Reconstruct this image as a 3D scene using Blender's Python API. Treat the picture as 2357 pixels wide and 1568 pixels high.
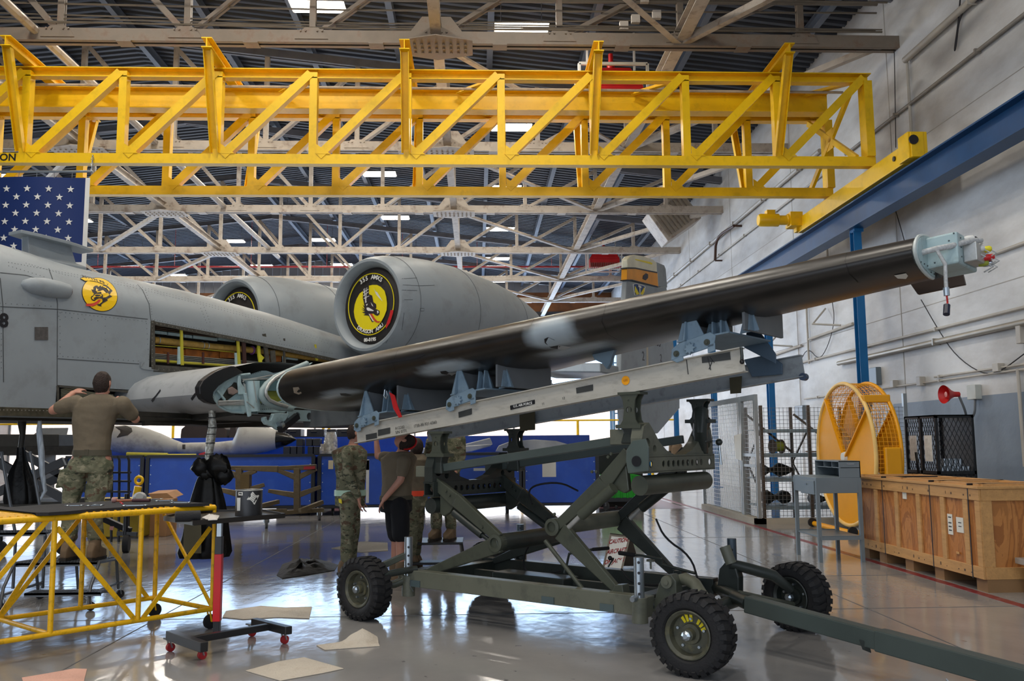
import bpy, bmesh, math, random
from mathutils import Vector, Matrix, noise
V = Vector
for o in list(bpy.data.objects): bpy.data.objects.remove(o)
SC = bpy.context.scene; COL = SC.collection
random.seed(7)
# ------------------------------------------------------------------ camera
F = 2050.0; CZ = 1.55; C0 = V((0, 0, CZ))
YAW, PIT, ROLL = math.atan(80/2050), math.atan(236/2050), 0.008
fw = V((math.sin(YAW)*math.cos(PIT), math.cos(YAW)*math.cos(PIT), math.sin(PIT)))
r0 = fw.cross(V((0, 0, 1))).normalized(); u0 = r0.cross(fw)
RT = r0*math.cos(ROLL)-u0*math.sin(ROLL); UP = r0*math.sin(ROLL)+u0*math.cos(ROLL)
cd = bpy.data.cameras.new('camera'); cam = bpy.data.objects.new('camera', cd); COL.objects.link(cam)
cam.matrix_world = Matrix.Translation(C0) @ Matrix((RT, UP, -fw)).transposed().to_4x4()
cd.sensor_width = 36; cd.lens = F/2357*36; cd.clip_end = 300; cd.clip_start = .05
SC.camera = cam
# ------------------------------------------------------------------ light
SC.view_settings.view_transform = 'Standard'; SC.view_settings.look = 'None'
SC.view_settings.exposure = 0.28; SC.view_settings.gamma = 1; SC.view_settings.use_curve_mapping = False
W = bpy.data.worlds.new('sky'); SC.world = W; W.use_nodes = True
wn = W.node_tree.nodes; wn['Background'].inputs[0].default_value = (.62, .76, 1, 1); wn['Background'].inputs[1].default_value = .3
def area(name, loc, tgt, sx, sy, power, col=(1, 1, 1), spread=math.pi):
    l = bpy.data.lights.new(name, 'AREA'); l.shape = 'RECTANGLE'; l.size = sx; l.size_y = sy; l.energy = power; l.color = col; l.spread = spread
    o = bpy.data.objects.new(name, l); COL.objects.link(o); o.location = loc
    o.rotation_euler = (V(tgt)-V(loc)).to_track_quat('-Z', 'Z').to_euler(); return o
area('open_hangar_door_daylight', (-5, -9, 3.6), (-1, 12, 1), 28, 6.5, 850, (.86, .93, 1))
area('far_door_daylight', (-9, 57.2, 4.8), (-6, 10, 1.5), 34, 8, 1500, (.62, .8, 1))
area('left_door_daylight', (-29, 28, 4), (8, 22, -2), 26, 7, 2300, (.78, .89, 1), 1.7)

def ray(px, py): return (fw + RT*((px-1178.5)/F) - UP*((py-784)/F)).normalized()
def onpl(px, py, P, N):
    d = ray(px, py); N = V(N); return C0 + d*((V(P)-C0).dot(N)/d.dot(N))
def atY(px, py, Y): return onpl(px, py, (0, Y, 0), (0, 1, 0))
def atZ(px, py, Z): return onpl(px, py, (0, 0, Z), (0, 0, 1))
def atX(px, py, X): return onpl(px, py, (X, 0, 0), (1, 0, 0))
def pj(p):
    d = V(p)-C0; z = d.dot(fw); return (round(1178.5+F*d.dot(RT)/z), round(784-F*d.dot(UP)/z))

# ------------------------------------------------------------------ materials
def lin(h):
    if isinstance(h, str):
        h = h.lstrip('#'); c = [int(h[i:i+2], 16)/255 for i in (0, 2, 4)]
        return tuple(((x+.055)/1.055)**2.4 if x > .04 else x/12.92 for x in c)
    return tuple(h)
MC = {}
def mat(name, col='#888888', rough=.5, metal=0, var=.12, vs=3, bump=0, bs=40, emit=0, stain=None, stamt=.5, sts=2, spec=.5, coat=0, stretch=(1, 1, 1), detail=4):
    if name in MC: return MC[name]
    m = bpy.data.materials.new(name); m.use_nodes = True; n = m.node_tree.nodes; k = m.node_tree.links
    b = n['Principled BSDF']; c = lin(col)
    b.inputs['Roughness'].default_value = rough; b.inputs['Metallic'].default_value = metal
    b.inputs['Specular IOR Level'].default_value = spec; b.inputs['Coat Weight'].default_value = coat
    tc = n.new('ShaderNodeTexCoord'); mp = n.new('ShaderNodeMapping'); mp.inputs['Scale'].default_value = stretch
    k.new(tc.outputs['Object'], mp.inputs[0])
    nz = n.new('ShaderNodeTexNoise'); nz.inputs['Scale'].default_value = vs; nz.inputs['Detail'].default_value = detail; k.new(mp.outputs[0], nz.inputs[0])
    rp = n.new('ShaderNodeValToRGB'); k.new(nz.outputs[0], rp.inputs[0])
    rp.color_ramp.elements[0].position = .3; rp.color_ramp.elements[1].position = .7
    rp.color_ramp.elements[0].color = [x*(1-var) for x in c]+[1]; rp.color_ramp.elements[1].color = [min(1, x*(1+var)) for x in c]+[1]
    out = rp.outputs[0]
    if stain:
        n2 = n.new('ShaderNodeTexNoise'); n2.inputs['Scale'].default_value = sts; n2.inputs['Detail'].default_value = 8; n2.inputs['Roughness'].default_value = .65; k.new(mp.outputs[0], n2.inputs[0])
        r2 = n.new('ShaderNodeValToRGB'); r2.color_ramp.elements[0].position = .52; r2.color_ramp.elements[1].position = .68; k.new(n2.outputs[0], r2.inputs[0])
        ml = n.new('ShaderNodeMath'); ml.operation = 'MULTIPLY'; ml.inputs[1].default_value = stamt; k.new(r2.outputs[0], ml.inputs[0])
        mx = n.new('ShaderNodeMixRGB'); mx.inputs[2].default_value = lin(stain)+(1,); k.new(ml.outputs[0], mx.inputs[0]); k.new(out, mx.inputs[1]); out = mx.outputs[0]
    k.new(out, b.inputs['Base Color'])
    if bump:
        n3 = n.new('ShaderNodeTexNoise'); n3.inputs['Scale'].default_value = bs; n3.inputs['Detail'].default_value = 3; k.new(mp.outputs[0], n3.inputs[0])
        bp = n.new('ShaderNodeBump'); bp.inputs['Strength'].default_value = bump; bp.inputs['Distance'].default_value = .02; k.new(n3.outputs[0], bp.inputs['Height']); k.new(bp.outputs[0], b.inputs['Normal'])
    if emit:
        b.inputs['Emission Color'].default_value = c+(1,); b.inputs['Emission Strength'].default_value = emit
    MC[name] = m; return m
def camo(name, base, layers):
    m = bpy.data.materials.new(name); m.use_nodes = True; n = m.node_tree.nodes; k = m.node_tree.links; b = n['Principled BSDF']; b.inputs['Roughness'].default_value = .85
    tc = n.new('ShaderNodeTexCoord'); rgb = n.new('ShaderNodeRGB'); rgb.outputs[0].default_value = lin(base)+(1,); out = rgb.outputs[0]
    for i, (c, sc, th, st) in enumerate(layers):
        mp = n.new('ShaderNodeMapping'); mp.inputs['Location'].default_value = (i*7.3, i*3.1, i*5.7); mp.inputs['Scale'].default_value = (1, 1, st); k.new(tc.outputs['Object'], mp.inputs[0])
        nz = n.new('ShaderNodeTexNoise'); nz.inputs['Scale'].default_value = sc; nz.inputs['Detail'].default_value = 5; nz.inputs['Roughness'].default_value = .6; k.new(mp.outputs[0], nz.inputs[0])
        g = n.new('ShaderNodeMapRange'); g.inputs['From Min'].default_value = th; g.inputs['From Max'].default_value = th+.015; k.new(nz.outputs[0], g.inputs[0])
        mx = n.new('ShaderNodeMixRGB'); mx.inputs[2].default_value = lin(c)+(1,); k.new(g.outputs[0], mx.inputs[0]); k.new(out, mx.inputs[1]); out = mx.outputs[0]
    k.new(out, b.inputs['Base Color']); n3 = n.new('ShaderNodeTexNoise'); n3.inputs['Scale'].default_value = 14; k.new(tc.outputs['Object'], n3.inputs[0])
    bp = n.new('ShaderNodeBump'); bp.inputs['Strength'].default_value = .6; bp.inputs['Distance'].default_value = .03; k.new(n3.outputs[0], bp.inputs['Height']); k.new(bp.outputs[0], b.inputs['Normal']); MC[name] = m; return m
def bands(name, cols, scale=6, rough=.8, detail=3, bump=.25, bs=18, stretch=(1, 1, 1), dist=.8):
    if name in MC: return MC[name]
    m = bpy.data.materials.new(name); m.use_nodes = True; n = m.node_tree.nodes; k = m.node_tree.links; b = n['Principled BSDF']
    b.inputs['Roughness'].default_value = rough
    tc = n.new('ShaderNodeTexCoord'); mp = n.new('ShaderNodeMapping'); mp.inputs['Scale'].default_value = stretch; k.new(tc.outputs['Object'], mp.inputs[0])
    nz = n.new('ShaderNodeTexNoise'); nz.inputs['Scale'].default_value = scale; nz.inputs['Detail'].default_value = detail; nz.inputs['Distortion'].default_value = dist; k.new(mp.outputs[0], nz.inputs[0])
    rp = n.new('ShaderNodeValToRGB'); rp.color_ramp.interpolation = 'CONSTANT'; k.new(nz.outputs[0], rp.inputs[0])
    e = rp.color_ramp.elements; N = len(cols); e[0].position = 0; e[0].color = lin(cols[0])+(1,); e[1].position = .36+.28/(N-1)*.5; e[1].color = lin(cols[1])+(1,)
    for i in range(2, N):
        q = e.new(.36+.28/(N-1)*(i-.5)); q.color = lin(cols[i])+(1,)
    k.new(rp.outputs[0], b.inputs['Base Color'])
    n3 = n.new('ShaderNodeTexNoise'); n3.inputs['Scale'].default_value = bs; k.new(tc.outputs['Object'], n3.inputs[0])
    bp = n.new('ShaderNodeBump'); bp.inputs['Strength'].default_value = bump; bp.inputs['Distance'].default_value = .03; k.new(n3.outputs[0], bp.inputs['Height']); k.new(bp.outputs[0], b.inputs['Normal'])
    MC[name] = m; return m

# ------------------------------------------------------------------ mesh helpers
def frame(d, up=(0, 0, 1)):
    d = V(d).normalized(); up = V(up)
    s = d.cross(up)
    if s.length < 1e-4: s = d.cross(V((0, 1, 0)))
    s.normalize(); return d, s, s.cross(d)
class MB:
    def __init__(s, M=None): s.v = []; s.f = []; s.M = M
    def add(s, vs, fs):
        n = len(s.v); s.v += [(s.M @ V(a)) if s.M else V(a) for a in vs]; s.f += [[n+i for i in q] for q in fs]; return s
    def box(s, x0, x1, y0, y1, z0, z1):
        return s.add([(x, y, z) for z in (z0, z1) for x, y in ((x0, y0), (x1, y0), (x1, y1), (x0, y1))], [(3, 2, 1, 0), (4, 5, 6, 7), (0, 1, 5, 4), (1, 2, 6, 5), (2, 3, 7, 6), (3, 0, 4, 7)])
    def obox(s, c, a, b, d):      # centre and three half-axis vectors
        c, a, b, d = V(c), V(a), V(b), V(d)
        return s.add([c+a*i+b*j+d*k for k in (-1, 1) for i, j in ((-1, -1), (1, -1), (1, 1), (-1, 1))], [(3, 2, 1, 0), (4, 5, 6, 7), (0, 1, 5, 4), (1, 2, 6, 5), (2, 3, 7, 6), (3, 0, 4, 7)])
    def prof(s, p, q, poly, up=(0, 0, 1), p2=None):
        p, q = V(p), V(q); d, sd, u = frame(q-p, up); n = len(poly); p2 = p2 or poly
        vs = [p+sd*a+u*b for a, b in poly]+[q+sd*a+u*b for a, b in p2]
        return s.add(vs, [tuple(range(n-1, -1, -1)), tuple(range(n, 2*n))]+[(i, (i+1) % n, n+(i+1) % n, n+i) for i in range(n)])
    def bar(s, p, q, w, h=None, up=(0, 0, 1)):
        h = h or w; a, b = w/2, h/2; return s.prof(p, q, [(-a, -b), (a, -b), (a, b), (-a, b)], up)
    def taper(s, p, q, w, h, w2, h2, up=(0, 0, 1)):
        f = lambda w, h: [(-w/2, -h/2), (w/2, -h/2), (w/2, h/2), (-w/2, h/2)]
        return s.prof(p, q, f(w, h), up, f(w2, h2))
    def ibeam(s, p, q, w, h, t=.012, up=(0, 0, 1)):
        a, b, c = w/2, h/2, t/2
        return s.prof(p, q, [(-a, -b), (a, -b), (a, -b+t), (c, -b+t), (c, b-t), (a, b-t), (a, b), (-a, b), (-a, b-t), (-c, b-t), (-c, -b+t), (-a, -b+t)], up)
    def chan(s, p, q, w, h, t=.012, up=(0, 0, 1), sgn=1):
        a, b = w/2*sgn, h/2
        return s.prof(p, q, [(-a, -b), (a, -b), (a, -b+t), (-a+t*sgn, -b+t), (-a+t*sgn, b-t), (a, b-t), (a, b), (-a, b)], up)
    def ang(s, p, q, w, t=.01, up=(0, 0, 1), sgn=1):
        a = w/2; return s.prof(p, q, [(-a*sgn, -a), (a*sgn, -a), (a*sgn, -a+t), (-(a-t)*sgn, -a+t), (-(a-t)*sgn, a), (-a*sgn, a)], up)
    def tube(s, p, q, r, n=12, r2=None, cap=True):
        p, q = V(p), V(q); d, sd, u = frame(q-p); r2 = r if r2 is None else r2
        vs = [p+(sd*math.cos(2*math.pi*i/n)+u*math.sin(2*math.pi*i/n))*r for i in range(n)]+[q+(sd*math.cos(2*math.pi*i/n)+u*math.sin(2*math.pi*i/n))*r2 for i in range(n)]
        return s.add(vs, [(i, (i+1) % n, n+(i+1) % n, n+i) for i in range(n)]+([tuple(range(n-1, -1, -1)), tuple(range(n, 2*n))] if cap else []))
    def path(s, pts, r, n=8):
        pts = [V(p) for p in pts]; rings = []; pu = None
        for i, p in enumerate(pts):
            t = (pts[min(i+1, len(pts)-1)]-pts[max(i-1, 0)]).normalized()
            if pu is None: _, sd, u = frame(t)
            else:
                u = (pu-t*pu.dot(t)); u = u.normalized() if u.length > 1e-5 else frame(t)[2]; sd = t.cross(u)
            pu = u; rr = r[i] if isinstance(r, (list, tuple)) else r
            rings.append([p+(sd*math.cos(2*math.pi*j/n)+u*math.sin(2*math.pi*j/n))*rr for j in range(n)])
        return s.loft(rings)
    def loft(s, rings, closed=True, cap=True, loop=False):
        n = len(rings[0]); vs = [p for r in rings for p in r]; fs = []
        for i in range(len(rings)-(0 if loop else 1)):
            i2 = (i+1) % len(rings)
            for j in range(n if closed else n-1):
                fs.append((i*n+j, i*n+(j+1) % n, i2*n+(j+1) % n, i2*n+j))
        if cap and closed and not loop: fs += [tuple(range(n-1, -1, -1)), tuple(range((len(rings)-1)*n, len(rings)*n))]
        return s.add(vs, fs)
    def lathe(s, prof, p=(0, 0, 0), d=(0, 0, 1), n=24, cap=True):
        p = V(p); d, sd, u = frame(d); return s.loft([[p+d*h+(sd*math.cos(2*math.pi*j/n)+u*math.sin(2*math.pi*j/n))*max(r, 1e-4) for j in range(n)] for r, h in prof], cap=cap)
    def ring(s, c, d, R, r, n=24, m=8, a0=0, a1=None):
        c = V(c); d, sd, u = frame(d); full = a1 is None; a1 = 2*math.pi if full else a1; rg = []
        for i in range(n if full else n+1):
            a = a0+(a1-a0)*i/n; e = sd*math.cos(a)+u*math.sin(a)
            rg.append([c+e*(R+r*math.cos(2*math.pi*j/m))+d*(r*math.sin(2*math.pi*j/m)) for j in range(m)])
        return s.loft(rg, loop=full)
    def slab(s, pts, t):           # planar polygon extruded by vector t
        pts = [V(p) for p in pts]; t = V(t); n = len(pts)
        return s.add(pts+[p+t for p in pts], [tuple(range(n)), tuple(range(2*n-1, n-1, -1))]+[(i, n+i, n+(i+1) % n, (i+1) % n) for i in range(n)])
    def sph(s, c, r, n=16, m=10):
        c = V(c); r = (r, r, r) if isinstance(r, (int, float)) else r
        return s.loft([[c+V((r[0]*math.sin(math.pi*max(i, .02)/m)*math.cos(2*math.pi*j/n), r[1]*math.sin(math.pi*max(i, .02)/m)*math.sin(2*math.pi*j/n), r[2]*math.cos(math.pi*i/m))) for j in range(n)] for i in [.02]+list(range(1, m))+[m-.02]])
    def plate_holes(s, P, X, Y, outline, holes, t):   # polygon with circular holes, thickness vector t
        P, X, Y = V(P), V(X), V(Y)
        bm = bmesh.new(); es = []
        for lp in [outline]+[[(cx+r*math.cos(2*math.pi*i/14), cy+r*math.sin(2*math.pi*i/14)) for i in range(14)] for cx, cy, r in holes]:
            vv = [bm.verts.new(P+X*a+Y*b) for a, b in lp]; es += [bm.edges.new((vv[i], vv[(i+1) % len(vv)])) for i in range(len(vv))]
        bmesh.ops.triangle_fill(bm, edges=es, use_beauty=True, use_dissolve=False)
        g = bmesh.ops.extrude_face_region(bm, geom=bm.faces[:]); bmesh.ops.translate(bm, vec=V(t), verts=[e for e in g['geom'] if isinstance(e, bmesh.types.BMVert)])
        bm.verts.index_update(); s.add([v.co.copy() for v in bm.verts], [[v.index for v in f.verts] for f in bm.faces]); bm.free(); return s
    def text(s, st, size, P, X, Y, depth=.002, align='CENTER', bold=0):
        c = bpy.data.curves.new('t', 'FONT'); c.body = st; c.size = size; c.align_x = align; c.align_y = 'CENTER'; c.extrude = depth; c.offset = bold; c.resolution_u = 3
        o = bpy.data.objects.new('t', c); COL.objects.link(o); dg = bpy.context.evaluated_depsgraph_get(); me = bpy.data.meshes.new_from_object(o.evaluated_get(dg))
        X = V(X).normalized(); Y = V(Y).normalized(); N = X.cross(Y); P = V(P)
        s.add([P+X*v.co.x+Y*v.co.y+N*v.co.z for v in me.vertices], [tuple(f.vertices) for f in me.polygons])
        bpy.data.objects.remove(o); bpy.data.curves.remove(c); bpy.data.meshes.remove(me); return s
    def build(s, name, m, parent=None, smooth=None, bev=0, origin=None, double=True):
        me = bpy.data.meshes.new(name)
        if parent is not None:
            off = V((0, 0, 0)); q = parent
            while q is not None: off += q.location; q = q.parent
        elif origin is not None: off = V(origin)
        else:
            xs = [min(p[i] for p in s.v) for i in range(3)]; xm = [max(p[i] for p in s.v) for i in range(3)]
            off = V(((xs[0]+xm[0])/2, (xs[1]+xm[1])/2, xs[2]))
        me.from_pydata([tuple(p-off) for p in s.v], [], s.f); me.validate(); 
        if double:
            bm = bmesh.new(); bm.from_mesh(me); bmesh.ops.recalc_face_normals(bm, faces=bm.faces[:]); bm.to_mesh(me); bm.free()
        me.materials.append(m)
        if smooth:
            me.shade_smooth(); me.set_sharp_from_angle(angle=math.radians(smooth))
        o = bpy.data.objects.new(name, me); COL.objects.link(o)
        if parent is not None: o.parent = parent
        else: o.location = off
        if bev:
            b = o.modifiers.new('bev', 'BEVEL'); b.width = bev; b.segments = 1 if bev < .006 else 2; b.limit_method = 'ANGLE'; b.angle_limit = .6
        return o
def soft(P, n=2):
    P = [V(p) for p in P]
    for _ in range(n): P = [P[0]]+[q for a, b in zip(P[:-1], P[1:]) for q in (a*.75+b*.25, a*.25+b*.75)]+[P[-1]]
    return P
def tag(o, label=None, cat=None, group=None, kind=None):
    if label: o['label'] = label
    if cat: o['category'] = cat
    if group: o['group'] = group
    if kind: o['kind'] = kind
    return o
def thing(name, label, cat, loc=(0, 0, 0), group=None):
    o = bpy.data.objects.new(name, None); COL.objects.link(o); o.location = loc; o.empty_display_size = .1
    return tag(o, label, cat, group)
def dup(o, loc=None, rotz=None, label=None, parent=None, top=True, delta=None):
    c = o.copy(); COL.objects.link(c)
    if parent is not None: c.parent = parent
    if loc is not None: c.location = loc
    if delta is not None: c.location = o.location+V(delta)
    if rotz is not None: c.rotation_euler.z = rotz
    if label: c['label'] = label
    for ch in list(o.children): dup(ch, parent=c)
    return c
# ------------------------------------------------------------------ palette
M_yel = mat('crane_yellow_paint', '#F4C400', .4, var=.04, stain='#a07c10', stamt=.22, sts=5)
M_stand = mat('stand_yellow_paint', '#F5BC05', .42, var=.06, stain='#4b3a16', stamt=.45, sts=16)
M_steel = mat('white_truss_paint', '#BBB1A5', .55, var=.12, stain='#6d4a34', stamt=.55, sts=4)
M_steeld = mat('roof_steel_grey_paint', '#6E7078', .6, var=.12, stain='#4a4038', stamt=.3)
M_jet = mat('aircraft_grey_paint', '#8B9399', .46, var=.05, vs=2, stain='#6d6f70', stamt=.35, sts=3)
M_jetl = mat('light_grey_paint', '#A2A5A8', .45, var=.05, stain='#5f6263', stamt=.4, sts=5)
M_prim = mat('pale_blue_primer', '#A9C0C4', .45, var=.08, stain='#6d7a74', stamt=.4, sts=9)
M_grn = mat('zinc_chromate_green', '#8B9330', .5, var=.15)
M_grny = mat('yellow_green_primer', '#B0A62F', .5, var=.15)
M_blk = mat('black_paint', '#15151A', .4, var=.2)
M_rub = mat('black_rubber', '#17171A', .72, var=.25, bump=.2, bs=60)
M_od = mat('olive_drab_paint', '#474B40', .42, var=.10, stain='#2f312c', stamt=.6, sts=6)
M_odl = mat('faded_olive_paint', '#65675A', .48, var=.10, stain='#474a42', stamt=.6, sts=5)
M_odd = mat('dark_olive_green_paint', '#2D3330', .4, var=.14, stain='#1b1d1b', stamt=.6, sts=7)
M_alu = mat('bare_aluminium', '#B9BAB8', .38, metal=.55, var=.08, stain='#7c7a74', stamt=.4, sts=9)
M_rail = mat('scuffed_rail_paint', '#C2BEB4', .4, metal=.1, var=.08, stain='#6e675b', stamt=.28, sts=8, stretch=(1, 1, 3))
M_zinc = mat('zinc_plated_steel', '#A9B2BA', .3, metal=.85, var=.1)
M_cblu = mat('cradle_blue_grey_paint', '#7C93A5', .45, var=.08, stain='#56646e', stamt=.4, sts=10)
M_red = mat('red_paint', '#C21F22', .4, var=.08)
M_white = mat('white_paint', '#DDDDDA', .5, var=.05)
M_paper = mat('white_paper', '#DAD8D0', .7, var=.04)
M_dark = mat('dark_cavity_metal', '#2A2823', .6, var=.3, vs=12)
M_grey = mat('grey_enamel', '#77828A', .42, var=.06)
# ================================================================== SETTING
XW = 8.95; YB = 58.5; RX = -10.5
def roofz(x): return 12.42+.11*(.94-x) if x > RX else 12.42+.11*(.94-RX)-.11*(RX-x)
def nodemat(name):
    m = bpy.data.materials.new(name); m.use_nodes = True; MC[name] = m; return m, m.node_tree.nodes, m.node_tree.links
# floor
m, n, k = nodemat('polished_grey_epoxy_floor'); b = n['Principled BSDF']
tc = n.new('ShaderNodeTexCoord'); nz = n.new('ShaderNodeTexNoise'); nz.inputs['Scale'].default_value = .55; nz.inputs['Detail'].default_value = 8; nz.inputs['Roughness'].default_value = .6; k.new(tc.outputs['Object'], nz.inputs[0])
rp = n.new('ShaderNodeValToRGB'); k.new(nz.outputs[0], rp.inputs[0]); rp.color_ramp.elements[0].position = .3; rp.color_ramp.elements[1].position = .7
rp.color_ramp.elements[0].color = lin('#838384')+(1,); rp.color_ramp.elements[1].color = lin('#9D9A98')+(1,)
sp = n.new('ShaderNodeTexNoise'); sp.inputs['Scale'].default_value = 9; sp.inputs['Detail'].default_value = 6; k.new(tc.outputs['Object'], sp.inputs[0])
r2 = n.new('ShaderNodeValToRGB'); k.new(sp.outputs[0], r2.inputs[0]); r2.color_ramp.elements[0].position = .70; r2.color_ramp.elements[1].position = .76
mx = n.new('ShaderNodeMixRGB'); mx.inputs[2].default_value = lin('#55565a')+(1,); k.new(r2.outputs[0], mx.inputs[0]); k.new(rp.outputs[0], mx.inputs[1]); k.new(mx.outputs[0], b.inputs['Base Color'])
mr = n.new('ShaderNodeMapRange'); mr.inputs['To Min'].default_value = .06; mr.inputs['To Max'].default_value = .17; k.new(nz.outputs[0], mr.inputs[0]); k.new(mr.outputs[0], b.inputs['Roughness'])
mp = n.new('ShaderNodeMapping'); mp.inputs['Scale'].default_value = (1.6, .8, 1); k.new(tc.outputs['Object'], mp.inputs[0])
n4 = n.new('ShaderNodeTexNoise'); n4.inputs['Scale'].default_value = 2.2; n4.inputs['Detail'].default_value = 4; k.new(mp.outputs[0], n4.inputs[0])
bp = n.new('ShaderNodeBump'); bp.inputs['Strength'].default_value = .25; bp.inputs['Distance'].default_value = .02; k.new(n4.outputs[0], bp.inputs['Height']); k.new(bp.outputs[0], b.inputs['Normal'])
b.inputs['Specular IOR Level'].default_value = .8
tag(MB().box(-31, XW+.3, -12, YB+14, -.2, 0).build('floor', m), kind='structure')
M_seam = mat('floor_joint_filler', '#5c5d60', .6); M_line = mat('red_floor_line_paint', '#7d2b2f', .3, var=.2, stain='#a08080', stamt=.6, sts=12)
j = MB()
for y in (8.35, 10.35, 14.6, 21, 27.5, 34): j.box(-30, XW, y-.008, y+.008, 0, .0015)
for x in (-9.2, -2.9, 3.6): j.box(x-.006, x+.006, -5, YB, 0, .0015)
tag(j.build('trim_1', M_seam), kind='structure')
j = MB().box(5.02, 5.13, 2, 40, 0, .002); j.box(-30, 5.02, 39.9, 40.02, 0, .002)
tag(j.build('trim_2', M_line), kind='structure')
tag(MB().box(-3.5, 4.9, 20.9, 24.5, 0, .0012).build('trim_3', mat('faded_red_walkway', '#8d6a70', .25, var=.15)), kind='structure')
# right wall: white above, blue-grey lower band
m, n, k = nodemat('painted_concrete_wall'); b = n['Principled BSDF']; b.inputs['Roughness'].default_value = .55
tc = n.new('ShaderNodeTexCoord'); sx = n.new('ShaderNodeSeparateXYZ'); k.new(tc.outputs['Object'], sx.inputs[0])
mp = n.new('ShaderNodeMapping'); mp.inputs['Scale'].default_value = (1, .5, 1.4); k.new(tc.outputs['Object'], mp.inputs[0])
nz = n.new('ShaderNodeTexNoise'); nz.inputs['Scale'].default_value = .9; nz.inputs['Detail'].default_value = 9; nz.inputs['Roughness'].default_value = .62; k.new(mp.outputs[0], nz.inputs[0])
rp = n.new('ShaderNodeValToRGB'); k.new(nz.outputs[0], rp.inputs[0]); rp.color_ramp.elements[0].position = .32; rp.color_ramp.elements[1].position = .62
rp.color_ramp.elements[0].color = lin('#B4B2B0')+(1,); rp.color_ramp.elements[1].color = lin('#D6D7D8')+(1,)
lt = n.new('ShaderNodeMath'); lt.operation = 'LESS_THAN'; lt.inputs[1].default_value = 2.32; k.new(sx.outputs[2], lt.inputs[0])
ly = n.new('ShaderNodeMath'); ly.operation = 'LESS_THAN'; ly.inputs[1].default_value = 18.9; k.new(sx.outputs[1], ly.inputs[0])
ml = n.new('ShaderNodeMath'); ml.operation = 'MULTIPLY'; k.new(lt.outputs[0], ml.inputs[0]); k.new(ly.outputs[0], ml.inputs[1])
mx = n.new('ShaderNodeMixRGB'); mx.inputs[2].default_value = lin('#7F8C9C')+(1,); k.new(ml.outputs[0], mx.inputs[0]); k.new(rp.outputs[0], mx.inputs[1]); k.new(mx.outputs[0], b.inputs['Base Color'])
n4 = n.new('ShaderNodeTexNoise'); n4.inputs['Scale'].default_value = 3; n4.inputs['Detail'].default_value = 5; k.new(tc.outputs['Object'], n4.inputs[0])
bp = n.new('ShaderNodeBump'); bp.inputs['Strength'].default_value = .4; bp.inputs['Distance'].default_value = .03; k.new(n4.outputs[0], bp.inputs['Height']); k.new(bp.outputs[0], b.inputs['Normal'])
tag(MB().box(XW, XW+.3, -6, YB+.3, 0, 12.2).build('wall_right', m, origin=(0, 0, 0)), kind='structure')
j = MB()
for y in range(1, 10): j.box(XW-.006, XW, y*6.1-.012, y*6.1+.012, 0, 11.5)
for z in (4.2, 7.6): j.box(XW-.004, XW, -5, YB, z-.008, z+.008)
tag(j.build('trim_4', mat('wall_joint_grey', '#A5A19B', .8)), kind='structure')  # grey joint strips, a little darker than the wall
tag(MB().box(-30.3, -30, -6, YB+.3, 0, 12.2).build('wall_left', mat('left_wall_siding', '#8f9296', .6)), kind='structure')
# back wall: siding gable, brown band, dark track, translucent door panels
M_sid = mat('grey_metal_siding', '#8E9096', .5, var=.15, vs=.6)
w = MB(); x = -30
while x < XW:                                # ribbed siding
    w.box(x, x+.5, YB, YB+.1, 11.5, min(roofz(x), roofz(x+.5))); w.box(x+.46, x+.54, YB-.05, YB, 11.5, min(roofz(x), roofz(x+.5))); x += .55
w.box(-30, XW, YB+.06, YB+.2, 11.5, 12.0)
bw = tag(w.build('wall_back', M_sid), kind='structure')
tag(MB().box(-30, XW, YB, YB+.25, 10.2, 11.5).build('trim_5', mat('rusty_brown_fascia', '#7A4A22', .6, var=.35, vs=1.2)), kind='structure')
tag(MB().box(-30, XW, YB-.1, YB+.3, 9.8, 10.2).build('trim_6', mat('dark_door_header', '#30343A', .6)), kind='structure')
M_pan = mat('daylit_translucent_panel', '#F3E2D6', .6, var=.03, emit=1.25)
M_panb = mat('daylit_blue_glazing', '#A9CBF5', .4, var=.03, emit=3.2)
for i in range(6):
    x0 = -30+i*6.46; w = MB(); x = x0+.05
    while x < x0+6.3: w.box(x, x+.30, YB+.05, YB+.1, 0.1, 4.6); w.box(x+.30, x+.34, YB+.0, YB+.08, .1, 4.6); x += .34
    d = tag(w.build('window_%d' % (i+1), M_pan), kind='structure')
    tag(MB().box(x0+.05, x0+6.4, YB+.05, YB+.1, 4.6, 9.8).build('window_%d' % (i+7), M_panb), kind='structure')
    fr = MB().box(x0, x0+.12, YB-.05, YB+.2, 0, 9.8); fr.box(x0, x0+6.46, YB-.05, YB+.02, 1.0, 1.12); fr.box(x0, x0+6.46, YB-.05, YB+.02, 4.6, 4.75)
    fr.build('window_frame', mat('door_frame_grey', '#8a8f96', .5), d)
# roof deck, corrugated
M_deck = mat('blue_grey_roof_deck', '#363C48', .55, metal=.2, var=.15, vs=.5)
def deck(xa, xb):
    prof = []; y = -8.0; i = 0
    while y < YB:
        prof += [(y, 0), (y+.12, 0), (y+.16, .07), (y+.26, .07)]; y += .30
    v = [(x, yy, roofz(x)+dz) for x in (xa, xb) for yy, dz in prof]; n_ = len(prof)
    return MB().add(v, [(i, i+1, n_+i+1, n_+i) for i in range(n_-1)])
tag(deck(RX, XW+.3).build('ceiling', M_deck), kind='structure')
tag(deck(RX, -30.3).build('ceiling', M_deck), kind='structure')
tag(MB().add([(x, y, roofz(x)+.09) for x, y in ((-30.5, -8.2), (RX, -8.2), (XW+.5, -8.2), (XW+.5, YB+.4), (RX, YB+.4), (-30.5, YB+.4))], [(0, 1, 4, 5), (1, 2, 3, 4)]).build('ceiling', mat('roof_outer_membrane', '#35373c', .8)), kind='structure')
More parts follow.
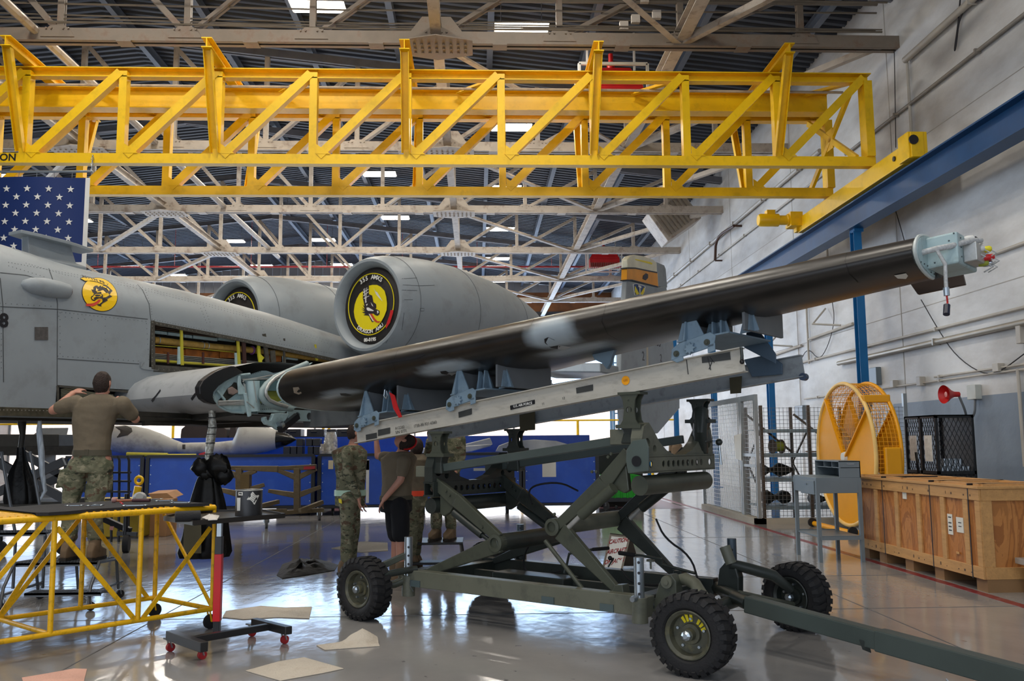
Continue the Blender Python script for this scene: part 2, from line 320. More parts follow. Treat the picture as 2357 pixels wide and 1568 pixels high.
# purlins along the hangar
NX = [-.83+2.57*i for i in range(-10, 4)]
for i, x in enumerate(NX[2:]):
    o = MB().ibeam((x+1.2, -6, roofz(x+1.2)-.18), (x+1.2, YB, roofz(x+1.2)-.18), .16, .28, .015).build('roof_purlin', mat('blue_grey_purlin_paint', '#5C6472', .5, metal=.2, var=.1))
    tag(o, 'long steel purlin running under the corrugated roof deck away from the camera', 'purlin', 'purlins under the roof deck')
# roof trusses
TY = [17.82+6.82*i for i in range(6)]; ZB = 9.93
def gusset(mb, x, y, z, s=1):
    mb.slab([(x-.55*s, y, z-.02), (x-.42*s, y, z+.12), (x-.22*s, y, z+.36*s), (x+.22*s, y, z+.36*s), (x+.42*s, y, z+.12), (x+.55*s, y, z-.02)], (0, .02, 0))
def truss(y, mt):
    t = thing('roof_truss', '', 'truss', (XW-.1, y, ZB-.15), 'white steel roof trusses')
    b_ = MB(); b_.chan((-29.9, y-.09, ZB), (XW, y-.09, ZB), .1, .26, .014, sgn=-1); b_.chan((-29.9, y+.09, ZB), (XW, y+.09, ZB), .1, .26, .014)
    for x in NX: b_.box(x-1.4, x-1.1, y-.14, y+.14, ZB-.15, ZB-.13)
    b_.build('bottom_chord', mt, t)
    tp = MB(); tp.chan((RX, y-.08, roofz(RX)-.5), (XW, y-.08, roofz(XW)-.5), .09, .22, sgn=-1); tp.chan((RX, y+.08, roofz(RX)-.5), (XW, y+.08, roofz(XW)-.5), .09, .22)
    tp.build('top_chord', M_steeld, t)
    MB().ibeam((-29.9, y, roofz(-29.9)-.5), (RX, y, roofz(RX)-.5), .2, .22).build('top_chord', M_steeld, t)
    for i, x in enumerate(NX):
        zt = roofz(x)-.6
        v_ = MB(); v_.chan((x, y-.04, ZB), (x, y-.04, zt), .05, .13, .01, up=(1, 0, 0)); v_.chan((x, y+.04, ZB), (x, y+.04, zt), .05, .13, .01, up=(1, 0, 0), sgn=-1); v_.build('vertical_strut', mt, t)
        for s in ((1,) if x > -5.9 else (-1,) if x < -6.1 else (-1, 1)):
            x2 = x+2.57*s
            if x2 > XW: continue
            MB().ang((x, y-.03, ZB+.05), (x2, y-.03, roofz(x2)-.65), .12, .012).ang((x, y+.05, ZB+.05), (x2, y+.05, roofz(x2)-.65), .12, .012, sgn=-1).build('diagonal_brace', mt, t)
        big = i % 4 == 2
        g = MB(); gusset(g, x, y-.16, ZB-.05, 1.35 if abs(x+.83) < .1 or abs(x+11.11) < .1 else .62)
        if abs(x+.83) < .1 or abs(x+11.11) < .1:
            g.slab([(x-.75, y-.35, ZB-.17), (x, y-.6, ZB-.17), (x+.75, y-.35, ZB-.17), (x+.75, y+.35, ZB-.17), (x, y+.6, ZB-.17), (x-.75, y+.35, ZB-.17)], (0, 0, .02))
            for a in range(9):
                for c_ in (-.2, 0, .2): g.lathe([(.028, 0), (.028, .03)], (x-.6+a*.15, y+c_, ZB-.2), n=6)
        for dx in (-.22, -.12, .12, .22): g.lathe([(.022, 0), (.022, .03)], (x+dx, y-.16, ZB+.1), (0, -1, 0), 6)
        g.build('gusset_plate', mt, t)
    return t
nm = ['nearest', 'second nearest', 'third nearest', 'fourth nearest', 'fifth nearest', 'farthest']
for i, y in enumerate(TY):
    t = truss(y, M_steel if i else mat('dimmed_truss_paint', '#7B6F62', .55, var=.12, stain='#6d4a34', stamt=.6, sts=3)) if i < 2 else dup(tt, loc=(XW-.1, y, ZB-.15))  # nearest truss takes a darker copy of the white paint, its dimness painted in
    if i == 1: tt = t
    t['label'] = 'white latticed steel roof truss spanning the hangar, %s of the row to the camera' % nm[i]
# longitudinal struts and cross bracing in the plane of the bottom chords
bl = thing('roof_bracing', 'white longitudinal struts and crossed diagonal braces tying the roof trusses together', 'bracing', (XW-.2, 18, ZB))
for x, w_, h_ in ((-.83, .22, .24), (4.31, .26, .28), (-11.11, .2, .22), (-21.4, .2, .22)):
    MB().ibeam((x, -5, ZB+.1), (x, YB, ZB+.1), w_, h_, .02).build('longitudinal_strut', M_steel, bl)
for y in [TY[0]-6.82]+TY[:-1]:
    for xa, xb in ((-.83, 4.31), (8.6, 4.31), (-11.11, -16.25)):
        MB().ang((xa, y, ZB-.02), (xb, y+6.82, ZB-.02), .14, .014).build('cross_brace', M_steel, bl)
tag(MB().path([(-9.0, -4, 10.0), (-9.0, 40, 10.0)], .09).build('sprinkler_main', M_steel, smooth=40), 'thick white pipe running lengthwise left of the gusseted strut under the roof', 'pipe')
tag(MB().path([(-16, 46, 10.15), (3.5, 46, 10.15)], .12).build('white_pipe', M_steel, smooth=40), 'thick white horizontal pipe in front of the far siding', 'pipe')
rp_ = MB().path([(-22, 47, 10.95), (8.9, 47, 10.95)], .05)
for i in range(8): rp_.tube((-20+i*4, 47, 10.95), (-20+i*4, 47, roofz(-20+i*4)), .012, 5)
tag(rp_.build('red_pipe', mat('red_pipe_paint', '#B0383C', .4), smooth=40), 'thin red sprinkler pipe crossing the far wall siding', 'pipe')
# conduits over the nearest truss
for i, (y0, z0, y1, z1, r_) in enumerate([(17.7, 10.35, 17.9, 10.28, .018), (17.6, 10.22, 17.6, 10.1, .02), (17.5, 10.08, 17.9, 10.45, .015), (17.8, 10.7, 17.8, 10.62, .02), (17.9, 9.98+.12, 17.7, 10.2, .015), (17.3, 10.95, 17.3, 10.6, .02), (17.8, 10.5, 17.6, 10.15, .015), (17.75, 10.95, 17.75, 10.8, .045)]):
    xs = (-14, XW-.4) if i not in (2, 4) else (-12, 3.5)
    o = MB().path([(xs[0], y0, z0), ((xs[0]+xs[1])/2, (y0+y1)/2+.1, (z0+z1)/2-.05), (xs[1], y1, z1)], r_, 6).build('conduit', mat('dull_conduit', '#6f6558', .5, metal=.3), smooth=50)
    tag(o, 'thin grey conduit strung across the hangar just above the nearest roof truss', 'conduit', 'conduits above the nearest truss')
for i, (x, z) in enumerate(((3.1, 10.25), (3.35, 10.4), (3.55, 10.85), (3.8, 10.5))):
    o = MB().box(x-.09, x+.09, 17.7, 17.8, z-.09, z+.09).build('junction_box', M_steel, bev=.006)
    tag(o, 'small white junction box on the conduits right of the bright double lamp', 'junction box', 'junction boxes on the conduits')
# ceiling lights
M_tube = mat('fluorescent_tube', '#FFF4E2', .3, var=0, emit=9)
def ceil_light():
    t = thing('ceiling_light', '', 'ceiling light', (0, 0, 0), 'double fluorescent ceiling lights')
    hs = MB(); hs.add([(-.66, -.34, 0), (.66, -.34, 0), (.66, .34, 0), (-.66, .34, 0), (-.6, -.12, .12), (.6, -.12, .12), (.6, .12, .12), (-.6, .12, .12)], [(0, 1, 5, 4), (1, 2, 6, 5), (2, 3, 7, 6), (3, 0, 4, 7), (4, 5, 6, 7)])
    hs.build('reflector', M_white, t)
    for y in (-.2, .2): 
        MB().box(-.62, -.01, y-.085, y+.085, -.03, .01).build('lamp_tube', M_tube, t); MB().box(.01, .62, y-.085, y+.085, -.03, .01).build('lamp_tube', M_tube, t)
    MB().tube((-.5, 0, .1), (-.5, 0, .75), .012, 6).tube((.5, 0, .1), (.5, 0, .75), .012, 6).build('hanger', M_steeld, t)
    l = bpy.data.lights.new('lamp_light', 'AREA'); l.shape = 'RECTANGLE'; l.size = 1.2; l.size_y = .5; l.energy = 160; l.color = (1, .93, .82)
    o = bpy.data.objects.new('lamp_light', l); COL.objects.link(o); o.parent = t; o.location = (0, 0, -.06); return t
cl = ceil_light(); first = True
rows = ['nearest', 'second', 'third', 'fourth', 'fifth', 'farthest']; cols = {1.1: 'right-hand', -3.85: 'middle', -8.4: 'left', -13.3: 'far left', -18.6: 'outermost left'}
for r_, y in enumerate([20.75, 27.55, 34.35, 41.2, 48, 54.8]):
    for x in (1.1, -3.85, -8.4, -13.3, -18.6):
        if r_ < 2 and x < -8.8-3*(r_ > 0): continue
        z = min(11.7+.11*(.94-x), roofz(x)-.8) if x > RX else roofz(x)-.8
        o = cl if first else dup(cl); first = False; o.location = (x, y, z)
        o['label'] = 'lit double fluorescent ceiling light, %s column of lamps, %s row from the camera' % (cols[x], rows[r_])
for y in (.35, 7.15, 13.95):                       # lamps over the camera, same kind
    for x in (-8.4, -3.85, 1.1):
        o = dup(cl); o.location = (x, y, roofz(x)-.8); o['label'] = 'lit double fluorescent ceiling light overhead before the nearest truss, %s column, %s row' % ({-8.4: 'left', -3.85: 'middle', 1.1: 'right'}[x], {7.15: 'middle', 13.95: 'farther', .35: 'nearer'}[y])
# ------------------------------------------------------------------ overhead crane
YF, YR = 17.43, 19.67
cr = thing('overhead_crane', 'long yellow latticed overhead travelling crane spanning the hangar on a blue runway', 'crane', (8.1, 18.5, 6.66))
PX = [atY(1995, 280, YF).x-1.885*i for i in range(15)]; X0 = PX[-1]
MB().bar((X0, YF, 7.2), (PX[0]+.1, YF, 7.2), .2, .2).build('bottom_chord', M_yel, cr)
MB().chan((X0, YF, 8.98), (PX[0]+.1, YF, 8.98), .2, .2, .02).build('top_chord', M_yel, cr)
PB = [atY(1905, 360, YR).x-1.88*i for i in range(15)]
MB().bar((PB[-1], YR, 7.2), (PB[0]+.05, YR, 7.2), .2, .2).build('bottom_chord', M_yel, cr)
MB().chan((PB[-1], YR, 8.98), (PB[0]+.05, YR, 8.98), .2, .2, .02).build('top_chord', M_yel, cr)
for P_, y in ((PX, YF), (PB, YR)):
    for i, x in enumerate(P_):
        o = MB(); (o.bar((x, y, 7.3), (x, y, 8.9), .3, .17, up=(1, 0, 0)) if i == 0 else o.chan((x, y, 7.3), (x, y, 9.0), .2, .15, .012, up=(1, 0, 0))); o.build('vertical_post', M_yel, cr)
        if i+1 < len(P_):
            d = MB(); d.ang((P_[i+1]+.12, y-.03, 7.26), (x-.06, y-.03, 8.98), .17, .016, sgn=-1); d.slab([(P_[i+1]+.08, y-.12, 7.3), (P_[i+1]+.08, y-.12, 7.5), (P_[i+1]+.36, y-.12, 7.3)], (0, .01, 0)); d.build('diagonal_brace', M_yel, cr)
# hoist girder hung between the trusses
MB().ibeam((X0, 18.55, 8.88), (PX[0]-.35, 18.55, 8.88), .32, .46, .02).build('hoist_girder', M_yel, cr)
MB().tube((X0, 18.05, 9.02), (PX[0]-.2, 18.05, 8.95), .03, 8).build('conduit', M_steel, cr)
for i in range(0, 11, 1):
    x = PX[i]
    if i % 2 == 1:                          # outrigger cross beams with struts at every second post
        MB().ibeam((x, YF-.95, 9.22), (x, YR+.9, 9.22), .2, .2, .018).build('cross_beam', M_yel, cr)
        MB().chan((x, YF-.85, 9.12), (x-.03, YF-.12, 7.32), .12, .16, .012, up=(1, 0, 0)).build('outrigger_strut', M_yel, cr)
        MB().chan((x, YR+.8, 9.12), (x, YR+.1, 7.32), .12, .14, .012, up=(1, 0, 0)).build('outrigger_strut', M_yel, cr)
    else:
        MB().ang((x-.9, 18.4, 9.05), (x, YF, 9.0), .1, .01).ang((x-.9, 18.7, 9.05), (x-.2, YR, 9.0), .1, .01).build('cross_brace', M_yel, cr)
# end bracing between the two trusses
e = MB(); xe = PX[0]-.25
e.bar((xe, YF, 8.85), (xe-.1, YR, 7.3), .07, .12); e.bar((xe, YF, 7.3), (xe-.1, YR, 8.85), .07, .12); e.slab([(xe-.08, 18.4, 7.85), (xe-.08, 18.75, 7.85), (xe-.08, 18.75, 8.3), (xe-.08, 18.4, 8.3)], (.03, 0, 0)); e.build('end_brace', M_yel, cr)
e = MB(); e.bar((8.1, 15.9, 6.86), (8.1, 21.4, 6.86), .26, .36); e.bar((8.1, 15.55, 6.94), (8.1, 15.95, 6.94), .36, .5); e.slab([(7.96, 15.52, 6.7), (7.96, 15.52, 7.18), (8.2, 15.52, 7.18), (8.2, 15.52, 6.7)], (0, .03, 0))
e.box(8.0-.1, 8.2, 21.3, 21.5, 6.7, 7.0); e.build('end_carriage', M_yel, cr, bev=.01)
e = MB().lathe([(.09, 0), (.09, .02)], (8.0, 15.51, 7.02), (0, -1, 0), 12); e.lathe([(.05, 0), (.05, .02)], (7.965, 16.2, 6.88), (-1, 0, 0), 12); e.build('bumper_hole', M_blk, cr)
e = MB(); e.lathe([(.13, 0), (.16, .05), (.16, .5), (.12, .52), (.12, .7), (.15, .72), (.15, .95)][::-1], (6.95, 21.3, 6.98), (1, 0, 0), 16); e.box(7.7, 8.0, 21.1, 21.5, 6.8, 7.15); e.box(7.15, 7.35, 21.2, 21.4, 7.1, 7.22); e.build('drive_motor', M_yel, cr, smooth=40)
MB().text('5 TON', .2, (atY(43, 375, YF).x, YF-.104, 7.2), (1, 0, 0), (0, 0, 1), .002, align='RIGHT', bold=.004).build('capacity_marking', M_blk, cr)
# runway
M_runb = mat('runway_blue_paint', '#0C4270', .4, spec=.25, var=.08, stain='#1a3f5c', stamt=.3)
rw = thing('crane_runway', 'blue steel crane runway beam on slim blue columns along the white wall', 'runway', (8.1, 19, 0))
MB().ibeam((8.12, -5, 6.32), (8.12, 50, 6.32), .34, .54, .03).build('runway_beam', M_runb, rw)
MB().box(8.09, 8.15, -5, 50, 6.59, 6.66).build('crane_rail', mat('dark_rail_steel', '#33343a', .5, metal=.5), rw)
for y in [18.45+i*5.95 for i in range(0, 6)]:
    c_ = MB().ibeam((8.12, y, 0), (8.12, y, 6.0), .17, .2, .014, up=(0, 1, 0)); c_.box(8.0, 8.3, y-.15, y+.15, 0, .02); c_.box(8.05, 8.25, y-.12, y+.12, 5.98, 6.05)
    c_.build('column', mat('column_blue_paint', '#1A669F', .45, spec=.3, var=.08), rw)
# ------------------------------------------------------------------ flag
fl = thing('hanging_flag', 'large national flag with white stars on blue hanging from the yellow crane', 'flag', (-9.4, 17.3, 4.6))
m, n, k = nodemat('flag_blue_nylon'); b = n['Principled BSDF']; b.inputs['Base Color'].default_value = lin('#1B2F66')+(1,); b.inputs['Roughness'].default_value = .35
FX = atY(196, 400, 17.3).x; FZ = 7.0
sc_ = 17.3/2050
def cloth(x0, x1, z0, z1, y=17.3, amp=.03, n=30, m_=14, th=.004):
    f = lambda i, j: (x0+(x1-x0)*i/n, y+amp*math.sin((x0+(x1-x0)*i/n)*3.1+.6*j/m_), z0+(z1-z0)*j/m_)
    mb = MB(); v = [f(i, j) for j in range(m_+1) for i in range(n+1)]
    mb.add(v, [(j*(n+1)+i, j*(n+1)+i+1, (j+1)*(n+1)+i+1, (j+1)*(n+1)+i) for j in range(m_) for i in range(n)]); return mb
ZT = atY(100, 408, 17.3).z; ZC = atY(100, 603, 17.3).z
cloth(FX-2.35, FX, ZC, ZT).build('canton', m, fl, smooth=60)
cloth(FX, FX+.09, ZC-.35, ZT).build('white_heading', M_white, fl, smooth=60)
for i in range(13):
    w_ = .25; z1 = ZC-i*w_
    if z1 < 4: break
    cloth(FX-2.35, FX, z1-w_, z1, n=16, m_=2).build('stripe', M_white if i % 2 == 0 else M_red, fl, smooth=60)
for i in range(6):
    cloth(FX-2.35-(i+1)*.25, FX-2.35-i*.25, 4.6, ZT, n=3).build('stripe', M_white if i % 2 else M_red, fl, smooth=60)
st = MB()
def star(cx, cz, R):
    y = 17.3+.03*math.sin(cx*3.1+.3)-.012
    p = [(cx+(R if i % 2 == 0 else R*.4)*math.sin(math.pi*i/5), y, cz+(R if i % 2 == 0 else R*.4)*math.cos(math.pi*i/5)) for i in range(10)]
    for i in range(10): st.add([(cx, y-.004, cz), p[i], p[(i+1) % 10]], [(0, 1, 2)])
for r_ in range(10):
    z = ZT-.24-r_*.163
    xs = [FX-.27-c_*.405 for c_ in range(6)] if r_ % 2 == 0 else [FX-.47-c_*.405 for c_ in range(5)]
    for x in xs:
        if x > FX-2.3: st = MB(); star(x, z, .075); st.build('star', M_white, fl, double=False)
r_ = MB().tube((FX-4.2, 17.3, ZT+.09), (FX+.15, 17.3, ZT+.12), .025, 8)
for i in range(10): r_.tube((FX-.25-i*.34, 17.3, ZT+.1), (FX-.25-i*.34, 17.3, ZT-.02), .006, 5)
r_.build('hanging_rod', M_zinc, fl, smooth=40)
r_ = MB()
for i in range(6): r_.ring((FX+.13, 17.3, ZT+.16+i*.055), (1, 0, 0) if i % 2 else (0, 1, 0), .024, .007, 10, 5)
r_.build('chain', M_zinc, fl, smooth=40)
# ------------------------------------------------------------------ ceiling-hung plant
def heater(P, s, lab):
    t = thing('ceiling_heater', lab, 'heater', P); x, y, z = P
    fr_ = MB()
    for dx in (-.85, .85):
        for dy in (-.4, .4): fr_.bar((x+dx*s, y+dy, z-.1), (x+dx*s, y+dy, z+1.0*s), .07)
    for dz in (-.1, 1.0):
        for dy in (-.4, .4): fr_.bar((x-.85*s, y+dy, z+dz*s), (x+.85*s, y+dy, z+dz*s), .07)
    fr_.bar((x-.6*s, y, z+s), (x-.6*s, y, z+2*s), .05).bar((x+.6*s, y, z+s), (x+.6*s, y, z+2*s), .05); fr_.build('support_frame', M_white, t)
    bd = MB().add([(x+a*s, y+b_, z+c_*s) for a, b_, c_ in ((-.75, -.38, .45), (.75, -.38, .45), (.75, .38, .45), (-.75, .38, .45), (-.45, -.3, .95), (.45, -.3, .95), (.45, .3, .95), (-.45, .3, .95))], [(3, 2, 1, 0), (4, 5, 6, 7), (0, 1, 5, 4), (1, 2, 6, 5), (2, 3, 7, 6), (3, 0, 4, 7)]); bd.box(x-.75*s, x+.75*s, y-.38, y+.38, z, z+.45*s)
    bd.build('housing', M_red, t, bev=.02)
    g = MB()
    for i in range(16): g.box(x-.72*s+i*.09*s, x-.69*s+i*.09*s, y-.45, y-.38, z-.1*s, z+.22*s)
    g.build('louvre', mat('rusty_louvre', '#8c5a50', .5), t)
    MB().lathe([(.1*s, 0), (.1*s, .2), (.06*s, .22), (.06*s, .5)], (x, y, z+.93*s), n=12).build('flue', M_red, t, smooth=40)
heater(tuple(atY(1408, 250, 21.5)), 1.0, 'large red ceiling heater in a white frame above the yellow crane')
heater(tuple(atY(1390, 618, 44)), 1.0, 'smaller-looking red ceiling heater far back behind the engine, left of the tail fin')
t = thing('ceiling_vent_unit', 'white boxy ventilation grille hanging tilted where roof meets the right wall', 'vent', tuple(atY(1545, 500, 33)))
c_ = atY(1545, 505, 33); a = V((.72, 0, .5))*.9; b_ = V((-.5, 0, .72))*.75
MB().obox(c_, a, V((0, .6, 0)), b_).build('housing', M_steel, t, bev=.03)
g = MB()
for i in range(-4, 5): g.obox(c_+a*(i*.2)+V((0, -.62, 0)), a*.06, V((0, .04, 0)), b_*.8)
g.build('grille', mat('vent_grille_tan', '#9a8f80', .6), t)
# ================================================================== raycast decals: marks laid on a real surface
from mathutils.bvhtree import BVHTree
def bvh(*mbs):
    v = []; f = []
    for mb in mbs:
        n = len(v); v += mb.v; f += [[n+i for i in q] for q in mb.f]
    return BVHTree.FromPolygons(v, f)
def hit(B, px, py, off=.004):
    d = ray(px, py); h, nn, i, ds = B.ray_cast(C0, d)
    if h is None: return None, None
    if nn.dot(d) > 0: nn = -nn
    return h+nn*off, nn
def dline(mb, B, pts, w=.006, off=.003, step=6, raised=0):
    P = []
    for (a, b), (c, d) in zip(pts[:-1], pts[1:]):
        n = max(1, int(math.hypot(c-a, d-b)/step))
        for i in range(n): P.append((a+(c-a)*i/n, b+(d-b)*i/n))
    P.append(pts[-1]); H = [hit(B, *p, off) for p in P]; H = [h for h in H if h[0] is not None]
    if len(H) < 2: return mb
    L_ = []; 
    for i, (h, nn) in enumerate(H):
        t = H[min(i+1, len(H)-1)][0]-H[max(i-1, 0)][0]
        if t.length < 1e-6: continue
        s = t.cross(nn).normalized()*w/2; L_.append((h-s, h+s))
    for i in range(len(L_)-1):
        if (L_[i+1][0]-L_[i][0]).length < .5: mb.add([L_[i][0], L_[i][1], L_[i+1][1], L_[i+1][0]], [(0, 1, 2, 3)])
    return mb
def ddots(mb, B, pts, gap=12, r=.005, off=.002, n=6):
    for (a, b), (c, d) in zip(pts[:-1], pts[1:]):
        k = max(1, int(math.hypot(c-a, d-b)/gap))
        for i in range(k):
            h, nn = hit(B, a+(c-a)*i/k, b+(d-b)*i/k, off)
            if h is None: continue
            _, sd, u = frame(nn); mb.add([h+(sd*math.cos(2*math.pi*j/n)+u*math.sin(2*math.pi*j/n))*r for j in range(n)]+[h+nn*.002], [(j, (j+1) % n, n) for j in range(n)])
    return mb
def dpoly(mb, B, pts, off=.004, rings=3, ctr=None):
    cx, cy = ctr or (sum(p[0] for p in pts)/len(pts), sum(p[1] for p in pts)/len(pts)); n = len(pts); R_ = []
    for k in range(rings):
        s = 1-k/rings; r = [hit(B, cx+(a-cx)*s, cy+(b-cy)*s, off)[0] for a, b in pts]
        if any(q is None for q in r): return mb
        R_.append(r)
    c = hit(B, cx, cy, off)[0]
    mb.loft(R_, cap=False); mb.add(R_[-1]+[c], [(i, (i+1) % n, n) for i in range(n)]); return mb
def dflat(mb, B, pts, off=.004):
    r = [hit(B, a, b, off)[0] for a, b in pts]
    if all(q is not None for q in r): mb.add(r, [tuple(range(len(r)))])
    return mb
def ell(cx, cy, rx, ry, rot=0, n=40, a0=0):
    c, s = math.cos(rot), math.sin(rot)
    return [(cx+rx*math.cos(2*math.pi*i/n+a0)*c-ry*math.sin(2*math.pi*i/n+a0)*s, cy+rx*math.cos(2*math.pi*i/n+a0)*s+ry*math.sin(2*math.pi*i/n+a0)*c) for i in range(n)]
# ================================================================== AIRCRAFT
def dep(px, py, d): r = ray(px, py); return C0+r*(d/r.dot(fw))
a2 = V((.52, .854, 0)).normalized(); s2 = V((-a2.y, a2.x, 0)); n2 = -s2
P1 = dep(846, 702, 13.6); MID = V((P1.x, P1.y, 0))+s2*1.42; HW = .8
def fp(t, lat, z): return MID+a2*t+n2*lat+V((0, 0, z))
def FS(px, py, lat=HW): return onpl(px, py, MID+n2*lat, n2)
def FT(px, py, lat=HW):
    p = FS(px, py, lat); return (p-MID).dot(a2), p.z
JET = thing('attack_jet', 'grey twin-engined attack jet with its outer wing removed and side bay open', 'aircraft', tuple(MID))
def interp(T, x):
    for (a, b), (c, d) in zip(T[:-1], T[1:]):
        if x <= c: return b+(d-b)*max(0, (x-a))/(c-a)
    return T[-1][1]
tpx = [(-60, 556), (0, 571), (60, 594), (150, 620), (300, 648), (440, 681), (600, 725), (780, 784), (860, 812)]
TOPT = [(FT(a, b, 0)[0], FT(a, b, 0)[1]) for a, b in tpx]; TOPT = [(TOPT[0][0]-4, TOPT[0][1]+.1)]+TOPT+[(TOPT[-1][0]+4, TOPT[-1][1]-.35), (TOPT[-1][0]+9, TOPT[-1][1]-.7)]
bayt = [(347, 738), (790, 830)]; (tb0, zb0), (tb1, zb1) = [FT(*p) for p in bayt]
th0, zh1 = FT(130, 888); th1, _ = FT(320, 905); _, zh0 = FT(200, 929)
_, zlow = FT(100, 940)
def shz(t): return zb0 if t < tb0 else max(zb0+(zb1-zb0)*(t-tb0)/(tb1-tb0), zb1-.15)
zbb = FT(352, 846)[1]
ts = sorted(set([-11, -9, -7.5, -6.5, -6, -5.5, th0, th1, tb0, tb1, -2.5, -2, -1.5, -1, -.5, 0, .5, 1.5, 2.5, 4, 6, 8, 10]+[-5-.3*i for i in range(-4, 2)]))
ts = [t for i, t in enumerate(ts) if i == 0 or t-ts[i-1] > .04 or t in (th0, th1, tb0, tb1)]
fus = MB(); NS = 12; rows = []
for t in ts:
    zt = interp(TOPT, t); sh = shz(t); hw = HW if t < 3 else HW-.05*(t-3)
    zl_ = zlow+max(0, t-1.3)*.13; left = [(hw, zl_), (hw, max(zh0, zl_+.02)), (hw, max(zh1, zl_+.04)), (hw, max(zbb, zl_+.06)), (hw, max(sh, zl_+.08))]+[(hw*math.cos(math.pi/2*i/NS)**.85, sh+(max(zt, sh+.1)-sh)*math.sin(math.pi/2*i/NS)**.95) for i in range(1, NS)]+[(0, zt)]
    prof = left+[(-x, z) for x, z in reversed(left[:-1])]+[(-hw+.1, zl_-.1), (hw-.1, zl_-.1)]
    rows.append([fp(t, x, z) for x, z in prof])
n_ = len(rows[0]); fus.v = [p for r in rows for p in r]
for i in range(len(ts)-1):
    for j in range(n_):
        tm = (ts[i]+ts[i+1])/2
        if j == 3 and tb0-.001 < tm < tb1+.001: continue
        if j == 1 and th0-.001 < tm < th1+.001: continue
        fus.f.append([i*n_+j, i*n_+(j+1) % n_, (i+1)*n_+(j+1) % n_, (i+1)*n_+j])
fus.build('fuselage', M_jet, JET, smooth=32)
BF = bvh(fus)
sm = MB(); M_seamj = mat('panel_seam_dark', '#3c4044', .7)
for l_ in ([(131, 888), (132, 700), (125, 655), (112, 618)], [(0, 706), (132, 712), (340, 735)], [(133, 826), (320, 838)], [(347, 738), (343, 700), (328, 668), (316, 655)], [(0, 628), (60, 634), (118, 652)], [(8, 880), (6, 700), (0, 640)], [(132, 888), (132, 935)], [(320, 905), (345, 912)]): dline(sm, BF, l_, .008)
sm.build('panel_seam', M_seamj, JET, double=False)
rv = MB()
for l_, g_ in (([(133, 718), (345, 741)], 9), ([(135, 728), (240, 740)], 14), ([(242, 735), (242, 830)], 14), ([(138, 720), (138, 830)], 14), ([(337, 745), (343, 840)], 11), ([(133, 820), (330, 832)], 11), ([(20, 604), (150, 628), (300, 655), (440, 690), (600, 733), (770, 790)], 7), ([(60, 606), (150, 633), (300, 660), (440, 695), (600, 738), (760, 793)], 7), ([(20, 612), (110, 640)], 9), ([(335, 668), (347, 705), (350, 730)], 6), ([(350, 735), (500, 765), (660, 795), (770, 815)], 6), ([(346, 742), (500, 772), (660, 803)], 7), ([(462, 710), (478, 750)], 7), ([(470, 708), (486, 748)], 7), ([(600, 742), (612, 780)], 7), ([(634, 752), (648, 792)], 7), ([(700, 770), (708, 800)], 7), ([(3, 715), (3, 860)], 13), ([(0, 698), (130, 706)], 12)):
    ddots(rv, BF, l_, g_, .0055)
rv.build('rivet_lines', mat('rivet_heads', '#5f6468', .5), JET, double=False)
# small fittings
t0, z0 = FT(95, 768); vm = MB()
dflat(vm, BF, [(79, 753), (110, 753), (110, 783), (79, 783)], .006); vm.build('vent_grille', mat('vent_grey', '#4E4B4A', .7, var=.25, vs=30), JET, double=False)
pl = MB(); dflat(pl, BF, [(322, 836), (330, 834), (366, 838), (371, 842), (370, 850), (366, 854), (328, 850), (322, 846)], .012); pl.build('cover_plate', M_jet, JET, double=False)
dg = MB(); h, nn = hit(BF, -3, 738, .006)
dg.text('78', .2, h, a2, (0, 0, 1), .001, bold=.006); dg.build('stencil_digits', M_blk, JET, double=False)
h, nn = hit(BF, 103, 663, 0); bl_ = MB(); dd = a2
bl_.loft([[h+dd*(.27*x)+(frame(dd)[1]*math.cos(2*math.pi*j/16)+V((0, 0, 1))*math.sin(2*math.pi*j/16))*r_ for j in range(16)] for x, r_ in ((-1, .01), (-.9, .05), (-.6, .09), (0, .11), (.6, .1), (1, .085))]); bl_.build('formation_light', M_jet, JET, smooth=50)
bl_ = MB().lathe([(.07, 0), (.05, .03), (.01, .035)], h+dd*.27, dd, 12); bl_.build('lamp_lens', mat('red_lens', '#6a1f1c', .2), JET, smooth=50)
# dorsal fairing with flat top
d0 = FT(110, 600, 0); dm = MB()
bs_ = lambda t, w_, l_, z: [fp(t-l_, -w_, z), fp(t+l_, -w_, z), fp(t+l_, w_, z), fp(t-l_, w_, z)]
zt_ = interp(TOPT, d0[0]); ztp = FT(110, 553, 0)[1]
dm.loft([bs_(d0[0]+.05, .16, .36, zt_-.35), bs_(d0[0]+.05, .15, .36, zt_+.02), bs_(d0[0]+.02, .07, .3, zt_+.06), bs_(d0[0]-.03, .06, .27, ztp-.01)]); dm.build('dorsal_fairing', M_jet, JET, bev=.008)
dm = MB().loft([[fp(d0[0]-.42+x*.93, (.12+.06*math.sin(math.pi*x))*sg, ztp-.01-.05*x+dz) for x in (0, .2, .6, 1) for sg in ((-1,) if dz == 0 else (-1,))]+[fp(d0[0]-.42+x*.93, (.12+.06*math.sin(math.pi*x)), ztp-.01-.05*x+dz) for x in (1, .6, .2, 0)] for dz in (0, .04)])
dm.build('fairing_top_plate', M_jet, JET, bev=.006)
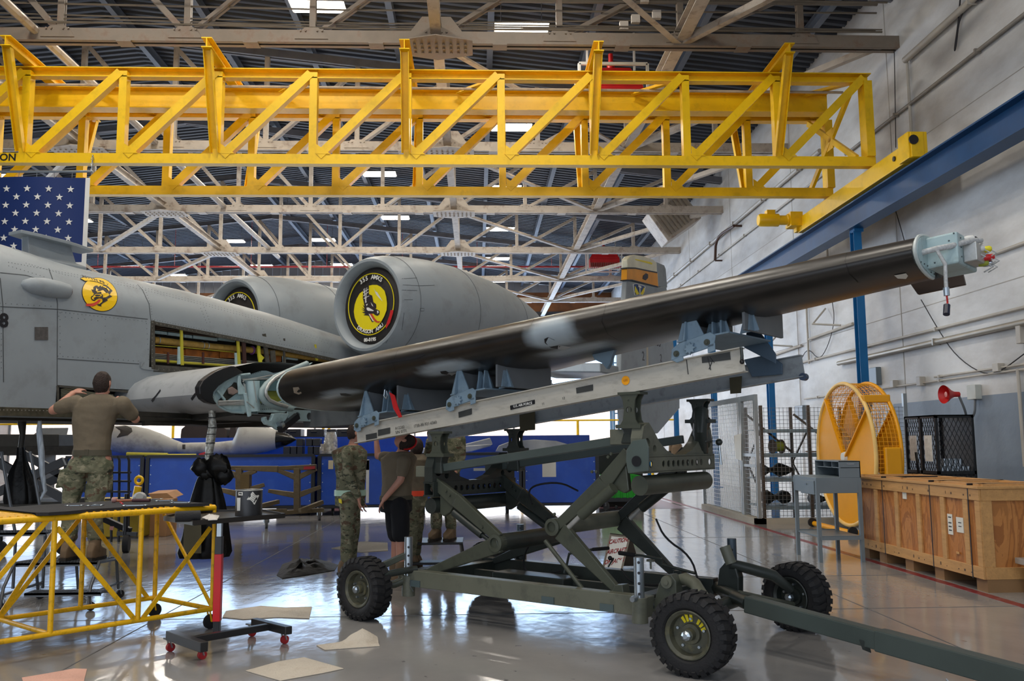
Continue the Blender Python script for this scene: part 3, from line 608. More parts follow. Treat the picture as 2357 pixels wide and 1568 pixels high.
# squadron badge on the shoulder: disc, scroll, dragon head
M_bad = mat('badge_yellow', '#F0C20C', .35, var=.04); M_bk = mat('badge_black', '#2A2226', .45); M_rd = mat('badge_red', '#C8402E', .45)
g = MB(); dpoly(g, BF, ell(229, 678.5, 43.5, 37, .62, 40), .003, 4); g.build('badge_border', M_bk, JET, double=False)
g = MB(); dpoly(g, BF, ell(229, 678.5, 42, 35.5, .62, 40), .006, 4); badge = g.build('squadron_badge', M_bad, JET, double=False)
z2 = lambda P: [(160+a/14.257, 620+b/14.257) for a, b in P]
g = MB(); dflat(g, BF, z2([(330, 318), (420, 275), (560, 275), (760, 305), (960, 365), (1268, 490), (1215, 565), (1100, 520), (900, 440), (700, 400), (500, 410)]), .006); g.build('badge_scroll', M_bk, JET, double=False)
g = MB(); dflat(g, BF, z2([(350, 320), (430, 290), (560, 290), (760, 320), (960, 380), (1245, 493), (1205, 545), (1100, 505), (900, 425), (700, 388), (500, 395)]), .009); g.build('badge_scroll', M_bad, JET, double=False)
g = MB(); hh, nn = hit(BF, *z2([(760, 355)])[0], .012); hx = hit(BF, *z2([(1000, 425)])[0], .012)[0]; X_ = (hx-hh).normalized(); g.text('357TH FS', .07, hh, X_, nn.cross(X_), .001); g.build('badge_lettering', M_bk, JET, double=False)
g = MB()
for P in ([(770, 600), (820, 560), (900, 545), (930, 590), (1010, 545), (1040, 600), (1110, 510), (1240, 570), (1400, 720), (1340, 780), (1300, 850), (1390, 900), (1290, 950), (1220, 990), (1240, 1030), (1140, 1090), (1080, 1120), (1020, 1180), (1040, 1220), (960, 1210), (880, 1170), (960, 1150), (1040, 1060), (1060, 980), (960, 960), (880, 990), (800, 1050), (720, 1020), (680, 950), (700, 900), (760, 870), (790, 800), (740, 760), (700, 670), (770, 690)],): dflat(g, BF, z2(P), .009)
g.build('badge_dragon', M_bk, JET, double=False)
g = MB()
for P in ([(800, 850), (860, 825), (1020, 830), (1040, 880), (960, 930), (850, 920), (760, 950), (800, 1000), (740, 1000), (705, 950), (760, 900)], [(860, 620), (900, 690), (940, 660), (900, 720), (840, 730)], [(870, 735), (1010, 740), (1030, 760), (880, 780)], [(1080, 820), (1240, 790), (1290, 860), (1180, 930), (1080, 945)], [(920, 1130), (1040, 1040), (1070, 1000), (1050, 1080), (960, 1150)], [(1080, 560), (1200, 600), (1190, 640), (1070, 600)], [(1220, 620), (1300, 700), (1280, 730), (1200, 660)]): dflat(g, BF, z2(P), .012)
g.build('dragon_highlights', M_bad, JET, double=False)
g = MB(); dflat(g, BF, z2([(800, 870), (870, 845), (980, 860), (1000, 885), (930, 910), (840, 905)]), .015); g.build('dragon_eye', M_bk, JET, double=False)
g = MB(); dflat(g, BF, z2([(540, 1160), (500, 1130), (640, 1135), (760, 1120), (880, 1060), (930, 1000), (1010, 1000), (960, 1090), (880, 1160), (760, 1215), (620, 1220), (500, 1205)]), .012); g.build('dragon_tongue', M_rd, JET, double=False)
# open side bay
def bx_(mb, px0, py0, px1, py1, lat, d=.05):
    mb.slab([FS(px0, py0, lat), FS(px1, py0+(py1-py0)*0, lat), FS(px1, py1, lat), FS(px0, py1, lat)], -n2*d); return mb
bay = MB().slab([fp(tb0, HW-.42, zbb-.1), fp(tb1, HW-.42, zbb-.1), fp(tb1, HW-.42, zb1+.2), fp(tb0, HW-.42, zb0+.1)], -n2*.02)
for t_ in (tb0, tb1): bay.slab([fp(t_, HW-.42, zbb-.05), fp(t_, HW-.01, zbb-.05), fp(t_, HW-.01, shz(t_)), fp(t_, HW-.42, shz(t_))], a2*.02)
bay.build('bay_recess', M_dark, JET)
lp = lambda pts, lat: [FS(x, y, lat) for x, y in pts]
fr_ = MB()
def strip(mb, pts, wpx, lat, d=.012):
    for (a, b), (c, e_) in zip(pts[:-1], pts[1:]):
        L_ = math.hypot(c-a, e_-b); nx, ny = -(e_-b)/L_*wpx/2, (c-a)/L_*wpx/2
        mb.slab(lp([(a-nx, b-ny), (c-nx, e_-ny), (c+nx, e_+ny), (a+nx, b+ny)], lat), n2*d)
    return mb
M_fl = mat('grimy_bay_flange', '#4D4B45', .55, metal=.3, var=.3, vs=20)
strip(fr_, [(350, 738), (352, 850)], 9, HW-.01); strip(fr_, [(350, 743), (560, 784), (790, 834)], 8, HW-.01); strip(fr_, [(352, 848), (500, 858), (640, 862)], 16, HW-.01)
fr_.build('bay_frame', M_fl, JET)
rr = MB(); ddots(rr, bvh(fr_), [(350, 742), (350, 850)], 9, .006); ddots(rr, bvh(fr_), [(352, 743), (560, 784), (785, 833)], 9, .006); ddots(rr, bvh(fr_), [(352, 850), (500, 858), (630, 862)], 12, .006); rr.build('frame_fasteners', mat('worn_fastener', '#8e8a80', .4, metal=.5), JET, double=False)
z4 = lambda P: [(300+a/4.714, 580+b/4.714) for a, b in P]
M_duct = mat('tan_duct_wrap', '#A98740', .5, var=.2, vs=14, stain='#6b5220', stamt=.5, sts=18)
MB().path(lp(z4([(250, 955), (550, 990), (900, 1030), (1250, 1060), (1600, 1095), (1900, 1140), (2200, 1180)]), HW-.16), .045, 10).build('bleed_air_duct', M_duct, JET, smooth=50)
cl_ = MB()
for x, y in ((300, 960), (780, 1016), (830, 1020), (1320, 1068)):
    c_, d_ = lp(z4([(x, y), (x+20, y+2)]), HW-.16); cl_.ring(c_, d_-c_, .047, .006, 16, 6)
cl_.build('duct_clamp', M_zinc, JET, smooth=50)
c_, d_ = lp(z4([(1320, 1068), (1340, 1070)]), HW-.16); MB().ring(c_, d_-c_, .05, .014, 16, 6).build('purple_band', mat('purple_tape', '#6b3a78', .5), JET, smooth=50)
MB().path(lp(z4([(250, 1178), (600, 1205), (1130, 1240)]), HW-.1), .018, 8).build('yellow_tube', M_grny, JET, smooth=50)
MB().path(lp(z4([(250, 1015), (600, 1040), (1130, 1090)]), HW-.12), .006, 6).build('yellow_cable', M_grny, JET, smooth=50)
for k_ in range(4):
    MB().path(lp(z4([(250, 1105+k_*17), (650, 1135+k_*17), (1130, 1175+k_*17), (1450, 1200+k_*16)]), HW-.14-.01*k_), .0065, 6).build('hydraulic_line', M_alu, JET, smooth=50)
M_or = mat('orange_brown_box', '#B0651E', .5, var=.3, vs=9, stain='#5b3410', stamt=.6, sts=16)
for P in ([(250, 1030), (590, 1060), (590, 1130), (250, 1105)], [(600, 1050), (965, 1085), (965, 1158), (600, 1128)], [(975, 1075), (1135, 1095), (1135, 1155), (975, 1150)], [(1500, 1060), (1640, 1090), (1640, 1190), (1560, 1195), (1500, 1140)]):
    MB().slab(lp(z4(P), HW-.24), -n2*.1).build('insulation_box', M_or, JET, bev=.006)
for x0, y0, x1 in ((250, 850, 400), (415, 870, 580), (590, 895, 670), (685, 905, 945), (960, 925, 1140), (490, 790, 700), (720, 825, 965), (1280, 930, 1420), (1480, 990, 1600), (1680, 1060, 1950), (1700, 1130, 1820), (1950, 1110, 2260)):
    y1 = y0+(x1-x0)*.12; MB().slab(lp(z4([(x0, y0), (x1, y1), (x1, y1+34), (x0, y0+34)]), HW-.2), -n2*.05).build('equipment_panel', M_prim, JET, bev=.003)
for k_ in range(4):
    MB().path(lp(z4([(250, 780+k_*18), (500, 810+k_*20), (800, 860+k_*17), (1150, 890+k_*18), (1450, 940+k_*15), (1800, 985+k_*15), (2200, 1040+k_*14)]), HW-.1-.02*k_), .007, 6).build('wire_bundle', mat('brown_wire_loom', '#4a3527', .6), JET, smooth=50)
for x0, y0, x1, y1, w_ in ((545, 805, 558, 1230, 24), (1155, 875, 1178, 1262, 24), (1998, 1005, 2018, 1180, 18)):
    strip(MB(), z4([(x0, y0), (x1, y1)]), w_/4.714, HW-.03, .02).build('yellow_frame_rib', M_grny, JET)
for x0, y0, x1, y1, w_ in ((1218, 880, 1235, 1258, 36), (1440, 890, 1490, 1245, 40), (1535, 1070, 1550, 1235, 50), (1660, 940, 1665, 1225, 18)):
    strip(MB(), z4([(x0, y0), (x1, y1)]), w_/4.714, HW-.03, .02).build('dark_frame_rib', M_fl if x0 != 1218 else mat('maroon_rib', '#3a201c', .5), JET)
for x0, y0, x1, y1, w_ in ((525, 1030, 520, 1220, 26), (1140, 1095, 1150, 1262, 26), (1645, 1000, 1645, 1050, 28), (1660, 1130, 1665, 1225, 24)):
    strip(MB(), z4([(x0, y0), (x1, y1)]), w_/4.714, HW-.05, .02).build('pale_bracket', M_prim, JET)
MB().slab(lp(z4([(1368, 985), (1395, 985), (1400, 1110), (1440, 1150), (1415, 1180), (1420, 1250), (1395, 1250), (1375, 1130)]), HW-.06), n2*.03).build('yellow_fitting', mat('bright_zinc_yellow', '#C3BD2C', .5), JET, bev=.004)
for x0, x1 in ((405, 425), (785, 805)): strip(MB(), z4([(x0, 1090), (x0, 1215)]), 4, HW-.08, .015).build('line_clamp', mat('maroon_clamp', '#4a2620', .5), JET)
# lower hatch with cable runs
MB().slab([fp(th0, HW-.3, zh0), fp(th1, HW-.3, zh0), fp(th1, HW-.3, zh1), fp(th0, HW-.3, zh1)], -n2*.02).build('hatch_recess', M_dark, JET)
for k_ in range(7):
    MB().path(lp([(140, 897+k_*3.5), (160, 893+k_*4), (185, 899+k_*3.5), (215, 905+k_*3), (260, 910+k_*2)], HW-.06-.012*k_), .008, 6).build('hatch_cable', mat('cream_wire', '#A8A48C', .5), JET, smooth=50)
strip(strip(MB(), [(132, 889), (320, 904)], 5, HW), [(133, 930), (132, 888)], 5, HW).build('hatch_frame', M_fl, JET)
# belly structure below the skin edge
kb = MB(); kb.slab([fp(-11, HW-.02, zlow), fp(-11, HW-.02, zlow-.09), fp(1.3, HW-.02, zlow-.09), fp(1.3, HW-.02, zlow)], n2*.02); kb.build('lower_longeron', mat('grimy_longeron', '#4a4638', .5, metal=.2, var=.4, vs=18), JET)
rr = MB(); B_ = bvh(kb); ddots(rr, B_, [(0, 944), (125, 946), (300, 950)], 8, .008); rr.build('longeron_bolts', mat('worn_fastener'), JET, double=False)
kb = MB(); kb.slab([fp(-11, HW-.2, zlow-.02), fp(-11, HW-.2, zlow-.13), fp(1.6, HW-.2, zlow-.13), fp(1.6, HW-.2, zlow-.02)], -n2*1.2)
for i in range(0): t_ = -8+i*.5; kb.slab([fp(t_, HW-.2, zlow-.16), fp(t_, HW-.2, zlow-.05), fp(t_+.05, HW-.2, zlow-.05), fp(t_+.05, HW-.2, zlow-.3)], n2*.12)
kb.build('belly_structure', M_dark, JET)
# ---- engine nacelles with intake covers
an = V((.6, .8, 0)).normalized()
def nacelle(P, par, nr):
    _, sd, u = frame(an)
    nac = MB().lathe([(.585, .3), (.60, .1), (.625, .02), (.67, -.025), (.71, -.02), (.755, .06), (.80, .25), (.85, .6), (.885, 1.1), (.885, 1.7), (.86, 2.2), (.80, 2.8), (.72, 3.3), (.60, 3.8), (.48, 4.2), (.40, 4.35)], P, an, 64)
    o = nac.build('engine_nacelle', M_jet, par, smooth=40)
    sm_ = MB()
    for R_, h_ in ((.8125, .3), (.888, 1.7), (.71, 3.35)): sm_.ring(P+an*h_, an, R_, .003, 64, 4)
    if nr: B_ = bvh(nac); dline(sm_, B_, [(967, 710), (976, 710), (976, 716), (967, 716), (967, 710)], .006); [dline(sm_, B_, l, .006) for l in ([(925, 642), (960, 640)], [(927, 656), (965, 658), (1000, 657)], [(925, 668), (960, 669)], [(930, 690), (950, 690)], [(880, 792), (893, 782), (888, 790)], [(930, 690+30), (925, 760)])]
    sm_.build('nacelle_seam', M_seamj, o, double=False)
    MB().lathe([(.605, .13), (.56, .1), (.0, .085)], P, an, 48, cap=False).build('intake_cover', mat('black_canvas_cover', '#26211F', .6, var=.15, bump=.5, bs=5), o, smooth=40)
    return o
EN = nacelle(P1, JET, 1)
P2 = V((P1.x, P1.y, P1.z))+s2*2.84+V((0, 0, -.04))
ES = nacelle(P2, JET, 0)
_, sde, ue = frame(an); sde = -sde if sde.dot(RT) < 0 else sde      # sde points to the picture's right along the disc
M_by = mat('cover_badge_yellow', '#E8D404', .45, var=.03); M_bw = mat('cover_white', '#E4E2DC', .5, var=.03)
def cover_badge(P, par, full):
    f = lambda x, y, o=.03: P+an*(.095-o)+sde*x+V((0, 0, 1))*y
    g = MB(); g.ring(P+an*.07+V((0, 0, .02)), an, .475, .008, 64, 6); g.build('yellow_ring', M_by, par)
    def arc(st, R, a0, da, size, flip=False):
        t = MB()
        for i, c in enumerate(st):
            a = a0+da*i; 
            if c == ' ': continue
            r_ = V((math.sin(a), math.cos(a))); up = (sde*r_.x+V((0, 0, 1))*r_.y)*(-1 if flip else 1); xx = (sde*math.cos(a)-V((0, 0, 1))*math.sin(a))*(-1 if flip else 1)
            t.text(c, size, f(R*r_.x, R*r_.y+.02, .035), xx, up, .001, bold=.0022)
        return t
    arc('355 AMXS', .415, -.50, .150, .098).build('cover_lettering', M_bw, par, double=False)
    if not full: return
    arc('DRAGON AMU', .425, math.pi+.60, -.134, .082, True).build('cover_lettering', M_bw, par, double=False)
    t = MB().text('80-0195', .075, f(0, -.53, .035), sde, (0, 0, 1), .001, bold=.003); t.build('serial_number', M_bw, par, double=False)
    c = bvh(MB().slab([f(-.7, -.7, 0), f(.7, -.7, 0), f(.7, .7, 0), f(-.7, .7, 0)], an*.01))
    zd = lambda P_: [(780+a/6.533, 580+b/6.533) for a, b in P_]
    g = MB(); R_ = []; n = 44
    pts = zd([(470, 512), (520, 500), (590, 500), (650, 530), (705, 590), (730, 680), (742, 780), (735, 880), (700, 970), (650, 1060), (580, 1140), (500, 1185), (420, 1190), (350, 1150), (290, 1080), (255, 990), (243, 900), (255, 800), (285, 710), (330, 630), (382, 590), (400, 680), (470, 640)])
    dflat(g, c, pts, .026); g.build('badge_field', M_by, par, double=False)
    g = MB(); dflat(g, c, zd([(385, 590), (470, 510), (470, 640), (520, 660), (540, 760), (580, 790), (585, 840), (570, 860), (600, 872), (632, 890), (632, 940), (600, 965), (560, 950), (540, 930), (470, 935), (490, 990), (550, 1050), (520, 1062), (490, 1010), (470, 965), (390, 955), (420, 935), (365, 910), (415, 905), (352, 862), (410, 885), (362, 836), (410, 860), (375, 790), (405, 820), (390, 740), (380, 700)]), .030); g.build('badge_dragon', M_bk, par, double=False)
    g = MB()
    for P_ in ([(440, 840), (470, 840), (548, 885), (540, 895), (460, 890), (440, 870)], [(595, 890), (615, 890), (622, 915), (600, 935)], [(470, 935), (490, 940), (545, 1040), (535, 1050)], [(430, 790), (460, 785), (440, 820)], [(545, 550), (560, 590), (600, 610), (680, 748), (620, 690), (580, 640)], [(390, 560), (398, 560), (440, 760), (430, 770)], [(410, 550), (418, 550), (425, 770), (418, 772)], [(440, 540), (448, 540), (432, 760), (425, 760)], [(385, 610), (470, 560), (470, 568), (388, 622)], [(388, 660), (470, 600), (470, 610), (390, 672)], [(395, 700), (480, 660), (480, 668), (398, 712)], [(500, 760), (530, 800), (540, 830), (520, 810)]): dflat(g, c, zd(P_), .033)
    g.build('badge_white_details', M_bw, par, double=False)
    g = MB(); dflat(g, c, zd([(485, 935), (520, 935), (560, 1000), (600, 1045), (660, 1050), (620, 1070), (580, 1062), (540, 1020)]), .034); g.build('badge_tongue', M_rd, par, double=False)
    g = MB(); dflat(g, c, zd([(808, 880), (852, 882), (845, 920), (800, 1070), (738, 1160), (736, 1110), (790, 960)]), .045); g.build('red_ribbon', M_red, par, double=False)
cover_badge(P1, EN, True); cover_badge(P2, ES, False)
# ---- tail fin and stabiliser
LF = 2.7
ft = lambda pts, lat=LF: lp(pts, lat)
z5 = lambda P: [(1400+a/3.645, 570+b/3.645) for a, b in P]
def finslab(pts, th, name, m, par, lat=LF, bev=0): return MB().slab(ft(pts, lat+th/2), -n2*th).build(name, m, par, bev=bev)
fin = finslab(z5([(150, 300), (155, 270), (145, 420), (110, 900), (100, 1250), (135, 1500), (230, 1560), (420, 1560), (600, 1350), (560, 1200), (560, 900), (490, 320), (420, 330), (160, 270)])[1:], .12, 'tail_fin', M_jet, JET, bev=.03)
finslab(z5([(158, 175), (155, 270), (200, 275), (420, 332), (412, 205), (230, 172)]), .13, 'orange_band', mat('fin_orange', '#E59A14', .4), fin)
finslab(z5([(160, 100), (180, 72), (220, 60), (300, 72), (380, 100), (408, 130), (410, 215), (230, 172), (162, 168)]), .14, 'fin_cap', mat('cream_fin_cap', '#DAD8C2', .4), fin, bev=.02)
finslab(z5([(405, 122), (470, 150), (482, 180), (495, 335), (424, 325)]), .1, 'rudder', M_jet, fin)
finslab(z5([(230, 96), (350, 120), (372, 130), (368, 142), (232, 104)]), .16, 'yellow_streak', M_by, fin)
for P in ([(157, 168), (230, 168), (412, 205), (412, 215), (230, 178), (157, 178)], [(155, 268), (200, 268), (418, 325), (418, 334), (200, 278), (155, 278)]): finslab(z5(P), .15, 'band_edge', M_blk, fin)
finslab(z5([(295, 235), (318, 215), (335, 225), (335, 255), (315, 275), (290, 262)]), .15, 'fin_emblem', M_bk, fin)
finslab(z5([(212, 305), (235, 300), (300, 318), (314, 330), (305, 370), (290, 400), (225, 400), (218, 360)]), .15, 'shield_border', M_white, fin)
finslab(z5([(218, 310), (235, 305), (300, 323), (308, 332), (300, 370), (288, 396), (230, 396), (223, 360)]), .17, 'shield_emblem', mat('shield_blue', '#1d3f7a', .4), fin)
for P in ([(228, 325), (262, 390), (240, 396), (228, 370)], [(304, 335), (272, 390), (290, 396), (303, 375)]): finslab(z5(P), .19, 'shield_wing', M_by, fin)
t = MB(); c_ = FS(*z5([(266, 362)])[0], LF+.1); t.text('T', .28, c_, a2, (0, 0, 1), .002, bold=.01); t.build('shield_letter', M_bw, fin)
for st, x, y, s_ in (('2', 295, 915, .3), ('2', 443, 930, .26), ('155', 415, 795, .3), ('80', 378, 795, .12)):
    t = MB(); t.text(st, s_, FS(*z5([(x, y)])[0], LF+.063), a2, (0, 0, 1), .002); t.build('fin_number', M_bk, fin)
finslab(z5([(321, 800), (334, 800), (338, 990), (322, 995)]), .125, 'hinge_strip', mat('tan_strip', '#B7AC93', .5), fin)
finslab(z5([(100, 1250), (230, 1430), (400, 1560), (600, 1350), (600, 1200), (320, 1280)]), .3, 'lower_fin_fairing', M_jet, fin, lat=LF-.1, bev=.02)
MB().slab([fp((FS(1260, 800, .9)-MID).dot(a2), .4, 3.15)]+[fp((FS(1400, 852, LF)-MID).dot(a2)+dx, lt, z_) for dx, lt, z_ in ((-.4, LF, 2.95), (2.1, LF, 2.95), (2.4, .3, 3.1))], V((0, 0, .2))).build('stabiliser', M_jet, JET, bev=.03)
# ---- stub of the centre wing with its open end
LO = 2.6; tn, zn = FT(491, 905, LO); tr, zr = FT(303, 928, HW+.05)
AF = [(3.2, .05), (2.4, .3), (1.6, .40), (1.0, .40), (.6, .37), (.3, .30), (.12, .21), (.03, .11), (0, 0), (.03, -.06), (.12, -.12), (.3, -.17), (.6, -.205), (1.2, -.22), (2.2, -.2), (3.2, -.03)]
cw = MB().loft([[fp(tr+(tn-tr)*k_+c_*(1.0), HW-.3+(LO-HW+.3)*k_, zr+.03+(zn-zr-.03)*k_+z*(.98+.02*k_)) for c_, z in AF] for k_ in (0, .25, .5, .75, 1)], cap=False)
cw.build('centre_wing', M_jetl, JET, smooth=40)
BW = bvh(cw); dk = MB()
for l_ in ([(370, 898), (350, 924)], [(457, 898), (441, 920)]): dline(dk, BW, l_, .03)
dk.build('black_dash', M_blk, JET, double=False)
PO = lambda pts, lat=LO: lp([(460+a/8.711, 820+b/8.711) for a, b in pts], lat)
MB().slab(PO([(640, 195), (480, 240), (320, 310), (180, 400), (70, 490), (0, 620), (10, 760), (70, 860), (170, 930), (300, 965), (350, 960), (290, 880), (265, 800), (280, 720), (380, 600), (520, 500), (740, 390), (880, 325), (700, 200)], LO+.06), -n2*.08).build('open_slat', mat('satin_black', '#17171B', .4), JET, bev=.01)
MB().slab(PO([(265, 800), (285, 720), (390, 600), (540, 490), (750, 395), (790, 400), (820, 560), (880, 620), (890, 760), (930, 1130), (820, 1130), (650, 1120), (520, 1080), (400, 1010), (320, 920)]), -n2*.02).build('end_rib', M_prim, JET)
MB().path(PO([(265, 800), (285, 720), (390, 600), (540, 490), (750, 385), (1000, 355)], LO+.01), .014, 6).path(PO([(265, 800), (300, 900), (400, 1010), (520, 1080), (650, 1120), (880, 1135)], LO+.01), .014, 6).build('rib_flange', M_prim, JET, smooth=50)
MB().slab(PO([(455, 800), (550, 650), (640, 580), (680, 525), (730, 530), (745, 600), (745, 740), (540, 890), (520, 890), (360, 930), (370, 890)], LO+.004), n2*.004).build('rib_hole_shade', M_dark, JET)  # dark plate set before the rib stands for the shade in its hole
MB().slab(PO([(540, 650), (620, 610), (730, 690), (740, 730), (640, 780), (560, 760)], LO+.012), n2*.03).build('rag_stuffing', mat('dirty_pink_rag', '#8d7a72', .9), JET, bev=.01)
MB().bar(*PO([(345, 690), (500, 880)], LO+.02), .02).build('rib_stiffener', M_prim, JET)
for k_, (p, q) in enumerate((((370, 915), (880, 895)), ((380, 945), (890, 925)), ((380, 975), (880, 965)))): MB().path(PO([p, (620, p[1]+(5 if k_ % 2 else -8)), q], LO+.05), .012, 8).build('steel_pipe', M_alu, JET, smooth=50)
MB().slab(PO([(750, 395), (795, 395), (810, 540), (880, 640), (890, 770), (760, 770), (745, 560)], LO+.03), n2*.02).slab(PO([(860, 740), (905, 740), (960, 1050), (995, 1080), (995, 1200), (950, 1220), (930, 1130)], LO+.06), n2*.03).build('hinge_link', M_prim, JET, bev=.004)
MB().slab(PO([(880, 480), (1160, 490), (1170, 1160), (1060, 1170), (960, 1100), (930, 700)], LO-.05), -n2*.03).build('spar_web', M_prim, JET)
MB().tube(*PO([(1040, 500), (1060, 1110)], LO+.0), .085, 20).build('spar_tube', M_prim, JET, smooth=50)
MB().tube(*PO([(1080, 490), (1140, 930)], LO+.1), .006, 6).tube(*PO([(940, 910), (1090, 1040)], LO+.1), .006, 6).build('thin_rod', M_alu, JET)
MB().slab(PO([(1165, 500), (1600, 480), (1650, 900), (1500, 950), (1165, 940)], LO-.12), -n2*.02).build('green_bay_panel', M_grn, JET)
MB().slab(PO([(1175, 490), (1600, 480), (1600, 700), (1175, 690)], LO-.1), n2*.01).build('blue_bay_panel', mat('muted_teal_primer', '#54777f', .5), JET)
MB().slab(PO([(800, 400), (1000, 370), (1250, 290), (1330, 290), (1480, 340), (1640, 310), (2260, 130), (2100, 260), (1640, 480), (820, 470)], LO-.14), -n2*.02).build('upper_spar_web', M_prim, JET)
MB().slab(PO([(1150, 930), (1200, 950), (1400, 970), (1700, 880), (1900, 960), (2080, 1000), (1800, 1070), (1700, 1130), (1150, 1130)], LO-.02), -n2*.02).build('lower_skin_web', M_prim, JET)
rr = MB(); B_ = bvh(MB().slab(PO([(0, 0), (2260, 0), (2260, 1300), (0, 1300)], LO-.015), -n2*.01))
for l_ in ([(1160, 950), (1350, 985), (1560, 960), (1700, 900)], [(1170, 1075), (1300, 1065), (1500, 1050)], [(1150, 520), (1150, 1000)], [(1560, 1060), (1500, 1050)], [(820, 390), (1000, 375), (1250, 300)]):
    ddots(rr, B_, [(460+a/8.711, 820+b/8.711) for a, b in l_], 4, .007)
rr.build('primer_rivets', mat('dark_rivet', '#3f4d50', .5), JET, double=False)
MB().path(PO([(2150, 150), (1800, 300), (1500, 430), (1340, 560), (1240, 700), (1230, 800), (1290, 900), (1400, 980), (1600, 1040), (1850, 1050)], LO+.12), .035, 8).build('seal_ring', mat('pale_grey_seal', '#8FA0A2', .4), JET, smooth=60)
MB().path(PO([(1700, 330), (1500, 450), (1380, 570), (1320, 700), (1330, 780), (1400, 880), (1550, 950), (1750, 1010)], LO+.16), .02, 8).build('seal_ring', M_alu, JET, smooth=60)
for pts in ([(850, 470), (1300, 455), (1580, 480)], [(860, 520), (880, 480), (1200, 430), (1440, 380), (1500, 400)], [(880, 540), (900, 700), (945, 880)], [(900, 560), (920, 700), (960, 860)]): MB().path(PO(pts, LO+.02), .008, 6).build('hydraulic_line', M_alu, JET, smooth=50)
MB().slab(PO([(1340, 1210), (1290, 1230), (1290, 1300), (1340, 1370), (1470, 1410), (1540, 1460), (1600, 1490), (1700, 1330), (1800, 1150), (1620, 1140), (1490, 1150), (1430, 1290), (1390, 1300), (1350, 1270)], LO+.02), -n2*.05).build('gear_door_arm', M_prim, JET, bev=.006)
MB().bar(*PO([(1600, 1480), (1950, 1200)], LO+.05), .07).build('retraction_jack', M_blk, JET)
MB().tube(*PO([(1590, 1400), (1640, 1360)], LO+.05), .05, 12).build('jack_collar', M_zinc, JET)
hb = MB(); o_ = FS(663, 950, LO)
hb.plate_holes(FS(663, 957, LO+.02), a2, V((0, 0, 1)), [(0, -.06), (4.2, -.06), (4.2, .07), (0, .07)], [(.16+.2*i, 0, .045) for i in range(20)], -n2*.02); hb.build('perforated_beam', mat('perforated_primer', '#8FA3A8', .5), JET)
# belly pod and panels beyond the wing stub
MB().loft([[fp(tn+1.2+x, 1.7+r_*math.cos(2*math.pi*j/20), zn-.08+r_*.7*math.sin(2*math.pi*j/20)) for j in range(20)] for x, r_ in ((-.6, .04), (-.4, .12), (0, .2), (.4, .25), (2.5, .25), (3.4, .2), (4, .05))]).build('gear_pod', M_jet, JET, smooth=50)
gp = MB()
for x0, y0, x1, y1 in ((300, 952, 500, 960), (300, 962, 480, 975), (330, 975, 560, 968), (400, 957, 640, 972), (480, 982, 650, 975)): gp.bar(FS(x0, y0, 1.6), FS(x1, y1, 1.6), .05)
gp.build('underwing_bracing', M_dark, JET)
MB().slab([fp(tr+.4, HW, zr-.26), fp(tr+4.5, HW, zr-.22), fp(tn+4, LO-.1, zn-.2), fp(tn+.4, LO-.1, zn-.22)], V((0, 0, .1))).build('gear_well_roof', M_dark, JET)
# ================================================================== TRAILER frame: v along, q across, z up
A0 = V((-1.04, 8.13, 0)); B0 = V((1.44, 6.02, 0)); Lv = (B0-A0).normalized(); Wv = V((-Lv.y, Lv.x, 0)); VB = (B0-A0).length
def T(v, q, z): return A0+Lv*v+Wv*q+V((0, 0, z))
def TQ(px, py, q): return onpl(px, py, A0+Wv*q, Wv)
def TV(p): p = V(p)-A0; return p.dot(Lv), p.dot(Wv), p.z
UPZ = V((0, 0, 1))
# ---- black outer wing lying on the trailer
QN = .25; wt = TQ(2098, 577, QN); wr = TQ(640, 893, QN); vt, vr = TV(wt)[0], TV(wr)[0]
OW = thing('aircraft_outer_wing', 'long outer wing panel with black leading edge lying on the trailer rails', 'aircraft wing', tuple((wt+wr)/2-UPZ*.3))
AFW = [(1.9, -.0), (1.5, .35), (1.1, .68), (.8, .87), (.55, .97), (.38, 1.0), (.27, .96), (.18, .86), (.11, .72), (.06, .55), (.025, .36), (.006, .17), (0, 0), (.006, -.17), (.025, -.34), (.06, -.5), (.11, -.63), (.18, -.74), (.27, -.83), (.4, -.9), (.6, -.95), (.9, -.95), (1.3, -.82), (1.9, -.5)]
skin = MB(); NL = 90; n_ = len(AFW)
def wsec(k): 
    p = wr.lerp(wt, k); h = .235*(1-k)+.135*k; c = 1.15*(1-k)+.42*k
    return [p+Wv*(a if a <= .27 else .27+(a-.27)*c)+UPZ*((b+(k*.3 if b < 0 else 0)*max(0, a-.3))*h) for a, b in AFW]
skin.loft([wsec(i/NL) for i in range(NL+1)], cap=False)
nv = len(skin.v)
m, n, k = nodemat('wing_black_with_bare_patches'); b = n['Principled BSDF']; b.inputs['Specular IOR Level'].default_value = .6
at = n.new('ShaderNodeAttribute'); at.attribute_name = 'patch'; tc = n.new('ShaderNodeTexCoord'); nz = n.new('ShaderNodeTexNoise'); nz.inputs['Scale'].default_value = 3; nz.inputs['Detail'].default_value = 6; k.new(tc.outputs['Object'], nz.inputs[0])
rp = n.new('ShaderNodeValToRGB'); rp.color_ramp.elements[0].position = .35; rp.color_ramp.elements[1].position = .75; rp.color_ramp.elements[0].color = lin('#151210')+(1,); rp.color_ramp.elements[1].color = lin('#282422')+(1,); k.new(nz.outputs[0], rp.inputs[0])
mx = n.new('ShaderNodeMixRGB'); mx.inputs[2].default_value = lin('#A7B4BE')+(1,); k.new(at.outputs['Fac'], mx.inputs[0]); k.new(rp.outputs[0], mx.inputs[1]); k.new(mx.outputs[0], b.inputs['Base Color'])
mr = n.new('ShaderNodeMapRange'); mr.inputs['To Min'].default_value = .30; mr.inputs['To Max'].default_value = .40; k.new(nz.outputs[0], mr.inputs[0]); k.new(mr.outputs[0], b.inputs['Roughness'])
BSK = bvh(skin)
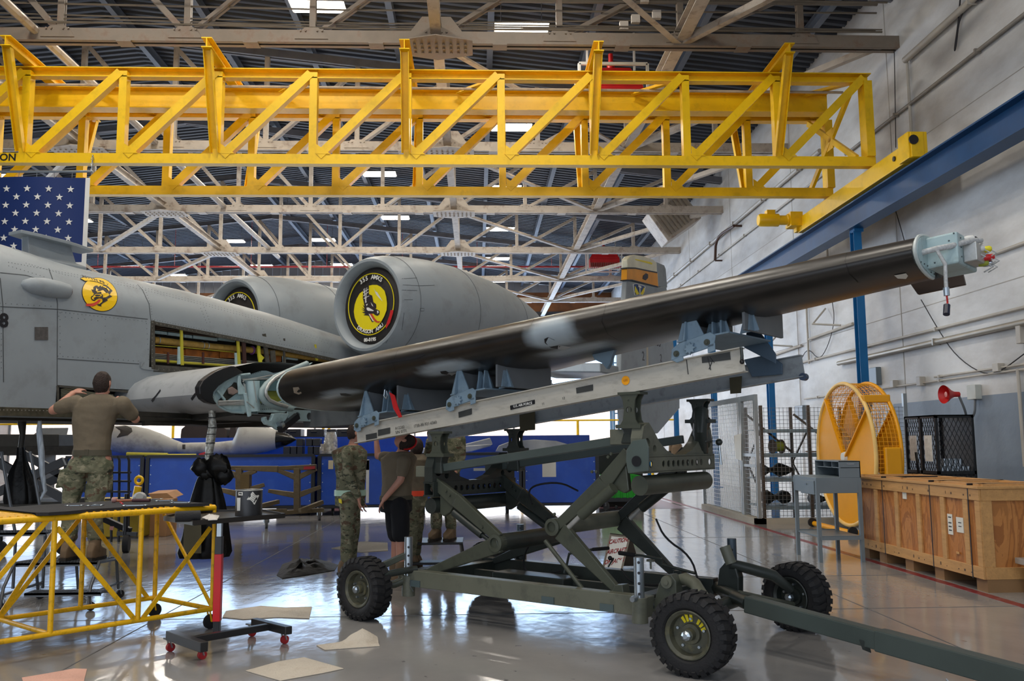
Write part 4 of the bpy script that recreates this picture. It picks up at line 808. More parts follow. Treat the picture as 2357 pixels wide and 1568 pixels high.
so = skin.build('wing_skin', m, OW, smooth=50)
pa = so.data.attributes.new('patch', 'FLOAT', 'POINT'); Lw = (wt-wr).normalized()
offs = V((0, 0, 0)); offs = OW.location
PT = []
for cx, cy, lx, lw in ((1268, 775, .22, .16), (1030, 850, .3, .11), (785, 908, .26, .08), (1330, 805, .32, .12), (1110, 866, .36, .1), (850, 925, .36, .08)):
    h_, _ = hit(BSK, cx, cy, 0)
    if h_ is not None: PT.append((h_, lx, lw))
for i, v_ in enumerate(so.data.vertices):
    p = v_.co+offs; f = 0
    for c_, lx, lw in PT:
        d = p-c_; al = d.dot(Lw); rest = (d-Lw*al).length
        e_ = math.sqrt((al/lx)**2+(rest/lw)**2); f = max(f, min(1, max(0, (1.25-e_)/.45)))
    pa.data[i].value = f*.9
g = MB()
for P in ([(1253, 780), (1262, 776), (1276, 782), (1290, 796), (1284, 803), (1268, 800), (1254, 789)], [(1013, 855), (1026, 853), (1034, 858), (1028, 862), (1016, 860)], [(782, 905), (796, 905), (812, 909), (798, 912), (785, 910)]): dflat(g, BSK, P, .003)
g.build('slot_shade', M_blk, OW, double=False)  # black plates on the skin stand for the shade inside the cut slots
g = MB(); dflat(g, BSK, [(1285, 793), (1315, 798), (1298, 805), (1284, 803)], .004); dflat(g, BSK, [(1030, 858), (1052, 857), (1040, 864)], .004); g.build('slot_door', M_jetl, OW, double=False)
g = MB(); dflat(g, BSK, [(836, 846), (842, 841), (905, 828), (975, 814), (980, 817), (960, 826), (900, 836), (850, 845)], .004); g.build('anti_slip_strip', M_blk, OW, double=False)
g = MB(); dflat(g, BSK, [(675, 892), (688, 891), (695, 905), (688, 908), (677, 904)], .004); g.build('tape_patch', mat('tan_tape', '#8d8070', .7), OW, double=False)
g = MB(); dflat(g, BSK, [(2058, 633), (2085, 628), (2090, 634), (2085, 641), (2066, 640)], .004); g.build('white_tag', M_paper, OW, double=False)
g = MB()
for l_ in ([(935, 792), (915, 808), (905, 835), (912, 860)], [(1395, 703), (1385, 740), (1400, 770), (1420, 780)], [(1950, 583), (1945, 600), (1955, 630), (1975, 650)], [(1230, 735), (1222, 750)]): dline(g, BSK, l_, .004)
g.build('wing_seam', mat('seam_grey', '#0c0c0c', .6), OW, double=False)
g = MB(); ddots(g, BSK, [(955, 880), (1150, 850), (1330, 812), (1500, 775)], 12, .003); ddots(g, BSK, [(1600, 770), (1800, 722), (1990, 672)], 14, .003); ddots(g, BSK, [(912, 800), (906, 830)], 8, .003)
g.build('wing_rivets', mat('rivet_grey', '#5a5652', .5), OW, double=False)
# root end ring, tip rib and tip box
MB().loft([wsec(0), [p+Lw*-.03 for p in wsec(0)]], cap=True).build('root_cap', M_prim, OW)
s1 = wsec(1); s1f = s1; s1 = [p for p, a in zip(s1, AFW) if a[0] < .62]; ct = sum(s1, V((0, 0, 0)))/len(s1)
MB().loft([s1, [p+Lw*.035 for p in s1]], cap=True).build('tip_rib', M_prim, OW); MB().loft([s1f, [p+Lw*.006 for p in s1f]], cap=True).build('tip_closing_web', M_blk, OW)
rim = [p+(p-ct).normalized()*.006+Lw*.02 for p in s1]; MB().path(rim, .012, 6).build('tip_rim', mat('pale_rim', '#C3CCCB', .4), OW, smooth=50)
P0 = TV(wt)
tw = lambda a, b, c: wt+Wv*a+UPZ*b+Lw*c
MB().loft([[tw(.22, -.09, c), tw(.22, .11, c), tw(.68, .13, c), tw(.74, .09, c), tw(.77, -.07, c)] for c in (.03, .22)]).build('tip_box', M_prim, OW, bev=.012)
MB().loft([[tw(.35, -.07, c), tw(.35, .05, c), tw(.66, .05, c), tw(.7, -.05, c)] for c in (.22, .30)]).build('tip_flange', M_alu, OW, bev=.006)
rr = MB()
for i in range(5):
    for j_ in range(3): rr.lathe([(.006, 0), (.004, .005)], tw(.3+i*.09, -.04+j_*.06, .22), Lw, 6)
    rr.lathe([(.006, 0), (.004, .005)], tw(.22, -.06+i*.04, .08+.03*i), -Wv, 6)
for i in range(10): rr.lathe([(.006, 0), (.004, .005)], tw(.06+.08*i, (-.07 if i < 3 else -.1), .036), Lw, 6)
rr.build('tip_rivets', mat('dark_rivet'), OW)
M_hose = mat('braided_grey_hose', '#B9BBBC', .5, var=.25, vs=60)
MB().path([tw(.12, -.0, .03), tw(.1, .0, .12), tw(.2, .02, .18), tw(.35, .06, .27), tw(.5, .08, .3)], .018, 10).build('electrical_hose', M_hose, OW, smooth=50)
MB().path([tw(.12, .0, .05), tw(.1, -.0, .12), tw(.12, -.1, .16), tw(.11, -.2, .16), tw(.11, -.26, .16)], .012, 8).build('electrical_hose', M_hose, OW, smooth=50)
MB().tube(tw(.11, -.25, .16), tw(.11, -.3, .16), .018, 10).build('hose_fitting', M_zinc, OW); MB().path([tw(.11, -.3, .16), tw(.12, -.34, .16), tw(.1, -.37, .16)], .006, 6).build('red_lanyard', M_red, OW)
MB().tube(tw(.1, -.36, .16), tw(.07, -.42, .16), .02, 12).build('dangling_plug', mat('dark_blue_plug', '#20253a', .4), OW)
for i, (a_, b_, c_, m_) in enumerate(((.42, .09, .36, M_white), (.5, .03, .4, M_white), (.62, .04, .42, mat('yellow_cap', '#D8CF1E', .4)), (.58, -.02, .42, M_red), (.7, .0, .42, M_red), (.6, -.05, .4, M_grn), (.46, .0, .38, M_zinc), (.68, .05, .36, M_zinc), (.74, -.03, .4, M_zinc), (.52, .1, .36, M_blk))):
    MB().lathe([(.018, 0), (.022, .02), (.02, .05), (.01, .06)], tw(a_, b_, c_-.14), Lw+Wv*(.2-.1*(i % 3)), 10).build('connector', m_, OW, smooth=40)
    MB().path([tw(a_, b_, c_-.1), tw(a_+.03, b_-.03, c_-.06), tw(a_+.05, b_-.05, c_-.12)], .005, 5).build('connector_wire', M_hose, OW)
# trailing surfaces under the wing
fl_ = lambda pts, q: [TQ(a, b_, q) for a, b_ in pts]
M_flap = mat('dull_flap_grey', '#5A5E62', .5, var=.1, stain='#3c3f42', stamt=.5, sts=5)
fp1 = MB().slab(fl_([(690, 938), (1010, 900), (1090, 872), (1250, 860), (1264, 892), (1215, 915), (1040, 950), (900, 972), (700, 985)], 1.35), Wv*.06); fo = fp1.build('wing_flap', M_flap, OW, bev=.006)
g = MB(); ddots(g, bvh(fp1), [(940, 930), (1255, 866)], 10, .005); ddots(g, bvh(fp1), [(960, 950), (1200, 912)], 10, .005); ddots(g, bvh(fp1), [(1185, 880), (1195, 915)], 9, .005); g.build('flap_rivets', mat('rivet_grey'), fo, double=False)
g = MB(); dflat(g, bvh(fp1), [(1078, 875), (1104, 872), (1104, 886), (1078, 888)], .006); dflat(g, bvh(fp1), [(1224, 868), (1244, 866), (1246, 880), (1226, 882)], .006); dflat(g, bvh(fp1), [(1018, 903), (1040, 901), (1040, 910), (1018, 912)], .006); g.build('flap_placard', M_blk, fo, double=False)
MB().slab(fl_([(2046, 630), (2090, 646), (2112, 678), (2222, 655), (2216, 630), (2150, 612)], 1.3), Wv*.04).build('aileron', mat('dark_brown_aileron', '#3a2f2a', .4), OW, bev=.004)
MB().slab(fl_([(1358, 808), (1415, 802), (1408, 820), (1403, 838), (1396, 850), (1385, 836), (1368, 828)], .9), Wv*.05).build('hinge_bracket', M_cblu, OW, bev=.004)
MB().path(fl_([(886, 897), (884, 912), (889, 918), (892, 910), (890, 900)], .45), .008, 6).build('lifting_shackle', M_zinc, OW)
MB().slab(fl_([(896, 903), (908, 910), (915, 935), (925, 960), (918, 962), (905, 940), (900, 918)], .4), Wv*.006).build('red_streamer', M_red, OW)
# ================================================================== TRAILER
TRL = thing('wing_transport_trailer', 'olive green scissor lift trailer with four knobbly tyres carrying the black wing', 'trailer', tuple(T(VB/2, .9, 0)))
QF, QB = .42, 1.5           # near and far frame beams
for q, fr_px in ((QF, None), (QB, None)):
    z0, z1 = TQ(1350, 1400, QF).z, TQ(1350, 1356, QF).z
    v0 = TV(TQ(925, 1335, QF))[0]; v1 = TV(TQ(1500, 1400, QF))[0]
    nm_ = 'frame_beam'
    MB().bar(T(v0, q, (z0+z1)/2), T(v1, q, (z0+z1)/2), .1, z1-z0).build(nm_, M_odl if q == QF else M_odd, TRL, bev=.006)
zf = (z0+z1)/2
pt = MB()
for px in (965, 1270, 1405): 
    vv = TV(TQ(px, 1380, QF))[0]; pt.obox(T(vv, QF-.055, zf-.04), Lv*.06, Wv*.005, UPZ*.028)
pt.build('reflector_pad', mat('teal_grey_pad', '#4c5a5c', .5), TRL)
for v_ in (v0+.05, v0+.2, v1-.15): MB().bar(T(v_, QF, zf), T(v_, QB, zf), .12, .1).build('cross_member', M_odd, TRL, bev=.005)
for q in (.75, 1.15): MB().bar(T(v0+.1, q, zf-.03), T(v1, q, zf-.03), .05, .07).build('inner_frame_rail', M_odd, TRL)
# jack posts with holes
def post(px, pyt, pyb, q, m_, zin=None):
    p = TQ(px, pyb, q); t_ = TQ(px, pyt, q); r_ = .038
    o = MB().tube(V((p.x, p.y, max(.2, p.z-.12))), V((p.x, p.y, t_.z)), r_, 20).build('jack_post', m_, TRL, smooth=40)
    h_ = MB()
    d = (C0-p); d.z = 0; d.normalize()
    z = p.z+.05
    while z < t_.z-.03: h_.lathe([(.011, 0), (.011, .004)], V((p.x, p.y, z))+d*(r_-.001), d, 10); z += .075
    h_.build('pin_holes', M_blk, o)
    MB().tube(V((p.x, p.y, p.z-.16)), V((p.x, p.y, p.z+.02)), .06, 20).build('post_socket', M_odl if q < 1 else M_odd, TRL, smooth=40)
post(940, 1236, 1330, QF-.02, M_zinc); post(1472, 1283, 1382, QF-.1, M_zinc); post(1198, 1207, 1262, QB+.15, mat('dark_steel_post', '#4a5660', .4, metal=.4)); post(1686, 1240, 1300, QB+.1, mat('dark_steel_post'))
MB().lathe([(.02, 0), (.024, .01), (.02, .05)], TQ(1463, 1378, QF-.18), -Wv, 12).build('locking_knob', M_zinc, TRL, smooth=40)
# wheels
def wheel(c, ax, r, w, name, hubside, hubm):
    ax = V(ax).normalized(); t = MB(); prof = [(.62, -.42), (.66, -.47), (.8, -.5), (.93, -.46), (.97, -.38), (.985, 0), (.97, .38), (.93, .46), (.8, .5), (.66, .47), (.62, .42), (.55, .3), (.55, -.3), (.62, -.42)]
    t.lathe([(a*r, b*w) for a, b in prof], c, ax, 48, cap=False)
    o = t.build('tyre', M_rub, TRL, smooth=35); _, sd, u = frame(ax); tr_ = MB(); N = 26
    for i in range(N):
        for sgn in (-1, 1):
            a = 2*math.pi*(i+(.5 if sgn > 0 else 0))/N
            e1 = lambda a: sd*math.cos(a)+u*math.sin(a)
            da = 2*math.pi/N*.32
            pts = []
            for rr_ in (.955, 1.02):
                pts += [c+e1(a-da)*r*rr_+ax*(sgn*w*.03), c+e1(a+da)*r*rr_+ax*(sgn*w*.03), c+e1(a+da+.07)*r*(rr_-.01)+ax*(sgn*w*.44), c+e1(a-da+.07)*r*(rr_-.01)+ax*(sgn*w*.44)]
            tr_.add(pts, [(0, 1, 2, 3), (7, 6, 5, 4), (0, 4, 5, 1), (1, 5, 6, 2), (2, 6, 7, 3), (3, 7, 4, 0)])
            q_ = [c+e1(a-da+.07)*r*.945+ax*(sgn*w*.44), c+e1(a+da+.07)*r*.945+ax*(sgn*w*.44), c+e1(a+da+.07)*r*1.01+ax*(sgn*w*.44), c+e1(a-da+.07)*r*1.01+ax*(sgn*w*.44)]
            q2 = [c+e1(a-da+.09)*r*.84+ax*(sgn*w*.50), c+e1(a+da+.05)*r*.84+ax*(sgn*w*.50), c+e1(a+da+.05)*r*.86+ax*(sgn*w*.54), c+e1(a-da+.09)*r*.86+ax*(sgn*w*.54)]
            tr_.loft([q_, q2])
    tr_.build('tread_lugs', M_rub, o)
    h = MB().lathe([(.56*r, .36*w), (.6*r, .42*w), (.57*r, .44*w), (.5*r, .36*w), (.48*r, .1*w), (.26*r, .1*w), (.24*r, .2*w), (.15*r, .2*w), (.14*r, .42*w), (.0, .42*w)], c, ax*hubside, 36, cap=False)
    h.lathe([(.56*r, .2*w), (.5*r, .3*w), (.0, .3*w)], c, -ax*hubside, 24, cap=False)
    ho = h.build('wheel_rim', hubm, TRL, smooth=35)
    MB().lathe([(.075*r*1.6, .0), (.075*r*1.6, .15*w), (.06*r, .2*w), (0, .2*w)], c+ax*hubside*w*.4, ax*hubside, 8).build('axle_nut', M_zinc, ho)
    bn = MB()
    for i in range(5): a = 2*math.pi*i/5+.3; bn.lathe([(.012, 0), (.01, .02)], c+(sd*math.cos(a)+u*math.sin(a))*r*.36+ax*hubside*w*.1, ax*hubside, 6)
    bn.build('lug_nuts', M_zinc, ho); return ho
RW = .272; M_hub = mat('rusty_olive_hub', '#4f4f42', .5, var=.25, vs=12, stain='#8a8258', stamt=.4, sts=10)
axA = V((.72, .69, 0)); 
wA = T(0, 0, RW)+V((0, .1, 0)); wheel(V((A0.x+.02, A0.y+.08, RW)), (.66, .75, 0), RW, .2, 'w', -1, M_hub)
ho = wheel(V((B0.x+.0, B0.y+.1, RW)), (.60, .80, 0), RW, .22, 'w', -1, M_hub)
_, sd_, u_ = frame(V((.60, .80, 0)))
g = MB(); cB = V((B0.x, B0.y+.1, RW))-V((.60, .80, 0))*.105*.25
for i in range(7):
    a = .3+i*.28
    if i in (3,): continue
    g.slab([cB+(sd_*math.cos(a+x)+u_*math.sin(a+x))*RW*rr for x, rr in ((0, .30), (.2, .29), (.22, .44+.02*(i % 3)), (.05, .46))], V((-.60, -.80, 0))*.006)
g.build('chipped_yellow_paint', M_by, ho)
pC = atZ(1850, 1455, 0); wheel(V((pC.x-.02, pC.y+.08, RW)), (-.80, -.60, 0), RW, .22, 'w', 1, M_odd)
pD = T(.05, 1.75, 0); wheel(V((pD.x, pD.y, RW)), Wv, RW, .2, 'w', -1, M_odd)
# axle arms
def limb(pts, ws, name, m_, q, bev=.008):
    mb = MB()
    for i in range(len(pts)-1): mb.taper(TQ(*pts[i], q), TQ(*pts[i+1], q), .07, ws[i], .07, ws[i+1], up=UPZ)
    return mb.build(name, m_, TRL, bev=bev)
MB().path([T(.0, .1, RW), T(.12, .3, RW+.02), T(.2, QF, zf)], .035, 10).build('rear_stub_axle', M_od, TRL, smooth=50)
MB().taper(T(-.0, .12, .42), TQ(940, 1275, QF), .05, .06, .05, .05).build('rear_arm', M_od, TRL, bev=.006)
MB().path([TQ(880, 1325, .1), TQ(925, 1315, .3), TQ(960, 1310, QF)], .03, 10).build('rear_tie_rod', M_odd, TRL, smooth=50)
MB().path([TQ(1545, 1338, .6), TQ(1580, 1333, .55), TQ(1600, 1345, .5), TQ(1625, 1385, .4), T(VB, .2, RW+.1)], [.035, .045, .045, .045, .045], 12).build('front_suspension_arm', M_odl, TRL, smooth=50)
MB().slab(fl_([(1500, 1410), (1505, 1385), (1515, 1345), (1527, 1325), (1545, 1323), (1556, 1338), (1558, 1390), (1555, 1410)], .45), Wv*.1).build('front_pivot_bracket', M_od, TRL, bev=.01)
MB().lathe([(.045, 0), (.045, .02), (.02, .02), (.02, .03)], TQ(1536, 1340, .45), -Wv, 20).build('pivot_boss', M_odl, TRL, smooth=40)
MB().slab(fl_([(1650, 1350), (1655, 1310), (1668, 1295), (1690, 1295), (1700, 1330), (1700, 1375), (1660, 1385)], 1.4), Wv*.1).build('front_pivot_bracket', M_odd, TRL, bev=.01)
MB().path([TQ(1680, 1298, 1.4), TQ(1720, 1308, 1.5), TQ(1780, 1325, 1.6), V((pC.x-.1, pC.y-.03, RW+.07))], [.04, .045, .045, .035], 12).build('front_suspension_arm', M_odd, TRL, smooth=50)
MB().path([TQ(1700, 1365, 1.0), TQ(1760, 1378, 1.2), V((pC.x-.12, pC.y-.12, RW-.03))], .02, 8).build('steering_rod', M_od, TRL, smooth=50)
MB().tube(TQ(1683, 1298, 1.35), TQ(1668, 1258, 1.35), .045, 14).build('angled_socket', M_odl, TRL, smooth=40)
MB().path([T(v1-.1, QF, zf), T(v1+.35, .8, zf-.02), T(v1+.35, 1.2, zf-.02), T(v1, QB, zf)], .05, 10).build('front_yoke', M_odd, TRL, smooth=50)
tb0_ = onpl(1722, 1392, T(v1+.35, 0, 0), Lv); tb0_ = dep(1722, 1390, 6.6); tb1_ = dep(2350, 1562, 5.0); tb2_ = tb1_+(tb1_-tb0_)*.12
MB().bar(tb0_, tb2_, .1, .12).build('tow_bar', mat('slate_green_tow_bar', '#46504E', .42, var=.1), TRL, bev=.008); MB().bar(tb0_.lerp(tb1_, .55), tb2_, .115, .135).build('tow_bar_sleeve', mat('slate_green_tow_bar'), TRL, bev=.008)
MB().ring(tb2_+(tb2_-tb0_).normalized()*.06, (0, 0, 1), .05, .015, 20, 8).build('tow_eye', M_odd, TRL, smooth=50)
MB().path([dep(1690, 1375, 6.8), tb0_], .05, 10).build('tow_bar_pivot', M_odd, TRL, smooth=50)
MB().slab([dep(*p, 5.75) for p in ((1978, 1472), (2000, 1480), (2005, 1500), (1985, 1492))], V((0, 0, -.01))).build('tow_bar_tab', M_odd, TRL)
MB().path([tb1_+V((-.3, .25, -.06)), tb1_+V((-.25, .2, -.13)), tb1_+V((-.15, .1, -.13)), tb1_+V((-.1, .05, -.08))], .004, 5).build('safety_wire', M_zinc, TRL)
# scissor arms: near pair then far pair
QS, QT = .5, 1.45
def scissor(q, m_, dq, far=False):
    P = (lambda x, y: TQ(x, y, QS)+Wv*(q-QS)) if far else (lambda x, y: TQ(x, y, q))
    A = lambda nm, p, q_, w0, w1, th=.05: MB().taper(P(*p), P(*q_), th, w0, th, w1).build(nm, m_, TRL, bev=.008)
    A('rear_lower_arm', (985, 1318), (1150, 1252), .06, .15); A('rear_upper_arm', (1150, 1240), (1050, 1150), .09, .13); A('rear_upper_arm', (1050, 1152), (985, 1095), .13, .09)
    A('front_lower_arm', (1292, 1222), (1438, 1376), .16, .05); A('front_upper_arm', (1285, 1210), (1395, 1110), .08, .13); A('front_upper_arm', (1392, 1113), (1448, 1040), .13, .09)
    for c_, r_ in (((1145, 1250), .075), ((1276, 1213), .07)):
        MB().lathe([(r_, -.04), (r_, .04), (r_*.62, .045), (r_*.6, .02), (0, .02)], P(*c_), -Wv, 28).build('knee_bearing', m_, TRL, smooth=35)
    MB().slab([P(*p) for p in ((1012, 1120), (1050, 1155), (1035, 1180), (1020, 1190), (1012, 1180))], Wv*.05).slab([P(*p) for p in ((1440, 1060), (1448, 1130), (1436, 1136), (1420, 1128), (1385, 1108))], Wv*.05).build('gusset_web', m_, TRL, bev=.01)
    MB().tube(P(1045, 1180), P(1110, 1232), .035, 14).tube(P(1110, 1232), P(1135, 1250), .018, 10).build('rear_lift_cylinder', M_odd, TRL, smooth=40)
    MB().tube(P(1425, 1122)-Wv*.08, P(1350, 1185)-Wv*.08, .045, 16).build('front_lift_cylinder', M_od if not far else M_odd, TRL, smooth=40)
    MB().tube(P(1350, 1185)-Wv*.08, P(1322, 1212)-Wv*.08, .02, 12).build('piston_rod', M_alu, TRL, smooth=40)
    MB().slab([P(*p)-Wv*.05 for p in ((1415, 1365), (1422, 1345), (1440, 1345), (1445, 1375), (1460, 1380), (1440, 1395), (1415, 1392))], Wv*.1).build('arm_foot', m_, TRL, bev=.006)
    bo = MB()
    for c_ in ((990, 1108), (1003, 1122), (1040, 1140), (1032, 1130), (1412, 1045), (1405, 1052), (1378, 1086), (1368, 1086), (1282, 1183), (1115, 1213)): bo.lathe([(.014, 0), (.012, .012)], P(*c_)-Wv*.03, -Wv, 6)
    bo.build('pivot_bolts', m_, TRL)
    return P
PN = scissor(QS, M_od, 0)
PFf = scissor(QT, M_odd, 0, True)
MB().tube(TQ(1276, 1213, QS), TQ(1276, 1213, QS)+Wv*1.0, .07, 24).build('knee_cross_tube', M_odl, TRL, smooth=40)
MB().tube(TQ(1145, 1250, QS), TQ(1145, 1250, QS)+Wv*1.0, .075, 24).build('knee_cross_tube', M_odd, TRL, smooth=40)
MB().tube(TQ(1255, 1245, QS), TQ(1340, 1355, QS), .018, 10).tube(TQ(1255, 1245, QT), TQ(1340, 1355, QT), .018, 10).build('safety_strut', M_od, TRL, smooth=40)
# upper frame
zr_, zf_ = TQ(1000, 1086, QS).z, TQ(1440, 1012, QS).z; vr_, vf_ = TV(TQ(968, 1088, QS))[0], TV(TQ(1440, 1012, QS))[0]
for q in (QS, QT): MB().bar(T(vr_, q, zr_), T(vf_, q, zf_), .05, .07).build('upper_side_rail', mat('slate_green_tow_bar'), TRL, bev=.005)
MB().obox(T(vr_+.06, QS, zr_), Lv*.09, Wv*.035, UPZ*.05).build('rail_end_clamp', M_odl, TRL, bev=.005); MB().obox(T(vf_+.0, QS, zf_+.02), Lv*.12, Wv*.04, UPZ*.06).build('rail_end_clamp', M_odl, TRL, bev=.005)
def saddle(v, zb, zt_, q0, q1, m_, near_up=True):
    h = zt_-zb; L_ = q1-q0; N = 9
    for dv in (-.055, .055):
        MB().plate_holes(T(v+dv, q0, zb), Wv, UPZ, [(0, 0), (L_, 0), (L_, h), (0, h)], [(.1, h/2, .028)]+[(.30+i*(L_-.55)/(N-1), h/2, .026) for i in range(N)]+[(L_-.09, h/2, .028)], Lv*.01).build('saddle_web', m_, TRL)
    MB().bar(T(v, q0, zb), T(v, q1, zb), .13, .015).bar(T(v, q0, zt_), T(v, q1, zt_), .13, .015).build('saddle_flange', m_, TRL)
    for q, s in ((q0, 1), (q1, -1)):      # curved yoke horns
        pts = [(0, 0), (0, .14), (.03, .23), (.11, .26), (.18, .2), (.27, .11), (.38, .045), (.54, 0)]
        MB().plate_holes(T(v-.05, q, zt_), Wv*s, UPZ, pts, [(.08, .1, .042), (.19, .06, .028)], Lv*.1).build('yoke_horn', m_, TRL)
sv0 = TV(TQ(1450, 1080, .4))[0]; zb_, zt2 = TQ(1455, 1088, .4).z, TQ(1455, 1052, .4).z
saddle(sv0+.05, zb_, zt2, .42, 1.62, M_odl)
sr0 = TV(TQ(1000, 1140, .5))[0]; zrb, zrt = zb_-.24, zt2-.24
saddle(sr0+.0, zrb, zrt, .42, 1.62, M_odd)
MB().tube(T(sv0+.05, .45, zb_-.1), T(sv0+.05, 1.55, zb_-.1), .075, 24).build('lift_cross_tube', M_od, TRL, smooth=40)
MB().tube(T(sr0, .45, zrb-.09), T(sr0, 1.55, zrb-.09), .07, 24).build('lift_cross_tube', M_odd, TRL, smooth=40)
MB().slab(fl_([(1440, 1060), (1442, 1035), (1455, 1015), (1485, 1010), (1492, 1030), (1492, 1085), (1445, 1090)], .36), Wv*.02).build('side_plate', mat('glossy_slate_plate', '#55605c', .3), TRL, bev=.004)
MB().lathe([(.04, 0), (.04, .004)], TQ(1465, 1062, .355), -Wv, 18).build('plate_hole', M_blk, TRL)
# rails on top
RAILQ = (QS, QT)
nl0, nl1 = TQ(822, 1000, QS), TQ(1712, 828, QS); hR = (TQ(1712, 800, QS)-TQ(1712, 857, QS)).z
dR = (nl1-nl0).normalized()
def rail(p, q_, m_):
    mb = MB(); a_, b_, t_ = .045, hR/2, .008
    mb.prof(p, q_, [(-a_, -b_), (a_, -b_), (a_, -b_+t_), (.004, -b_+t_), (.004, b_-t_), (a_, b_-t_), (a_, b_), (-a_, b_), (-a_, b_-t_), (-.004, b_-t_), (-.004, -b_+t_), (-a_, -b_+t_)]); return mb.build('carrying_rail', m_, TRL)
rail(nl0, nl1, M_rail)
fl0, fl1 = nl0+Wv*.95+dR*.1, nl1+Wv*.95; fe = TQ(1850, 862, QT); fs = TQ(985, 1020, QT); fs.z = nl0.z+.05
far0 = T(TV(fs)[0], QT, 0); ff0 = V((far0.x, far0.y, nl0.z+(TV(fs)[0]-TV(nl0)[0])*dR.z/math.hypot(dR.x, dR.y))); ff1 = V((fe.x, fe.y, ff0.z+(TV(fe)[0]-TV(ff0)[0])*dR.z/math.hypot(dR.x, dR.y)))
rail(ff0, ff1, mat('far_rail_slate_paint', '#9CA3A9', .4, metal=.15, var=.08, stain='#5a5c5e', stamt=.5, sts=8))
# markings on the near rail web (faces the camera, normal -Wv)
X_ = dR; N_ = -Wv; Yr = N_.cross(X_); Yr = Yr if Yr.z > 0 else -Yr
def RP(px, py, off=.0085): return TQ(px, py, QS-off)
g = MB()
for pts in ([(870, 990), (898, 984), (898, 998), (870, 1004)], [(1055, 949), (1086, 940), (1086, 954), (1056, 962)], [(1326, 893), (1365, 885), (1365, 899), (1327, 906)], [(1615, 822), (1680, 810), (1682, 828), (1616, 836)], [(842, 1001), (867, 996), (868, 1012), (843, 1018)]): g.slab([RP(*p) for p in pts], -Wv*.001)
g.build('dark_placard', mat('worn_placard', '#3a3c3c', .5), TRL)
g = MB().slab([RP(*p) for p in ((1174, 934), (1231, 920), (1231, 930), (1175, 944))], -Wv*.001); g.build('name_plate', M_blk, TRL)
MB().text('U.S. AIR FORCE', .030, RP(1203, 932, .011), X_, Yr, .0005, bold=.0006).build('name_lettering', M_white, TRL, double=False)
MB().text('A12202', .04, RP(920, 985), X_, Yr, .0003).text('S/N 0771', .04, RP(923, 994), X_, Yr, .0003).text('1730-00-921-6560', .04, RP(978, 977), X_, Yr, .0003).text('11', .03, RP(1250, 930), X_, Yr, .0003).text('12', .03, RP(1297, 917), X_, Yr, .0003).build('stencil_lettering', mat('faded_stencil', '#4b4b48', .6), TRL, double=False)
_, sdd, udd = frame(-Wv); c_ = RP(1440, 876); MB().slab([c_+(sdd*math.cos(2*math.pi*i/24)+udd*math.sin(2*math.pi*i/24))*.036 for i in range(24)], -Wv*.001).build('orange_sticker', mat('orange_sticker', '#F2A20C', .4), TRL)
MB().text('680', .028, RP(1440, 876, .0105), X_, Yr, .0003).build('sticker_writing', mat('sticker_ink', '#B06A10', .6), TRL, double=False)
mk = MB()
for x0, y0, x1, y1 in ((1580, 828, 1584, 862), (1629, 822, 1636, 852), (1640, 830, 1632, 850), (1634, 822, 1644, 835)): mk.bar(RP(x0, y0, .009), RP(x1, y1, .009), .004, .004)
mk.build('pen_scribbles', M_blk, TRL)
MB().slab(fl_([(1680, 870), (1708, 866), (1706, 905), (1682, 907)], QT-.06), -Wv*.01).build('rag_strip', mat('olive_canvas', '#4a4636', .9), TRL)
MB().slab(fl_([(1197, 955), (1232, 948), (1232, 990), (1198, 992)], QT-.06), -Wv*.01).build('rag_strip', mat('olive_canvas'), TRL)
MB().lathe([(.03, -.03), (.03, .03)], fe+V((0, 0, -.02)), Wv, 12).build('rail_end_fitting', mat('dark_blue_fitting', '#3d4f6a', .4), TRL)
MB().path([TQ(1706, 800, QS-.05), TQ(1708, 820, QS-.05), TQ(1707, 832, QS-.05)], .012, 8).build('rail_stop_bolt', M_odd, TRL)
MB().sph(TQ(1708, 833, QS-.07), .018, 12, 8).build('stop_knob', M_blk, TRL, smooth=60)
# pylons from saddle to rail
def pylon(px, pyt, pyb, q, m_, toz):
    a_ = TQ(px, pyt, q); b_ = TQ(px, pyb, q); H_ = a_.z-b_.z
    out = [(-.09, 0), (.09, 0), (.055, H_*.2), (.045, H_*.5), (.055, H_*.8), (.085, H_), (-.085, H_), (-.055, H_*.8), (-.045, H_*.5), (-.055, H_*.2)]
    for dq in (-.05, .04): MB().plate_holes(b_+Wv*dq, Lv, UPZ, out, [(0, H_*.5, .026), (0, H_*.78, .008)], Wv*.012).build('pylon_plate', m_, TRL)
    MB().obox(b_+UPZ*H_*.5, Lv*.012, Wv*.045, UPZ*H_*.46).obox(b_, Lv*.11, Wv*.07, UPZ*.015).obox(a_, Lv*.1, Wv*.06, UPZ*.01).build('pylon_core', m_, TRL)
    lo = V((b_.x, b_.y, toz))
    MB().loft([[p+e1*x+e2*y for x, y in ((-1, -1), (1, -1), (1, 1), (-1, 1))] for p, e1, e2 in ((b_, Lv*.08, Wv*.05), (b_.lerp(lo, .4), Lv*.06, Wv*.045), (lo, Lv*.08, Wv*.06))]).build('pylon_base', mat('dark_olive_green_paint'), TRL, bev=.012)
pylon(1456, 906, 982, QS, M_od, zt2+.1); pylon(1612, 922, 970, QT, M_odd, zt2+.1); pylon(1012, 996, 1048, QS, M_od, zrt+.08); pylon(1187, 990, 1035, QT, M_odd, zrt+.08)
MB().path([T(sv0+.05, QT+.05, zt2+.02), T(sv0+.12, QT-.1, zt2+.2), T(sv0+.1, QT-.02, zt2+.38)], .06, 12).build('yoke_tube', M_odd, TRL, smooth=50)
